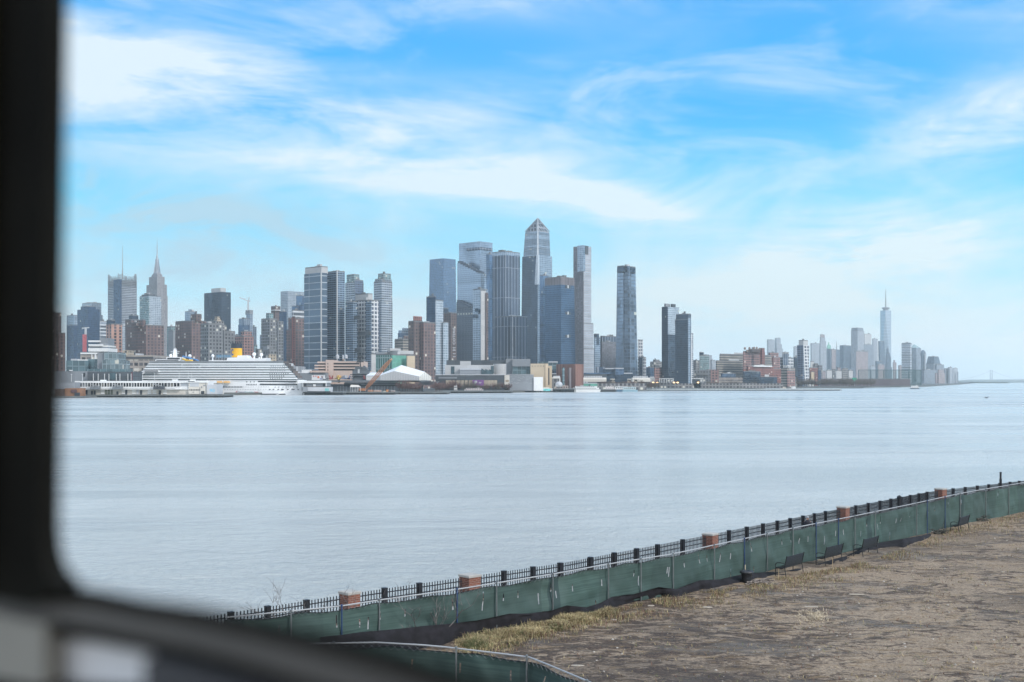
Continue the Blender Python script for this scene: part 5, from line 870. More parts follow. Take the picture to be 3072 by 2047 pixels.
low('long_pier_shed', 'very long low dull purple pier shed below the golf net', 8, 2760, [('wall', -960, 905, 1128, None, mat('dull_purple', (.12, .10, .115), .8, sc=.02), 60), ('roof_edge', -960, 905, 1122, 1132, ROOF, 60, .6), ('white_roof', -920, -740, 1180, 1192, PALEG, 14, 20)], 'pier shed')
# golf net
r = thing('golf_net', AT(8, 660, 1200, 2850), 'tall see-through green golf range net on slim posts by the water', 'net', world=True)
nm = bpy.data.materials.new('net_mesh'); nm.use_nodes = True; nn = NT(nm.node_tree); pb = nm.node_tree.nodes['Principled BSDF']; pb.inputs['Base Color'].default_value = (.03, .11, .10, 1); pb.inputs['Roughness'].default_value = .9; pb.inputs['Alpha'].default_value = .3
MATS['net_mesh'] = nm
A, B, C_ = AT(8, 296, 1200, 2850), AT(8, 1032, 1200, 2850), AT(8, 880, 1200, 3080); h = ZY(8, 1020, 2850)
m = MB()
for a, b in ((A, B), (B, C_)): m.face([(a[0], a[1], 3), (b[0], b[1], 3), (b[0], b[1], h), (a[0], a[1], h)])
m.build('netting', nm, r)
for i in range(6): x = A[0]+(B[0]-A[0])*i/5; m = MB(); m.bar((x, 2850, 2), (x, 2850, h), 1.0, 5, .7); m.build('post', mat('net_post', (.05, .10, .11), .6), r)
m = MB(); m.bar((A[0], 2850, h), (B[0], 2850, h), .8, 4); m.bar((B[0], 2850, h), (C_[0], C_[1], h), .8, 4); m.build('top_cable', MATS['net_post'], r)
low('signal_house', 'small bright green light house box on a post by the golf net', 8, 2720, [('post', 248, 262, 1160, None, GREY, 3), ('green_box', 232, 276, 1112, 1140, mat('bright_green', (.02, .42, .26), .5), 8), ('green_box', 240, 262, 1138, 1158, MATS['mint'] if 'mint' in MATS else mat('bright_green', 0), 8)], 'signal')
# suspension bridge towers far out
r = thing('suspension_bridge', AT(8, 1857, 1140, 16000), 'faint grey suspension bridge tower and deck on the horizon', 'bridge', world=True); bm_ = mat('bridge_grey', (.35, .38, .40), .7)
for x in (1847, 1868): m = MB(); a = AT(8, x, 1150, 16000); m.bar((a[0], a[1], 0), (a[0], a[1], ZY(8, 1022, 16000)), 10, 4, 8); m.build('tower_leg', bm_, r)
m = MB(); m.bar(AT(8, 1847, 1060, 16000), AT(8, 1868, 1060, 16000), 6, 4); m.bar(AT(8, 1847, 1030, 16000), AT(8, 1868, 1030, 16000), 6, 4); m.build('cross_beam', bm_, r)
m = MB(); pts = []
for k in range(41): x = 1500+k*22; t = min(1, abs(x-1857)/420); y = 1024+104*(1-(1-t)**2); pts.append(AT(8, x, y, 16000))
m.tube(pts, 2.5, 4); m.bar(AT(8, 1500, 1136, 16000), AT(8, 2380, 1130, 16000), 3.5, 4); m.build('cable_and_deck', bm_, r)
# tower cranes / red mast
r = thing('tower_crane', AT(2, 527, 560, 2960), 'thin tower crane with a long jib on the unfinished concrete tower', 'crane', world=True)
m = MB(); m.bar(AT(2, 527, 560, 2960), AT(2, 527, 445, 2960), 2.4, 4); m.build('crane_mast', PALEG, r); m = MB(); m.bar(AT(2, 432, 412, 2960), AT(2, 527, 450, 2960), 1.5, 4); m.bar(AT(2, 527, 450, 2960), AT(2, 550, 450, 2960), 1.8, 4); m.bar(AT(2, 527, 450, 2960), AT(2, 541, 412, 2960), 1.2, 4); m.bar(AT(2, 541, 412, 2960), AT(2, 470, 427, 2960), .5, 4); m.build('jib', PALEG, r)
r = thing('tower_crane', AT(1, 268, 1100, 2450), 'small red and white tower crane in front of the navy glass tower', 'crane', world=True)
m = MB(); q = AT(1, 258, 1095, 2450); m.bar(q, AT(1, 258, 935, 2450), 4.5, 4); m.build('crane_mast', mat('crane_red', (.42, .08, .09), .6), r); m = MB(); m.bar(AT(1, 268, 935, 2450), AT(1, 268, 868, 2450), 2.5, 4); m.bar(AT(1, 238, 877, 2450), AT(1, 300, 871, 2450), 1.5, 4); m.build('jib', PALEG, r)
# lamps already lit on the far street
LM = mat('lamp_glow', (1, .62, .25), .5, emit=3.2); L0 = None
for i, (x, y, lab) in enumerate(((582, 1342, 'lit amber street lamp left of the white open frames'), (628, 1340, 'lit amber street lamp beside the white open frames, second from the left'), (810, 1340, 'lit amber street lamp at the left foot of the two dark towers'), (850, 1335, 'brightest amber street lamp under the two dark towers'), (1073, 1341, 'lit amber street lamp left of the short white framed shed'))):
    q = AT(6, x, y, 1960)
    if L0 is None:
        L0 = thing('street_lamp', (q[0], q[1], 2.4), lab, 'street lamp', 'amber street lamps by the river road'); hq = q[2]-2.4
        m = MB(); m.bar((0, 0, 0), (0, 0, hq), .25, 5, .15); m.build('pole', GREY, L0, origin=(0, 0, 0)); m = MB(); m.sphere((0, 0, hq), 1.0, 8); m.bar((-1.6, 0, hq), (1.6, 0, hq), .5, 6); m.build('lamp_head', LM, L0, origin=(0, 0, 0))
    else: dup(L0, (q[0], q[1], 2.4), label=lab)
# ------------------------------------------------------------------ boats
def boat(label, c, x0, x1, yw_, yt_, Z, hullc, cabc, tiers=2, name='ferry', wheel=.2, cat='boat', band=DARK, bow=1, funnel=None, hullh=.4):
    a = AT(c, x0, yw_, Z); b = AT(c, x1, yw_, Z); L = b[0]-a[0]; H = ZY(c, yt_, Z)-max(0, a[2]*0); hb2 = H*hullh; W_ = min(11, max(3, L*.2))
    r = thing(name, ((a[0]+b[0])/2, Z, 0), label, cat, 'boats moored on the far shore'); X0, X1 = -L/2, L/2
    hm = mat('boat_'+'_'.join('%d' % (v*100) for v in hullc), hullc, .4, var=.05); cm = mat('boat_'+'_'.join('%d' % (v*100) for v in cabc), cabc, .4, var=.05); hm.name = cm.name = 'boat_paint'
    m = MB(); O = (0, 0, 0); P0 = [(X0*.93, -W_*.42), (X1*.8, -W_*.42), (X1*.93, 0), (X1*.8, W_*.42), (X0*.93, W_*.42)]; P1 = [(X0, -W_/2), (X1*.82, -W_/2), (X1, 0), (X1*.82, W_/2), (X0, W_/2)]
    if bow < 0: P0 = [(-x, y) for x, y in P0][::-1]; P1 = [(-x, y) for x, y in P1][::-1]
    m.prism(P0, -.6, P1, hb2, 0, 0); m.build('hull', hm, r, origin=O)
    m = MB(); m.prism(inset(P1, 1.01), hb2-.35, None, hb2-.05, 0, 0, True, True); m.build('rub_rail', DARK, r, origin=O)
    rest = H-hb2; th = rest*.82/tiers; z = hb2
    for k in range(tiers):
        f0 = .88-.13*k; m = MB(); m.box(X0*f0, -W_*.4, z, X1*(f0-.16)*1.0 if bow > 0 else X1*f0, W_*.4, z+th*.93)
        cb = m.build('cabin', cm, r, origin=O)
        nwin = max(3, min(14, int(L*f0*.8/2.4)))
        for q in range(nwin):
            xx = X0*f0*.92+(X1*(f0-.16)*.95-X0*f0*.92)*(q+.15)/nwin; ww = (X1*(f0-.16)*.95-X0*f0*.92)/nwin*.62; m = MB(); m.box(xx, -W_*.4-.08, z+th*.38, xx+ww, -W_*.4+.1, z+th*.78); m.build('window', band, cb, origin=O)
        m = MB(); m.box(X0*(f0+.03), -W_*.44, z+th*.93, X1*(f0-.12) if bow > 0 else X1*(f0+.02), W_*.44, z+th); m.build('deck_roof', cm, r, origin=O); z += th
    m = MB(); xw = bow*(X1*(wheel+.1)); m.box(xw-L*.05, -W_*.25, z, xw+L*.05, W_*.25, H); wh = m.build('wheelhouse', cm, r, origin=O); m = MB(); m.box(xw-L*.045, -W_*.25-.06, z+(H-z)*.4, xw+L*.045, -W_*.25+.1, z+(H-z)*.8); m.build('window', band, wh, origin=O)
    m = MB(); m.bar((xw, 0, H), (xw, 0, H*1.28), .12, 4); m.build('mast', PALEG, r, origin=O)
    if funnel: m = MB(); m.bar((-bow*X1*.2, -1, z), (-bow*X1*.25, -1, H*1.12), .8, 8); m.bar((-bow*X1*.2, 1, z), (-bow*X1*.25, 1, H*1.12), .8, 8); m.build('funnel', funnel, r, origin=O)
    return r
W1 = (.74, .74, .73)
boat('white excursion boat with a reddish roof behind the piled bulkhead', 14, 490, 872, 512, 455, 1442, W1, (.70, .62, .60), 2, bow=1)
boat('small grey white boat moored left of the reddish roofed one', 14, 335, 400, 505, 412, 1448, (.4, .38, .38), (.6, .58, .56), 1, name='motorboat')
boat('low red and white boat behind the dark bulkhead, below the tan end wall', 14, 1040, 1270, 500, 408, 1500, (.36, .16, .16), (.70, .68, .66), 2)
boat('long white boat seen over the green edged ferry', 14, 1310, 1622, 500, 410, 1540, W1, W1, 2)
boat('large white sightseeing ferry with a green waterline, two window rows', 14, 1298, 1765, 530, 448, 1499, (.66, .72, .70), W1, 2, bow=-1, wheel=.6, hullh=.34)
r = low('floating_dock', 'white and bright teal floating dock house beside the large sightseeing ferry', 14, 1497, [('hull', 1762, 1972, 515, 535, DARK, 14), ('wall', 1768, 1968, 470, 515, WHITE, 10, .5), ('teal_panel', 1808, 1925, 475, 510, mat('bright_teal', (.16, .55, .55), .5, var=.3, sc=.5), 1, .9), ('roof', 1780, 1905, 450, 470, CRM, 10)], 'dock house')
boat('brown topped pleasure boat behind the timber pier', 14, 1985, 2250, 505, 412, 1520, (.30, .22, .19), (.50, .40, .35), 1, funnel=DARK)
boat('large white yacht with two dark funnels moored by the mint shed', 15, 190, 668, 523, 420, 1530, W1, W1, 2, name='yacht', funnel=DARK, bow=-1, hullh=.42)
boat('white boat with a pinkish roof behind the wooden pier', 15, 728, 915, 500, 420, 1620, W1, (.72, .66, .64), 2, bow=1)
boat('blue and white high speed ferry with a sloping bow', 15, 890, 1120, 505, 430, 1575, (.10, .22, .34), W1, 1, bow=-1)
boat('long pale blue ferry with a grey deck moored rightmost of the row', 15, 1020, 1280, 506, 440, 1568, (.24, .38, .45), (.50, .60, .62), 1, bow=1)
r = boat('small white ferry sailing alone off the golf net', 8, 905, 1016, 1244, 1200, 2050, (.05, .09, .13), W1, 2, bow=1, hullh=.26); del r['group']
boat('tiny white motorboat beside the far quay', 7, 1138, 1200, 1410, 1380, 2240, W1, W1, 1, name='motorboat')
boat('tiny cream workboat beside the red brick warehouse quay', 7, 985, 1068, 1408, 1388, 2246, (.6, .5, .4), (.6, .55, .48), 1, name='motorboat')
# bird
q = AT(8, 1802, 1350, 240); r = thing('seagull', q, 'dark gull gliding low over the river at the right', 'bird', rz=.5)
m = MB(); m.bar((-.28, 0, 0), (.1, 0, .02), .035, 6, .08); m.bar((.1, 0, .02), (.3, 0, .03), .08, 6, .03); m.bar((-.5, 0, 0), (-.28, 0, 0), .09, 4, .035)
for s in (-1, 1):
    for A in ([(.12, 0, .03), (-.1, 0, .03), (-.12, s*.35, .2), (.1, s*.35, .22)], [(.1, s*.35, .22), (-.12, s*.35, .2), (-.25, s*.75, .1), (-.15, s*.75, .1)]):
        m.face(A); m.face([(a[0], a[1], a[2]+.02) for a in A[::-1]])
m.build('body', mat('gull_dark', (.04, .04, .045), .8), r, origin=(0, 0, 0))
# ------------------------------------------------------------------ bare trees on the far shore
random.seed(21)
def bare_tree(name, H, cm, n=70, spread=.42, seed=1, twig=.09):
    rnd = random.Random(seed); t = thing(name, (0, 0, 0), cat='tree'); m = MB(); m.bar((0, 0, 0), (0, 0, H*.4), H*.03, 5, H*.02); m.build('trunk', mat('bark', (.09, .07, .06), .9), t, origin=(0, 0, 0)); m = MB()
    for i in range(n):
        a = rnd.uniform(0, 2*pi); r_ = H*spread*sqrt(rnd.random()); z = H*(.42+.5*rnd.random()*(1-.4*(r_/(H*spread))**2)); p = Vector((r_*cos(a), r_*sin(a), z)); b = Vector((r_*.3*cos(a), r_*.3*sin(a), z*.55))
        m.bar(b, p, twig*H*.10, 3, twig*H*.04)
        for j in range(4): q_ = p+Vector((rnd.uniform(-1, 1), rnd.uniform(-1, 1), rnd.uniform(.1, 1)))*H*.12; m.bar(p, q_, twig*H*.06, 3, twig*H*.02)
    m.build('crown', cm, t, origin=(0, 0, 0)); return t
RT = mat('twig_red', (.16, .095, .085), .9); BT = mat('twig_brown', (.13, .11, .09), .9)
protos = [bare_tree('bare_tree', 10, RT, seed=k) for k in (1, 2)]+[bare_tree('bare_tree', 10, BT, seed=k) for k in (3, 4)]
GR = {0: ('reddish bare tree in the row below the carrier stern', 'reddish bare trees below the carrier stern'), 1: ('reddish bare tree on the bulkhead before the long dark pier hall', 'bare trees before the long dark pier hall'), 2: ('brown bare tree on the river bank before the storage halls', 'bare trees before the storage halls'), 3: ('brown bare tree in the far row right of the banded warehouse', 'bare trees in the far waterfront row')}
used = set()
def plant(g, c, x, y, Z, H, pk):
    p = protos[pk]; q = AT(c, x, y, Z); first = pk not in used; used.add(pk)
    o = p if first else dup(p); o.location = (q[0], q[1], 2.4); s = H/10; o.scale = (s, s, s*random.uniform(.85, 1.15)); o.rotation_euler[2] = random.uniform(0, 6); o['label'], o['group'] = GR[g]; o['category'] = 'tree'
for x in list(range(1640, 1960, 42))+[2215, 2250, 2290, 2330]: plant(0, 13, x+random.uniform(-8, 8), 690, 1300+random.uniform(0, 12), random.uniform(11, 14), random.choice((0, 1)))
for x in range(30, 1300, 34):
    if random.random() < .85: plant(1, 14, x+random.uniform(-12, 12), 500, 1460+random.uniform(0, 14), random.uniform(8, 14) if x < 480 else random.uniform(7, 11), 0 if x < 480 else random.choice((0, 2, 3)))
for x in range(700, 1620, 30): plant(2, 15, x+random.uniform(-12, 12), 460, 1665+random.uniform(0, 10), random.uniform(9, 13), random.choice((1, 2, 3)))
for x in range(1210, 2250, 24): plant(3, 7, x+random.uniform(-9, 9), 1390, 2400+random.uniform(0, 60), random.uniform(13, 19), random.choice((2, 3)))
for x in range(0, 700, 26): plant(3, 7, x+random.uniform(-9, 9), 1395, 2140+random.uniform(0, 10), random.uniform(9, 12), random.choice((2, 3)))
# ------------------------------------------------------------------ near bank
def interp(P, x):
    if x <= P[0][0]: i = 0
    elif x >= P[-1][0]: i = len(P)-2
    else: i = max(k for k in range(len(P)-1) if P[k][0] <= x)
    a, b = P[i], P[i+1]; t = (x-a[0])/(b[0]-a[0]); return [a[k]+(b[k]-a[k])*t for k in range(1, len(a))]
# green fence line: photo x -> world X, Y of the rail (rail 8.6 m below eye level)
RAIL = -8.6
gx = [(1022, 1819), (1135, 1801), (1368, 1769), (1655, 1723), (1822, 1693), (2014, 1663), (2230, 1617), (2376, 1585), (2550, 1551), (2747, 1510), (2878, 1481), (3072, 1448)]
gf = [(x, (x-CX)/F*(-RAIL*F/(y-HY)), -RAIL*F/(y-HY)) for x, y in gx]
a, b = gf[0], gf[1]; gf = [(700, -11.3, 43.5)]+gf+[(3400, 62, 118)]
kx = [(803, 1821), (1115, 1772), (1680, 1691), (1950, 1640), (2495, 1532), (2798, 1474), (3060, 1444)]
kf = [(x, (x-CX)/F*(9.3*F/(y-HY)), 9.3*F/(y-HY)) for x, y in kx]; kf = [(500, -14.5, 45.2)]+kf+[(3400, 74, 136)]
def G(x, off=0.):                       # point of the green fence seen at photo column x; off = towards the camera side
    X, Y = interp(gf, x); X2, Y2 = interp(gf, x+30); t = Vector((X2-X, Y2-Y)).normalized(); n = Vector((t.y, -t.x)); return Vector((X, Y))+n*off
def K(x): return Vector(interp(kf, x))
kline = [(k[1], k[2]) for k in kf]
def shoreY(X): return interp(kline, X)[0]
def gz(X, Y, fine=True):
    z = 3.9-.55*max(0, min(1, (X-5)/42))-.45*max(0, min(1, (44-Y)/25))*0
    d = (Y-shoreY(X))*.75
    if fine: z += .07*mnoise.noise(Vector((X*.35, Y*.35, 0)))+.05*mnoise.noise(Vector((X*1.3, Y*1.3, 5)))*(1 if d < -6 else .2)
    if d > 1.3: z -= (d-1.3)*.55
    return max(z, -3)
def ax(lo, hi, step, outs): return sorted(set([lo+i*step for i in range(int((hi-lo)/step)+1)]+outs))
X_ = ax(-22, 84, .55, [-700, -300, -120, -60, -40, -30, 90, 110, 150, 260, 500, 900]); Y_ = ax(24, 150, .6, [-700, -300, -100, -30, 0, 12, 18, 160, 190, 260, 420, 800])
V = [(x, y, gz(x, y)) for y in Y_ for x in X_]; nx = len(X_)
Fc = [(j*nx+i, j*nx+i+1, (j+1)*nx+i+1, (j+1)*nx+i) for j in range(len(Y_)-1) for i in range(nx-1)]
me = bpy.data.meshes.new('ground'); me.from_pydata(V, [], Fc); me.polygons.foreach_set('use_smooth', [True]*len(Fc))
gm = bpy.data.materials.new('dirt'); gm.use_nodes = True; n = NT(gm.node_tree); p = gm.node_tree.nodes['Principled BSDF']; P = n.n('ShaderNodeTexCoord').outputs['Object']
sp_ = n.n('ShaderNodeSeparateXYZ'); n.put(sp_.inputs[0], P)
c1 = n.noise(n.mapping(P, rot=(0, 0, .15), sc=(.16, .30, 1)), 1, 5, .6, .5); c2 = n.noise(n.mapping(P, rot=(0, 0, -.2), sc=(.9, 1.9, 1)), 1, 6, .65, .5); c3 = n.noise(P, 9, 5, .7); c4 = n.noise(P, 28, 3, .7)
litter = n.noise(n.mapping(P, (4, 2, 0), (0, 0, .1), (.8, 1.3, 1)), 1, 10, .74, 1.2)
tan = n.mix(n.mr(c3, .3, .7), (.19, .14, .098), (.50, .38, .265)); brown = n.mix(n.mr(c3, .35, .65), (.035, .025, .02), (.15, .10, .068)); grey = n.mix(n.mr(c4, .3, .7), (.10, .095, .088), (.31, .29, .26)); straw = n.mix(n.mr(c4, .3, .7), (.17, .10, .05), (.37, .26, .135))
left = n.mr(sp_.outputs[0], 17, 3)      # darker mulch lies on the left half
q = n.mix(n.mr(n.m('ADD', n.m('ADD', litter, n.m('MULTIPLY', left, .075)), n.m('MULTIPLY', n.m('SUBTRACT', c1, .5), .35)), .49, .58), tan, brown)
q = n.mix(n.m('MULTIPLY', n.mr(c1, .52, .68), .5), q, grey); q = n.mix(n.m('MULTIPLY', n.mr(c2, .50, .68), .7), q, straw)
trk = n.m('SUBTRACT', n.m('SUBTRACT', sp_.outputs[1], n.m('MULTIPLY', sp_.outputs[0], .42)), n.m('ADD', 41.5, n.m('MULTIPLY', c1, 9)))
rut = n.m('ADD', n.mr(n.m('ABSOLUTE', n.m('SUBTRACT', n.m('ABSOLUTE', trk), .95)), .12, .34, 1, 0), n.mr(n.m('ABSOLUTE', n.m('SUBTRACT', n.m('ABSOLUTE', n.m('SUBTRACT', trk, 6.3)), .95)), .12, .34, .8, 0))
rut = n.m('MULTIPLY', n.m('MULTIPLY', rut, n.mr(c2, .40, .58)), .6)
q = n.mix(rut, q, (.075, .06, .048))
q = n.mix(n.m('MULTIPLY', n.mr(n.noise(n.mapping(P, (9, 1, 0), sc=(.10, .16, 1)), 1, 4, .6, .8), .52, .64), .4), q, (.06, .045, .036))
vo = n.n('ShaderNodeTexVoronoi'); n.put(vo.inputs['Vector'], P); vo.inputs['Scale'].default_value = 5.5
q = n.mix(n.m('MULTIPLY', n.m('LESS_THAN', vo.outputs['Distance'], .13), n.m('GREATER_THAN', c2, .52)), q, (.42, .38, .33))
n.put(p.inputs['Base Color'], q); p.inputs['Roughness'].default_value = .95
bmp = n.n('ShaderNodeBump'); bmp.inputs['Strength'].default_value = 1.0; bmp.inputs['Distance'].default_value = .2; n.put(bmp.inputs['Height'], n.m('SUBTRACT', n.m('ADD', n.m('MULTIPLY', c3, .5), litter), n.m('MULTIPLY', rut, .6))); n.put(p.inputs['Normal'], bmp.outputs[0])
me.materials.append(gm); go = bpy.data.objects.new('ground', me); col.objects.link(go); tag(go, kind='structure')
# walkway between the fences
m = MB(); xs_ = list(range(600, 3400, 40))
for xa, xb in zip(xs_, xs_[1:]):
    q = []
    for x in (xa, xb):
        g = G(x, -1.2); k = K(x); k = g+(k-g)*.93; q.append((g, k))
    A_, B_, C2, D_ = q[0][0], q[1][0], q[1][1], q[0][1]; m.face([(*v, gz(v.x, v.y, False)+.09) for v in (A_, B_, C2, D_)])
tag(m.build('path', mat('path_concrete', (.33, .315, .30), .9, var=.15, sc=1.2)), 'pale concrete riverside walkway behind the green screened fence', kind='structure')
# ---- black picket railing with brick piers
IRON = mat('iron_black', (.012, .013, .017), .5, var=.15); BLUEP = mat('post_blue', (.02, .05, .13), .55, var=.15, sc=2); GALV = mat('galvanised', (.20, .215, .22), .45, .5, var=.12, sc=3); RAILM = mat('rail_pipe', (.42, .43, .44), .5, .2, var=.06, sc=2)
fr = thing('picket_railing', (*K(1500), 3.9), 'long black picket railing along the river edge between brick piers', 'railing', world=True)
pillars = [(1013, 1077), (1358, 1423), (2078, 2127), (2505, 2545), (2802, 2838)]
posts = [803, 914, 1149, 1244, 1495, 1589, 1680, 1765, 1836, 1906, 1968, 2030, 2155, 2207, 2257, 2303, 2346, 2390, 2431, 2472, 2559, 2594, 2628, 2661, 2692, 2722, 2751, 2779, 2855, 2890, 2926, 2961, 2995, 3028, 3058, 3088, 640, 720]
def Gz(v): return gz(v.x, v.y, False)
for x in posts:
    k = K(x); t = (K(x+20)-K(x)).normalized(); nn_ = Vector((t.y, -t.x)); w_ = .105; z0 = Gz(k); m = MB()
    m.prism([tuple(k+t*w_*a+nn_*w_*b) for a, b in ((-1, -1), (1, -1), (1, 1), (-1, 1))], z0-.2, None, 5.22); m.prism([tuple(k+t*.11*a+nn_*.11*b) for a, b in ((-1, -1), (1, -1), (1, 1), (-1, 1))], 5.22, None, 5.245, 0, 0, True, True); m.build('post', IRON, fr)
stops = sorted(posts+[sum(q)/2 for q in pillars]); pset = {sum(q)/2 for q in pillars}
for xa, xb in zip(stops, stops[1:]):
    A, B = K(xa), K(xb); d = B-A; L = d.length; t = d/L; m = MB(); s0 = .55 if xa in pset else .12; s1 = L-(.55 if xb in pset else .12); nP = max(2, int((s1-s0)/.152))
    for i in range(nP+1): q = A+t*(s0+(s1-s0)*i/nP); z0 = Gz(q); m.bar((*q, z0+.12), (*q, 5.20), .030, 4)
    for zz in (5.03, 4.78, Gz(A)+.2): m.bar((*(A+t*s0*.8), zz), (*(A+t*(s1+s0*.15)), zz), .03, 4)
    m.build('picket_panel', IRON, fr)
# brick piers
bmt = bpy.data.materials.new('brick_masonry'); bmt.use_nodes = True; n = NT(bmt.node_tree); p = bmt.node_tree.nodes['Principled BSDF']; uvn = n.n('ShaderNodeTexCoord').outputs['UV']
br = n.n('ShaderNodeTexBrick'); n.put(br.inputs['Vector'], uvn); br.inputs['Scale'].default_value = 1; br.inputs['Brick Width'].default_value = .235; br.inputs['Row Height'].default_value = .085; br.inputs['Mortar Size'].default_value = .009
br.inputs['Color1'].default_value = (.22, .062, .032, 1); br.inputs['Color2'].default_value = (.13, .042, .025, 1); br.inputs['Mortar'].default_value = (.34, .26, .22, 1)
n.put(p.inputs['Base Color'], n.mix(n.mr(n.noise(uvn, 3, 4), .3, .8, 0, .5), br.outputs[0], (.12, .05, .035))); p.inputs['Roughness'].default_value = .85
STONE = mat('cap_stone', (.38, .36, .33), .8, var=.12, sc=3)
for i, (x0, x1) in enumerate(pillars):
    xm = (x0+x1)/2; k = K(xm); t = (K(xm+20)-K(xm)).normalized(); nn_ = Vector((t.y, -t.x)); z0 = Gz(k)-.1; wpx = (x1-x0)/F*k.y; w_ = wpx/2/(abs(t.x)+abs(nn_.x))
    r = thing('brick_pier', (*k, z0), ('red brick railing pier, leftmost and nearest the window frame', 'red brick railing pier, second from the left', 'red brick railing pier with a small white mark, middle of five', 'red brick railing pier right of the walking person', 'red brick railing pier, rightmost and farthest away')[i], 'brick pier', 'brick piers in the black railing', world=True)
    Q = lambda q: [tuple(k+t*q*a+nn_*q*b) for a, b in ((-1, -1), (1, -1), (1, 1), (-1, 1))]
    ztop = (5.17, 5.15, 5.13, 5.19, 5.22)[i]
    m = MB(); m.prism(Q(w_), z0, None, ztop+.05, 0, 0); m.build('shaft', bmt, r); m = MB(); m.prism(Q(w_*1.09), ztop+.05, None, ztop+.14, 0, 0, True, True); m.prism(Q(w_*1.04), ztop+.14, Q(w_*.9), ztop+.17, 0, 0); m.build('cap', STONE, r)
# lamp standards behind the railing
q = K(2683); r = thing('lamp_standard', (q.x, q.y-.3, 3.7), 'thick black lamp base standing just inside the picket railing', 'lamp post'); m = MB(); m.lathe((0, 0, 0), [(.22, 0), (.22, .5), (.17, .6), (.15, 1.45), (.19, 1.5), (.19, 1.62), (.06, 1.72), (0.001, 1.74)], 12); m.build('base', IRON, r, origin=(0, 0, 0))
q = K(2982); q = q+Vector((.2, -.6)); z1 = CZ-(1418-HY)/F*q.y; r = thing('lamp_standard', (*q, 3.4), 'tall dark pole rising above the railing near the right edge', 'pole'); m = MB(); m.bar((0, 0, 0), (0, 0, (z1-3.4)*.8), .12, 8, .11); m.bar((0, 0, (z1-3.4)*.8), (0, 0, z1-3.4), .09, 8, .085); m.build('pole', IRON, r, origin=(0, 0, 0)); m = MB(); m.lathe((0, 0, z1-3.42), [(.1, 0), (.11, .05), (.001, .08)], 8); m.build('cap', IRON, r, origin=(0, 0, 0))
# ---- green screened fence
fab = bpy.data.materials.new('screen_fabric'); fab.use_nodes = True; n = NT(fab.node_tree); p = fab.node_tree.nodes['Principled BSDF']; uvn = n.n('ShaderNodeTexCoord').outputs['UV']
f1 = n.noise(n.mapping(uvn, sc=(.25, 14, 1)), 1, 4, .6, .1); f2 = n.noise(n.mapping(uvn, sc=(.45, .5, 1)), 1, 4, .6)
cc_ = n.mix(n.mr(f1, .3, .7), (.032, .066, .058), (.060, .108, .094)); cc_ = n.mix(n.m('MULTIPLY', n.mr(f2, .4, .7), .5), cc_, (.085, .13, .12))
seam = n.m('LESS_THAN', n.m('FRACT', n.m('DIVIDE', n.n('ShaderNodeSeparateXYZ').outputs[0], 15.2)), .0)
su = n.n('ShaderNodeSeparateXYZ'); n.put(su.inputs[0], uvn); pw = n.n('ShaderNodeTexWhiteNoise', noise_dimensions='1D'); n.put(pw.inputs['W'], n.m('FLOOR', n.m('DIVIDE', su.outputs[0], 3.7))); cc_ = n.mix(n.m('MULTIPLY', pw.outputs['Value'], .45), cc_, (.022, .040, .040))
ov = n.m('LESS_THAN', n.m('FRACT', n.m('DIVIDE', su.outputs[0], 15.2)), .045); cc_ = n.mix(n.m('MULTIPLY', ov, .6), cc_, (.012, .03, .035))
n.put(p.inputs['Base Color'], cc_); p.inputs['Roughness'].default_value = .8
HEM = mat('hem_black', (.012, .014, .016), .8)
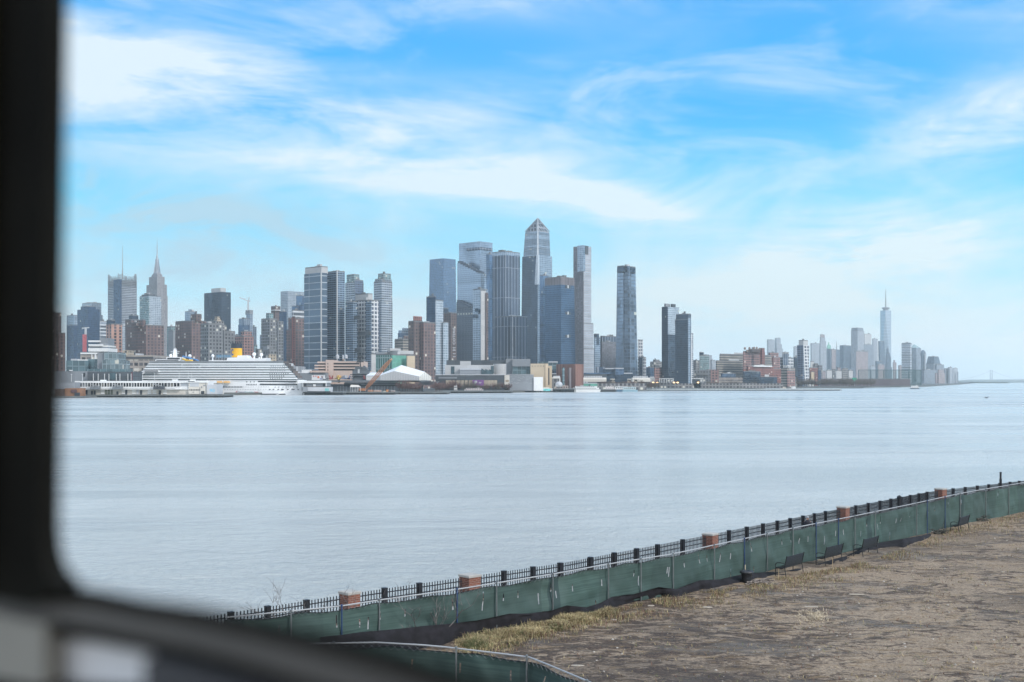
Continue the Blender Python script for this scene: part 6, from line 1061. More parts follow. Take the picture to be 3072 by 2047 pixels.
def screen(label, gfn, xs, zbot, ztop, dense, slitseed, posts, postm, H):
    r = thing('screened_fence', (*gfn(xs[0]), zbot(gfn(xs[0]))), label, 'fence', world=True)
    pts = [gfn(xs[0])]; x = xs[0]
    while x < xs[1]:
        x += .6; g = gfn(x)
        if (g-pts[-1]).length >= dense: pts.append(g)
    L = len(pts); rows = 12; rnd = random.Random(slitseed); grid = []
    for i, g in enumerate(pts):
        t = (pts[min(L-1, i+1)]-pts[max(0, i-1)]).normalized(); nn_ = Vector((t.y, -t.x)); s = i*dense; zt = ztop-.10-.13*abs(sin(s*pi/2.9))*(.6+.8*abs(mnoise.noise(Vector((s*.2, 4, 4)))))-.07*mnoise.noise(Vector((s*.6, 0, 1))); zb = zbot(g)-.05; c_ = []
        for j in range(rows+1):
            v = j/rows; bulge = .16*mnoise.noise(Vector((s*.45, v*1.6, 3)))+.09*mnoise.noise(Vector((s*1.5+v*2, v*2.4-s*.6, 7)))+.03*mnoise.noise(Vector((s*4, v*5, 7))); c_.append((*(g-nn_*(.04-bulge*(1 if .02 < v < .98 else .3))), zb+(zt-zb)*v))
        grid.append(c_)
    holes = set()
    for base_row, hgt, prob in ((8, 2, .9), (1, 2, .45), (6, 2, .25)):
        i = rnd.randint(4, 12)
        while i < L-4:
            if rnd.random() < prob:
                j0 = base_row+rnd.choice((-1, 0, 0))
                for j in range(j0, min(rows, j0+hgt+(rnd.random() < .3))): holes.add((i, j))
            i += max(3, int(rnd.uniform(.9, 2.3)/dense))
    m = MB()
    for i in range(L-1):
        for j in range(rows):
            P4 = [grid[i][j], grid[i+1][j], grid[i+1][j+1], grid[i][j+1]]; u0, u1 = i*dense, (i+1)*dense
            if (i, j) in holes and (i % 3 == 0 or True):
                a_, b_, c3_, d3 = [Vector(q) for q in P4]                      # a torn slit: flap narrows to a point
                mid = .45; m.face([a_, a_.lerp(b_, .30), d3.lerp(c3_, .30), d3], [(u0, a_.z), (u0, a_.z), (u0, d3.z), (u0, d3.z)]); m.face([a_.lerp(b_, .72), b_, c3_, d3.lerp(c3_, .72)], [(u1, a_.z), (u1, a_.z), (u1, d3.z), (u1, d3.z)]); continue
            m.face(P4, [(u0, P4[0][2]), (u1, P4[1][2]), (u1, P4[2][2]), (u0, P4[3][2])])
    m.build('screen_fabric', fab, r, smooth=True)
    m = MB()
    for a_, b_ in zip(grid[::3], grid[3::3]): m.bar(a_[-1], b_[-1], .018, 4)
    m.build('hem_cord', HEM, r)
    m = MB(); pr = [(*(g), ztop) for g in pts[::6]]
    for a_, b_ in zip(pr, pr[1:]): m.bar(a_, b_, .027, 6)
    m.build('top_rail', RAILM, r)
    m = MB()
    for i in range(0, L-6, 4):                                             # chain link showing between rail and cloth
        for s in (0, 2): m.bar((*pts[i+s], ztop), (*pts[min(L-1, i+s+2)], ztop-.22), .0055, 3); m.bar((*pts[i+s], ztop-.22), (*pts[min(L-1, i+s+2)], ztop), .0055, 3)
    m.build('chain_link', GALV, r)
    for x, mt in posts:
        g = gfn(x); g2 = gfn(x+12); t = (g2-g).normalized(); nn_ = Vector((t.y, -t.x)); q = g+nn_*.07; m = MB(); m.bar((*q, zbot(g)-.1), (*q, ztop+.05), .031, 8); m.lathe((*q, ztop+.03), [(.045, 0), (.045, .03), (.001, .06)], 8); m.build('post', mt, r)
    return r
gp = [(905, GALV), (1022, BLUEP), (1135, GALV), (1368, BLUEP), (1481, GALV), (1655, GALV), (1822, GALV), (1917, GALV), (2016, GALV), (2135, GALV), (2230, BLUEP), (2296, GALV), (2376, GALV), (2442, BLUEP), (2510, BLUEP), (2561, GALV), (2618, GALV), (2747, GALV), (2777, BLUEP), (2830, BLUEP), (2878, GALV), (2950, GALV), (3020, GALV), (3090, GALV)]
screen('long green cloth screened fence with a pale pipe rail and slits in the cloth', lambda x: G(x), (760, 3200), lambda g: gz(g.x, g.y, False), CZ+RAIL, .13, 4, gp, None, 2)
nf = [(900, -6.9, 39.6), (1130, -4.44, 39.8), (1300, -2.55, 39.3), (1586, .52, 37.7), (1643, 1.08, 36.7), (1766, 2.2, 34.6), (2000, 3.6, 31.5), (2300, 5.2, 27.5)]
screen('nearer green cloth screened fence with a white pipe rail in the lower left corner', lambda x: Vector(interp(nf, x)), (900, 2250), lambda g: gz(g.x, g.y, False), CZ+RAIL, .13, 9, [(1000, GALV), (1374, GALV), (1586, GALV), (1766, GALV), (1990, GALV)], None, 2)
# ---- black silt cloth slumped at the foot of the fence
silt = [(960, 1912, 2000), (1060, 1900, 1985), (1120, 1893, 1975), (1200, 1886, 1958), (1330, 1873, 1932), (1368, 1869, 1917), (1430, 1862, 1903), (1527, 1842, 1885), (1590, 1840, 1876), (1655, 1832, 1860), (1700, 1817, 1847), (1760, 1822, 1842), (1800, 1810, 1836), (1835, 1791, 1823), (1900, 1783, 1806), (1977, 1762, 1790), (2030, 1767, 1790), (2100, 1741, 1769), (2160, 1738, 1760), (2230, 1722, 1744), (2300, 1716, 1730), (2345, 1716, 1726), (2400, 1704, 1716), (2440, 1696, 1706), (2500, 1678, 1688), (2540, 1668, 1678), (2600, 1636, 1652), (2660, 1624, 1640), (2710, 1616, 1640), (2760, 1608, 1625), (2790, 1600, 1608)]
SILT = mat('silt_cloth', (.010, .009, .012), .95, var=.5, sc=2.5, bump=.5, bsc=3)
m = MB(); prev = None; x = silt[0][0]
while x <= silt[-1][0]:
    yt_, yb_ = interp(silt, x); Zb = 10.62*F/(yb_-HY)*1.0; g = G(x, 0); X = (x-CX)/F*Zb; zb = gz(X, Zb); Zb = (CZ-zb)*F/(yb_-HY); Xb = (x-CX)/F*Zb
    Zt = min(Zb+1.3, g.y-.35); zt = CZ-(yt_-HY)/F*Zt; wv = .12*mnoise.noise(Vector((x*.05, 1, 2))); row = []
    for j in range(7):
        v = j/6; fold = .13*mnoise.noise(Vector((x*.018, v*3.2, 9)))*(1 if 0 < j < 6 else .2); row.append((Xb+(x-CX)/F*(Zt-Zb)*v+wv*.2, Zb-.1+(Zt-Zb+.1)*(v**1.4)+fold, zb-.06+(zt-zb+.06)*(1-(1-v)**1.5)+fold*.5))
    if prev:
        for j in range(6): m.face([prev[j], row[j], row[j+1], prev[j+1]])
    prev = row; x += 5
tag(m.build('silt_cloth', SILT, None, origin=(*G(1700), 3.8), smooth=True), 'crumpled black silt cloth slumped along the foot of the green fence', 'silt fence')
ST0 = None; WOOD = mat('stake_wood', (.38, .29, .18), .85, var=.25, sc=4)
for i, (x, y0, y1, lab) in enumerate(((1527, 1834, 1850, 'wooden stake in the black cloth at its second peak from the left'), (1977, 1752, 1770, 'short stake on the sharp peak of the black cloth'), (2498, 1662, 1690, 'pale stake at the right end of the third bench'), (2336, 1717, 1726, 'small white stake top under the first bench'), (1696, 1808, 1820, 'wooden stake at the peak right of the third grey post'))):
    Z = 10.62*F/(y1+12-HY); q = AT(0, x, y1, Z)
    if ST0 is None: ST0 = thing('wooden_stake', q, lab, 'stake', 'stakes holding the black cloth'); m = MB(); m.bar((0, 0, -.4), (0, 0, .3), .022, 4, .02); m.build('shaft', WOOD, ST0, origin=(0, 0, 0)); m = MB(); m.bar((0, 0, .29), (0, 0, .33), .026, 4, .01); m.build('head', WOOD, ST0, origin=(0, 0, 0))
    else: dup(ST0, q, label=lab)
def onpx(px_, off):
    x = px_
    for _ in range(12): g = G(x, off); x += (px_-(CX+F*g.x/g.y))*.8
    return G(x, off)
# ---- benches
STEEL = mat('bench_black', (.016, .017, .02), .45, var=.1)
def bench(label, xa, xb, ytop, first=None):
    # backs face the camera; xa, xb photo columns of the back rest ends
    off = 1.5; A = onpx(xa, off); B = onpx(xb, off); z = gz(A.x, A.y, False); L = (B-A).length; t = (B-A).normalized(); ang = math.atan2(t.y, t.x)
    if first: return dup(first, (*A, z), ang, label, sc=None)
    r = thing('park_bench', (*A, z), label, 'bench', 'black metal benches by the green fence', rz=ang); O = (0, 0, 0); L = 2.2
    m = MB()
    for k in range(15): v = k/14; m.bar((0.03, -.05-.10*v*v, .52+.55*v), (L-.03, -.05-.10*v*v, .52+.55*v), .019, 4)
    m.build('backrest', STEEL, r, origin=O); m = MB()
    for k in range(11): v = k/10; m.bar((0.03, .02+.46*v, .45-.05*sin(v*pi)), (L-.03, .02+.46*v, .45-.05*sin(v*pi)), .013, 4)
    m.build('seat', STEEL, r, origin=O)
    for x in (0, L):
        m = MB(); m.tube([(x, -.17, 1.12), (x, -.13, .95), (x, -.03, .5), (x, -.12, 0)], .026, 6); m.tube([(x, .5, 0), (x, .5, .42), (x, 0, .45)], .026, 6); m.build('end_frame', STEEL, r, origin=O)
        m = MB(); m.tube([(x, -.06, .68), (x, .2, .74), (x, .42, .72), (x, .52, .62), (x, .5, .42)], .02, 6); m.build('armrest', STEEL, r, origin=O)
    m = MB(); m.bar((0, .2, .38), (L, .2, .38), .02, 4); m.build('stretcher', STEEL, r, origin=O); return r
b0_ = bench('black slatted bench just right of the round litter bin, leftmost bench', 2352, 2423, 0)
bench('black slatted bench second from the left, below the walking person', 2472, 2532, 0, b0_)
bench('black slatted bench third from the left, half sunk in black cloth', 2584, 2654, 0, b0_); bench('small farthest black bench against the green cloth at the right', 2873, 2920, 0, b0_)
# litter bin
g = onpx(2240, 1.0); r = thing('litter_bin', (*g, gz(g.x, g.y)), 'round black litter bin with a wide ring lid, left of the benches', 'litter bin'); O = (0, 0, 0); m = MB(); zt = .50
m.lathe((0, 0, 0), [(.22, 0), (.30, zt), (.27, zt), (.27, .05)], 18); m.build('body', STEEL, r, origin=O); m = MB(); m.lathe((0, 0, zt), [(.30, 0), (.37, .03), (.375, .07), (.33, .13), (.2, .16), (.15, .15), (.13, .1), (.14, .02)], 24); m.build('ring_lid', mat('lid_black', (.03, .032, .036), .5), r, origin=O, smooth=True)
g2 = g+Vector((.02, .5)); q = thing('wooden_stake', (*g2, gz(*g2)), 'pale wooden stake standing up behind the ring of the litter bin', 'stake', rz=.1); m = MB(); m.bar((0, 0, 0), (0, 0, .86), .03, 4, .025); m.build('shaft', mat('stake_pale', (.55, .48, .33), .8), q, origin=O)
# ---- person walking on the path
def person():
    c0 = AT(0, 2423, 1557, 79.6); gy = 79.6; zf = gz(c0[0], gy, False)+.09; r = thing('person', (c0[0], gy, zf), 'person in a grey knit cap and dark jacket walking behind the green fence', 'person', rz=2.5)
    S_ = 1.73/1.75; me = bpy.data.meshes.new('body')
    J = [((0, 0, .98), .135), ((0, -.01, 1.18), .13), ((0, 0, 1.38), .145), ((0, .01, 1.50), .065), ((0, .03, 1.57), .06), ((0, .04, 1.655), .093), ((0, .03, 1.72), .06),   # 0-6 spine, head
         ((.19, 0, 1.42), .062), ((.25, -.08, 1.14), .048), ((.22, .10, .93), .036), ((-.19, 0, 1.42), .062), ((-.24, .06, 1.14), .048), ((-.20, .24, .96), .036),           # 7-12 arms
         ((.1, 0, .92), .09), ((.11, .14, .50), .066), ((.11, .06, .09), .046), ((.11, .24, .05), .04), ((-.1, 0, .92), .09), ((-.11, -.04, .50), .066), ((-.11, -.24, .12), .046), ((-.11, -.10, .04), .04)]
    E = [(0, 1), (1, 2), (2, 3), (3, 4), (4, 5), (5, 6), (2, 7), (7, 8), (8, 9), (2, 10), (10, 11), (11, 12), (0, 13), (13, 14), (14, 15), (15, 16), (0, 17), (17, 18), (18, 19), (19, 20)]
    for w_, s in ((9, 1), (12, -1)):
        wx, wy, wz = J[w_][0]; J.append(((wx, wy+.03, wz-.07), .03)); pm = len(J)-1; E.append((w_, pm))
        for f, (ox, ln) in enumerate(((-.028, .062), (-.010, .075), (.010, .07), (.027, .055))):
            J.append(((wx-.005*s, wy+.035+ox, wz-.12-ln*.25), .0095)); E.append((pm, len(J)-1)); J.append(((wx-.018*s, wy+.04+ox, wz-.12-ln), .008)); E.append((len(J)-2, len(J)-1))
        J.append(((wx-.03*s, wy+.075, wz-.09), .011)); E.append((pm, len(J)-1))
    me.from_pydata([j[0] for j in J], E, []); ob = bpy.data.objects.new('body', me); col.objects.link(ob); ob.parent = r
    md = ob.modifiers.new('skin', 'SKIN'); md.use_smooth_shade = True
    for i, j in enumerate(J): me.skin_vertices[0].data[i].radius = (j[1], j[1]); me.skin_vertices[0].data[i].use_root = (i == 0)
    sb = ob.modifiers.new('sub', 'SUBSURF'); sb.levels = 1; sb.render_levels = 1
    me.materials.append(mat('skin', (.45, .27, .20), .6, var=.05))
    O = (0, 0, 0)
    def cloth(name, secs, mt, par=r):
        m = MB()
        for (c1_, r1), (c2_, r2) in zip(secs, secs[1:]): m.bar(c1_, c2_, r1, 12, r2)
        return m.build(name, mt, par, origin=O, smooth=True)
    JK = mat('jacket_dark', (.022, .022, .03), .85)
    m = MB(); m.lathe((0, 0, 0), [(.15, .84), (.185, .95), (.175, 1.2), (.21, 1.38), (.19, 1.45), (.09, 1.52), (.085, 1.55)], 16); m.bar((.17, 0, 1.42), (.25, -.08, 1.14), .078, 10, .062); m.bar((.25, -.08, 1.14), (.222, .09, .95), .062, 10, .05); m.bar((-.17, 0, 1.42), (-.24, .06, 1.14), .078, 10, .062); m.bar((-.24, .06, 1.14), (-.202, .23, .98), .062, 10, .05); m.build('jacket', JK, r, origin=O, smooth=True)
    m = MB(); m.bar((.1, 0, .95), (.11, .14, .5), .105, 10, .08); m.bar((.11, .14, .5), (.11, .06, .1), .08, 10, .065); m.bar((-.1, 0, .95), (-.11, -.04, .5), .105, 10, .08); m.bar((-.11, -.04, .5), (-.11, -.24, .13), .08, 10, .065); m.build('trousers', mat('denim_dark', (.03, .04, .06), .9), r, origin=O, smooth=True)
    m = MB(); m.lathe((0, .035, 1.685), [(.105, -.01), (.112, .02), (.10, .075), (.06, .105), (.001, .115)], 14); m.build('knit_cap', mat('cap_grey', (.30, .31, .33), .9), r, origin=O, smooth=True)
    m = MB(); m.sphere((-.035, .128, 1.665), .011, 6); m.sphere((.035, .128, 1.665), .011, 6); m.bar((-.05, .135, 1.667), (.05, .135, 1.667), .006, 4); m.build('glasses', BLACK, r, origin=O)
    m = MB(); m.bar((0, .125, 1.66), (0, .155, 1.625), .009, 6, .016); m.build('nose', MATS['skin'], r, origin=O); m = MB(); m.bar((-.022, .128, 1.592), (.022, .128, 1.592), .007, 4); m.build('mouth', mat('lip', (.30, .12, .10)), r, origin=O)
    m = MB(); m.sphere((-.097, .03, 1.64), .02, 6, sz=1.4); m.sphere((.097, .03, 1.64), .02, 6, sz=1.4); m.build('ears', MATS['skin'], r, origin=O)
person()
# ---- riprap beyond the railing
random.seed(31); m = MB()
def rock(m, c, s, rnd=random):
    R = [Vector((rnd.uniform(.6, 1), 0, 0)) for _ in range(8)]; pts = []
    for k in range(6): a = k*pi/3; pts.append(Vector((cos(a)*R[k].x*s, sin(a)*R[k].x*s, rnd.uniform(-.1, .2)*s)))
    c = Vector(c); tp = Vector((rnd.uniform(-.2, .2)*s, rnd.uniform(-.2, .2)*s, s*rnd.uniform(.5, .8)))
    mids = [q*.65+Vector((0, 0, s*rnd.uniform(.35, .6))) for q in pts]
    for k in range(6): a, b = k, (k+1) % 6; m.face([c+pts[a], c+pts[b], c+mids[b], c+mids[a]]); m.face([c+mids[a], c+mids[b], c+tp]); m.face([c+pts[a]*.8-Vector((0, 0, .4*s)), c+pts[b]*.8-Vector((0, 0, .4*s)), c+pts[b], c+pts[a]])
for i in range(2600):
    x = random.uniform(650, 3300); k = K(x); t = (K(x+20)-K(x)).normalized(); nn_ = Vector((-t.y, t.x)); d = random.uniform(1.3, 7.5); q = k+nn_*d; rock(m, (q.x, q.y, gz(q.x, q.y, False)-.05), random.uniform(.2, .55))
tag(m.build('riprap', mat('riprap_stone', (.25, .20, .175), .9, var=.4, sc=1.4), None, origin=(*K(1800), 2)), 'rough brown grey riprap stones on the bank beyond the black railing', 'rocks', kind='stuff')
for x, s, l in ((2606, 1.15, 'large dark round boulder seen through the railing right of the fourth brick pier'), (2570, .6, 'smaller dark boulder left of the large round one')):
    k = K(x)+Vector((-.6, 1.2)); m = MB(); rnd = random.Random(x); rock(m, (k.x, k.y, 3.5), s, rnd); tag(m.build('boulder', mat('boulder_dark', (.07, .055, .05), .9, var=.3, sc=2), None, origin=(k.x, k.y, 3.4)), l, 'boulder')
# ---- dry grass, weeds, litter
def gpt(x, y): # photo pixel -> ground point
    Z = 10.6*F/(y-HY)
    for _ in range(3): X = (x-CX)/F*Z; Z = (CZ-gz(X, Z))*F/(y-HY)
    X = (x-CX)/F*Z; return Vector((X, Z, gz(X, Z)))
def blade(m, p, h, lean, w_=.012, mi=0):
    a = random.uniform(0, 2*pi); d = Vector((cos(a), sin(a), 0)); s = Vector((-d.y, d.x, 0))*w_; tip = p+d*h*lean+Vector((0, 0, h*(1-lean*.4))); mid = p+d*h*lean*.35+Vector((0, 0, h*.55)); m.face([p-s, p+s, mid+s*.7, mid-s*.7], None, mi); m.face([mid-s*.7, mid+s*.7, tip], None, mi)
STRAW = [mat('straw_pale', (.46, .37, .20), .9, var=.2), mat('straw_tan', (.33, .25, .13), .9, var=.2), mat('grass_dull', (.16, .17, .07), .9, var=.3), mat('stalk_red', (.17, .09, .06), .9)]
random.seed(8); m = MB()
band_ = [(1375, 1945, 18), (1430, 1932, 24), (1500, 1918, 26), (1560, 1904, 22), (1620, 1888, 18), (1690, 1868, 16), (1760, 1853, 13), (1830, 1842, 9)]
for i in range(15000):
    x = random.uniform(1365, 1835); yc, wd = interp(band_, x); y = random.gauss(yc, wd*.55); q = gpt(x, y); mi = random.choices((0, 1, 2, 3), (5, 3, 2.4 if (x < 1480 or random.random() < .3) else .5, .5))[0]; cl = mnoise.noise(Vector((q.x*1.1, q.y*1.1, 6)))
    if cl < -.22 and random.random() < .7: continue
    if mnoise.noise(Vector((q.x*.8, q.y*.8, 2))) > .22 and random.random() < .75: mi = 2
    blade(m, q, random.uniform(.08, .26)*(1.15+cl*1.3), random.uniform(.3, 1.5), .012, mi)
tag(m.build('dry_grass', STRAW, None, origin=(*gpt(1600, 1890),)), 'pale straw coloured grass tuft strip in front of the black silt cloth', 'grass', kind='stuff')
m = MB(); edge = [(1370, 1950), (1830, 1838), (2050, 1790), (2200, 1770), (2330, 1740), (2480, 1715), (2600, 1690), (2750, 1640), (2850, 1590), (3072, 1545)]
for i in range(15000):
    x = random.uniform(1400, 3100); y = interp(edge, x)[0]+abs(random.gauss(0, 1))*22-4
    if mnoise.noise(Vector((x*.012, y*.05, 0))) < -.12: continue
    q = gpt(x, y); blade(m, q, random.uniform(.06, .30)*(1+.8*mnoise.noise(Vector((q.x*.7, q.y*.7, 0)))), random.uniform(.2, 1.4), .010, random.choices((0, 1, 2, 3), (1.6, 3, 2.4, 3))[0])
tag(m.build('weeds', STRAW, None, origin=(*gpt(2300, 1750),)), 'brown and green weeds straggling along the dirt edge below the fence', 'weeds', kind='stuff')
m = MB()
for i in range(26000):
    X = random.uniform(-6, 46); Y = random.uniform(28, 88)
    if mnoise.noise(Vector((X*.22, Y*.45, 4)))+.3*mnoise.noise(Vector((X*.9, Y*1.6, 4))) < -.02 and random.random() < .8: continue
    if Y > interp([(-20, 30), (-2, 41), (3, 49), (10, 58), (20, 68), (43, 97), (60, 110)], X)[0]-1.0: continue
    q = Vector((X, Y, gz(X, Y)-.01)); blade(m, q, random.uniform(.04, .20), random.uniform(.9, 1.7), .014, random.choices((0, 1, 2, 3), (.7, 2.2, 1.3, 2.4))[0])
tag(m.build('ground_litter', STRAW+[], None, origin=(12, 50, 3.8)), 'scattered dead stalks and leaf litter over the bare dirt', 'litter', kind='stuff')
m = MB()
for i in range(1500):
    X = random.uniform(-5, 45); Y = random.uniform(30, 90)
    if Y > interp([(-20, 30), (-2, 41), (3, 49), (10, 58), (20, 68), (43, 97), (60, 110)], X)[0]-.5: continue
    rock(m, (X, Y, gz(X, Y)-.01), random.choice((.02, .03, .04, .07)))
tag(m.build('pebbles', mat('pebble_pale', (.42, .38, .33), .9, var=.3, sc=3), None, origin=(12, 50, 3.8)), 'small pale pebbles scattered on the dirt', 'pebbles', kind='stuff')
# driftwood bundles and scraps
DW = mat('driftwood', (.20, .17, .15), .9, var=.4, sc=3)
for i, (x0, x1, y, l) in enumerate(((2235, 2318, 1755, 'pile of weathered driftwood roots on the dirt right of the litter bin'), (2790, 2838, 1602, 'dark bundle of driftwood at the right end of the black cloth'), (2912, 2966, 1564, 'farthest dark bundle of driftwood beside the small far bench'))):
    a, b = gpt(x0, y), gpt(x1, y-1); r = thing('driftwood', a, l, 'driftwood', 'driftwood piles'); m = MB(); rnd = random.Random(i+2); L = (b-a).length; d = (b-a)/L
    for k in range(26):
        p0 = d*rnd.uniform(0, L*.75)+Vector((rnd.uniform(-.2, .2), rnd.uniform(-.35, .35), rnd.uniform(.03, .28))); pts = [p0]
        for j in range(4): pts.append(pts[-1]+d*L*rnd.uniform(.05, .12)+Vector((0, rnd.uniform(-.12, .12), rnd.uniform(-.09, .08))))
        for j in range(4): m.bar(pts[j], pts[j+1], .045*(1-j*.18), 5, .045*(1-(j+1)*.18))
    m.build('branches', DW if i == 0 else mat('driftwood_dark', (.07, .07, .06), .9, var=.5, sc=4), r, origin=(0, 0, 0)); m = MB(); p0 = d*.1+Vector((0, 0, .12)); m.bar(p0, p0+d*L*.8, .07, 7, .05); m.build('log', DW, r, origin=(0, 0, 0))
for i, (x, y, ln, l) in enumerate(((2122, 1822, .55, 'white flat scrap lying on the dirt left of the driftwood roots'), (2043, 1809, .5, 'pale flat scrap on the weeds left of the white one'), (1840, 1860, .35, 'small pale scrap on the dark mulch right of the straw grass'), (1953, 1818, .45, 'pale stone scrap near the black cloth peak'), (2435, 1822, .9, 'thin pale board scrap lying in the middle of the dirt'), (1423, 1937, .3, 'small white scrap in the straw grass at its left end'), (2568, 1785, 1.0, 'long thin pale stick lying on the dirt near the third bench'), (1730, 1998, .8, 'tan curled bark piece near the lower fence corner'))):
    q = gpt(x, y); r_ = random.Random(i); m = MB(); pts = [(ln*.5*cos(a)*r_.uniform(.7, 1), .12*sin(a)*r_.uniform(.7, 1.2)) for a in [k*pi/4 for k in range(8)]]; m.prism(pts, 0, inset(pts, .8), .03, 0, 0); tag(m.build('scrap', mat('scrap_pale', (.36, .31, .25), .8, var=.15), None, origin=(0, 0, 0)), l, 'scrap', 'pale scraps on the dirt').location = q
m = MB(); random.seed(4)
for k in range(420): q = gpt(2440+random.gauss(0, 24), 1850+random.gauss(0, 9)); rock(m, q, random.uniform(.02, .05)) if k % 4 else blade(m, q, .2, 1.9, .012)
tag(m.build('wood_chips', mat('chip_pale', (.46, .38, .27), .9, var=.35, sc=3), None, origin=gpt(2440, 1850)), 'patch of pale splintered wood chips on the open dirt', 'wood chips', kind='stuff')
# ---- leafless shrub in front of the green fence, lower left
def shrub(label, x, y, H, seed, n=34, wd=1.6):
    q = gpt(x, y); r = thing('bare_shrub', q, label, 'shrub', 'leafless shrubs in front of the green fence'); rnd = random.Random(seed); BR = mat('shrub_bark', (.16, .145, .14), .85, var=.3, sc=4)
    def grow(m, p, d, L, rad, dep):
        segs = 4; pts = [p]
        for k in range(segs): d = (d+Vector((rnd.uniform(-.3, .3), rnd.uniform(-.3, .3), rnd.uniform(-.12, .22)))).normalized(); pts.append(pts[-1]+d*L/segs)
        for k in range(segs): m.bar(pts[k], pts[k+1], rad*(1-k*.17), 5 if rad > .02 else 3, rad*(1-(k+1)*.17))
        if dep:
            for k in range(3): grow(m, pts[rnd.randint(1, 4)], (d+Vector((rnd.uniform(-1, 1), rnd.uniform(-1, 1), rnd.uniform(-.3, .7)))).normalized(), L*rnd.uniform(.4, .65), rad*.55, dep-1)
    for k in range(5): m = MB(); a = rnd.uniform(0, 2*pi); grow(m, Vector((rnd.uniform(-.3, .3)*wd, rnd.uniform(-.2, .2), 0)), Vector((cos(a)*.8*wd/1.6, sin(a)*.4, 1)).normalized(), H*rnd.uniform(.7, 1), .028, 3); m.build('limb', BR, r, origin=(0, 0, 0))
    return r
shrub('tangled leafless grey shrub in front of the green fence by the window edge', 1150, 1930, 2.0, 3, wd=3.4); shrub('second leafless shrub with thin upright twigs right of the tangled one', 1270, 1925, 1.9, 8, wd=2.2); shrub('small leafless shrub poking above the railing at the far left', 880, 1945, 2.3, 12, wd=1.4)
shrub('low twiggy leafless shrub between the two larger ones', 1215, 1935, 1.3, 17, wd=3.0)
# ---- window frame close to the camera
L0_ = Vector((-.2205, .6)); ND = Vector((.712, -.702)); NV = Vector((-.702, -.712)) if False else Vector((.702, .712))*-1
def wp(px, py, w_=0.):
    t = (px-CX)/F; a_ = (t*.6-L0_.x)/(ND.x-t*ND.y); q = L0_+ND*a_; z = CZ-(py-HY)/F*q.y
    q2 = q+Vector((-.16, -.987))*w_; return (q2.x, q2.y, z)
def slab(m, pts, w0, w1):
    A = [wp(*p_, w1) for p_ in pts]; B = [wp(*p_, w0) for p_ in pts]; m.face(A[::-1]); m.face(B)
    for i in range(len(A)): j = (i+1) % len(A); m.face([A[i], A[j], B[j], B[i]])
wf = thing('window_frame', wp(200, 1760), 'dark blurred window frame corner close to the camera', 'window frame', world=True)
FD = mat('frame_black_shaded', (.009, .0085, .0065), .95, var=.3, sc=6, spec=.08); FD2 = mat('frame_olive', (.055, .045, .018), .95, var=.2, sc=6, spec=.08); FG = mat('frame_grey', (.105, .098, .092), .6, var=.12, sc=8); FG2 = mat('frame_taupe_lit', (.085, .078, .070), .6, var=.12, sc=8); FM = mat('frame_warm', (.27, .255, .22), .6, var=.1, sc=8)  # unlit room's shade painted into dark jamb colours, skylight into the greyer rail
up_ = [(210, -300), (203, 0), (196, 500), (190, 1000), (182, 1400), (180, 1580), (186, 1650), (205, 1710), (250, 1752), (310, 1772), (430, 1796), (600, 1818), (780, 1852), (1000, 1902), (1180, 1944), (1380, 2008), (1600, 2090), (1900, 2225), (2300, 2390)]
def ev(y): return interp([(b_, a_) for a_, b_ in up_[:7]], y)[0]
m = MB(); slab(m, [(x, y) for x, y in up_[:9]]+[(150, 1800), (-900, 1600), (-900, -300)], 0, .018); m.build('jamb', FD, wf)
m = MB(); slab(m, [(48, -300), (34, 1000), (14, 1700), (-700, 1700), (-700, -300)], .018, .03); m.build('jamb_trim', FD2, wf)
rl = up_[8:]
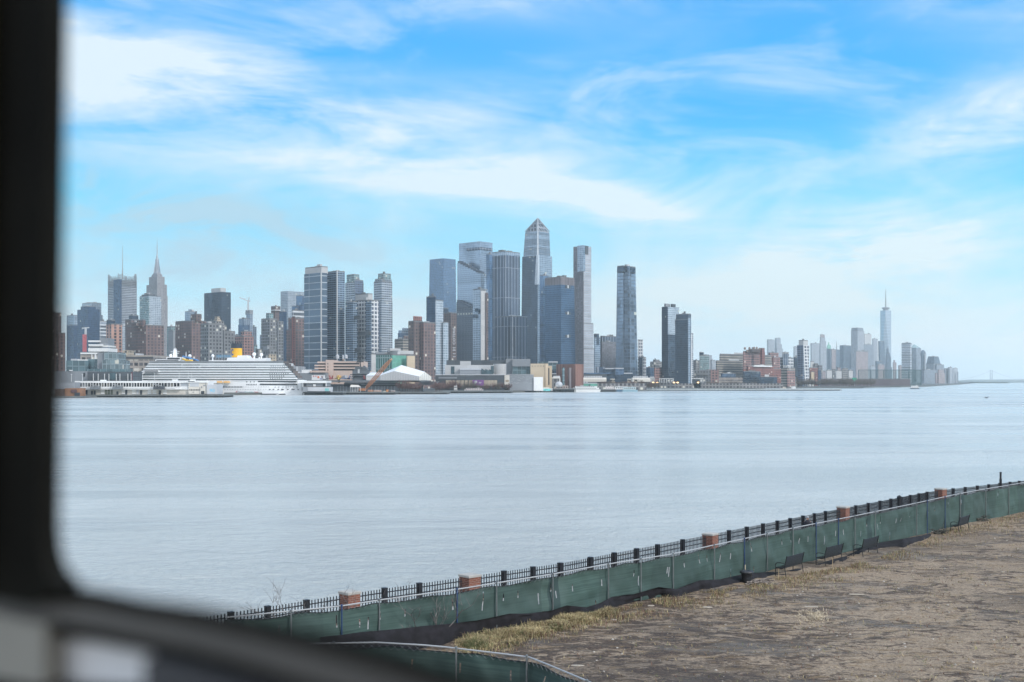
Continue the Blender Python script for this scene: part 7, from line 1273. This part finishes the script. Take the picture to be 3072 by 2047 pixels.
def strip(name, o0, o1, w0, w1, mt, x0=-900, x1=2400, c0=None):
    pts0, pts1 = [], []
    for x in [x0]+[v for v in (150, 310, 430, 600, 780, 1000, 1180, 1380, 1600, 1900, 2300) if x0 < v < x1]+[x1]:
        yb_ = interp([(-900, 1560)]+[(0, 1722), (150, 1748)]+rl[1:], x)[0]; k = 1+max(0, (x-425))/F*2.4; pts0.append((x, yb_+o0*k)); pts1.append((x, yb_+o1*k))
    m = MB(); slab(m, pts0+pts1[::-1], w0, w1); return m.build(name, mt, wf)
strip('gasket', 0, 46, 0, .006, FD, 150); strip('rail_step', 42, 102, 0, .010, FG2); strip('rail_groove', 98, 150, 0, .004, FD); strip('rail_lower', 148, 330, -.004, .016, FG2 if False else mat('frame_mid', (.05, .05, .055), .6, var=.15, sc=8), 480)
m = MB(); slab(m, [(-900, 1640), (-300, 1760), (0, 1822), (180, 1862), (178, 2040), (-20, 2010), (-900, 1950)], 0, .014); m.build('side_panel', FM, wf)
m = MB(); slab(m, [(-900, 1945), (0, 2020), (180, 2046), (700, 2080), (1000, 2150), (1000, 2600), (-900, 2600)], 0, .02); m.build('lower_frame', FD, wf)
bd = thing('white_board', wp(350, 2000), 'blurred white board showing below the window rail', 'board', world=True)
m = MB(); slab(m, [(172, 1888), (300, 1903), (525, 1950), (580, 2060), (560, 2300), (172, 2300)], -.012, -.004); m.build('panel', mat('board_white', (.80, .79, .79), .6, var=.04), bd); m = MB(); slab(m, [(160, 1890), (172, 1890), (172, 2300), (160, 2300)], -.012, 0); m.build('edge', FG, bd)
# ---- the air itself
hz = bpy.data.materials.new('haze'); hz.use_nodes = True; hz.node_tree.nodes.clear(); n = NT(hz.node_tree); o_ = n.n('ShaderNodeOutputMaterial'); pv = n.n('ShaderNodeVolumePrincipled'); pv.inputs['Color'].default_value = (.86, .97, 1.0, 1); pv.inputs['Density'].default_value = HAZE; pv.inputs['Anisotropy'].default_value = .1
n.nt.links.new(pv.outputs[0], o_.inputs['Volume'])
m = MB(); m.box(-26000, -1200, -4.2, 26000, 42000, 640); h_ = m.build('haze', hz); tag(h_, 'thin blue air haze over the river and city', kind='stuff')
h_.location = (0, 0, 0)
for e in WROOTS:
    if '_w' in e: del e['_w']
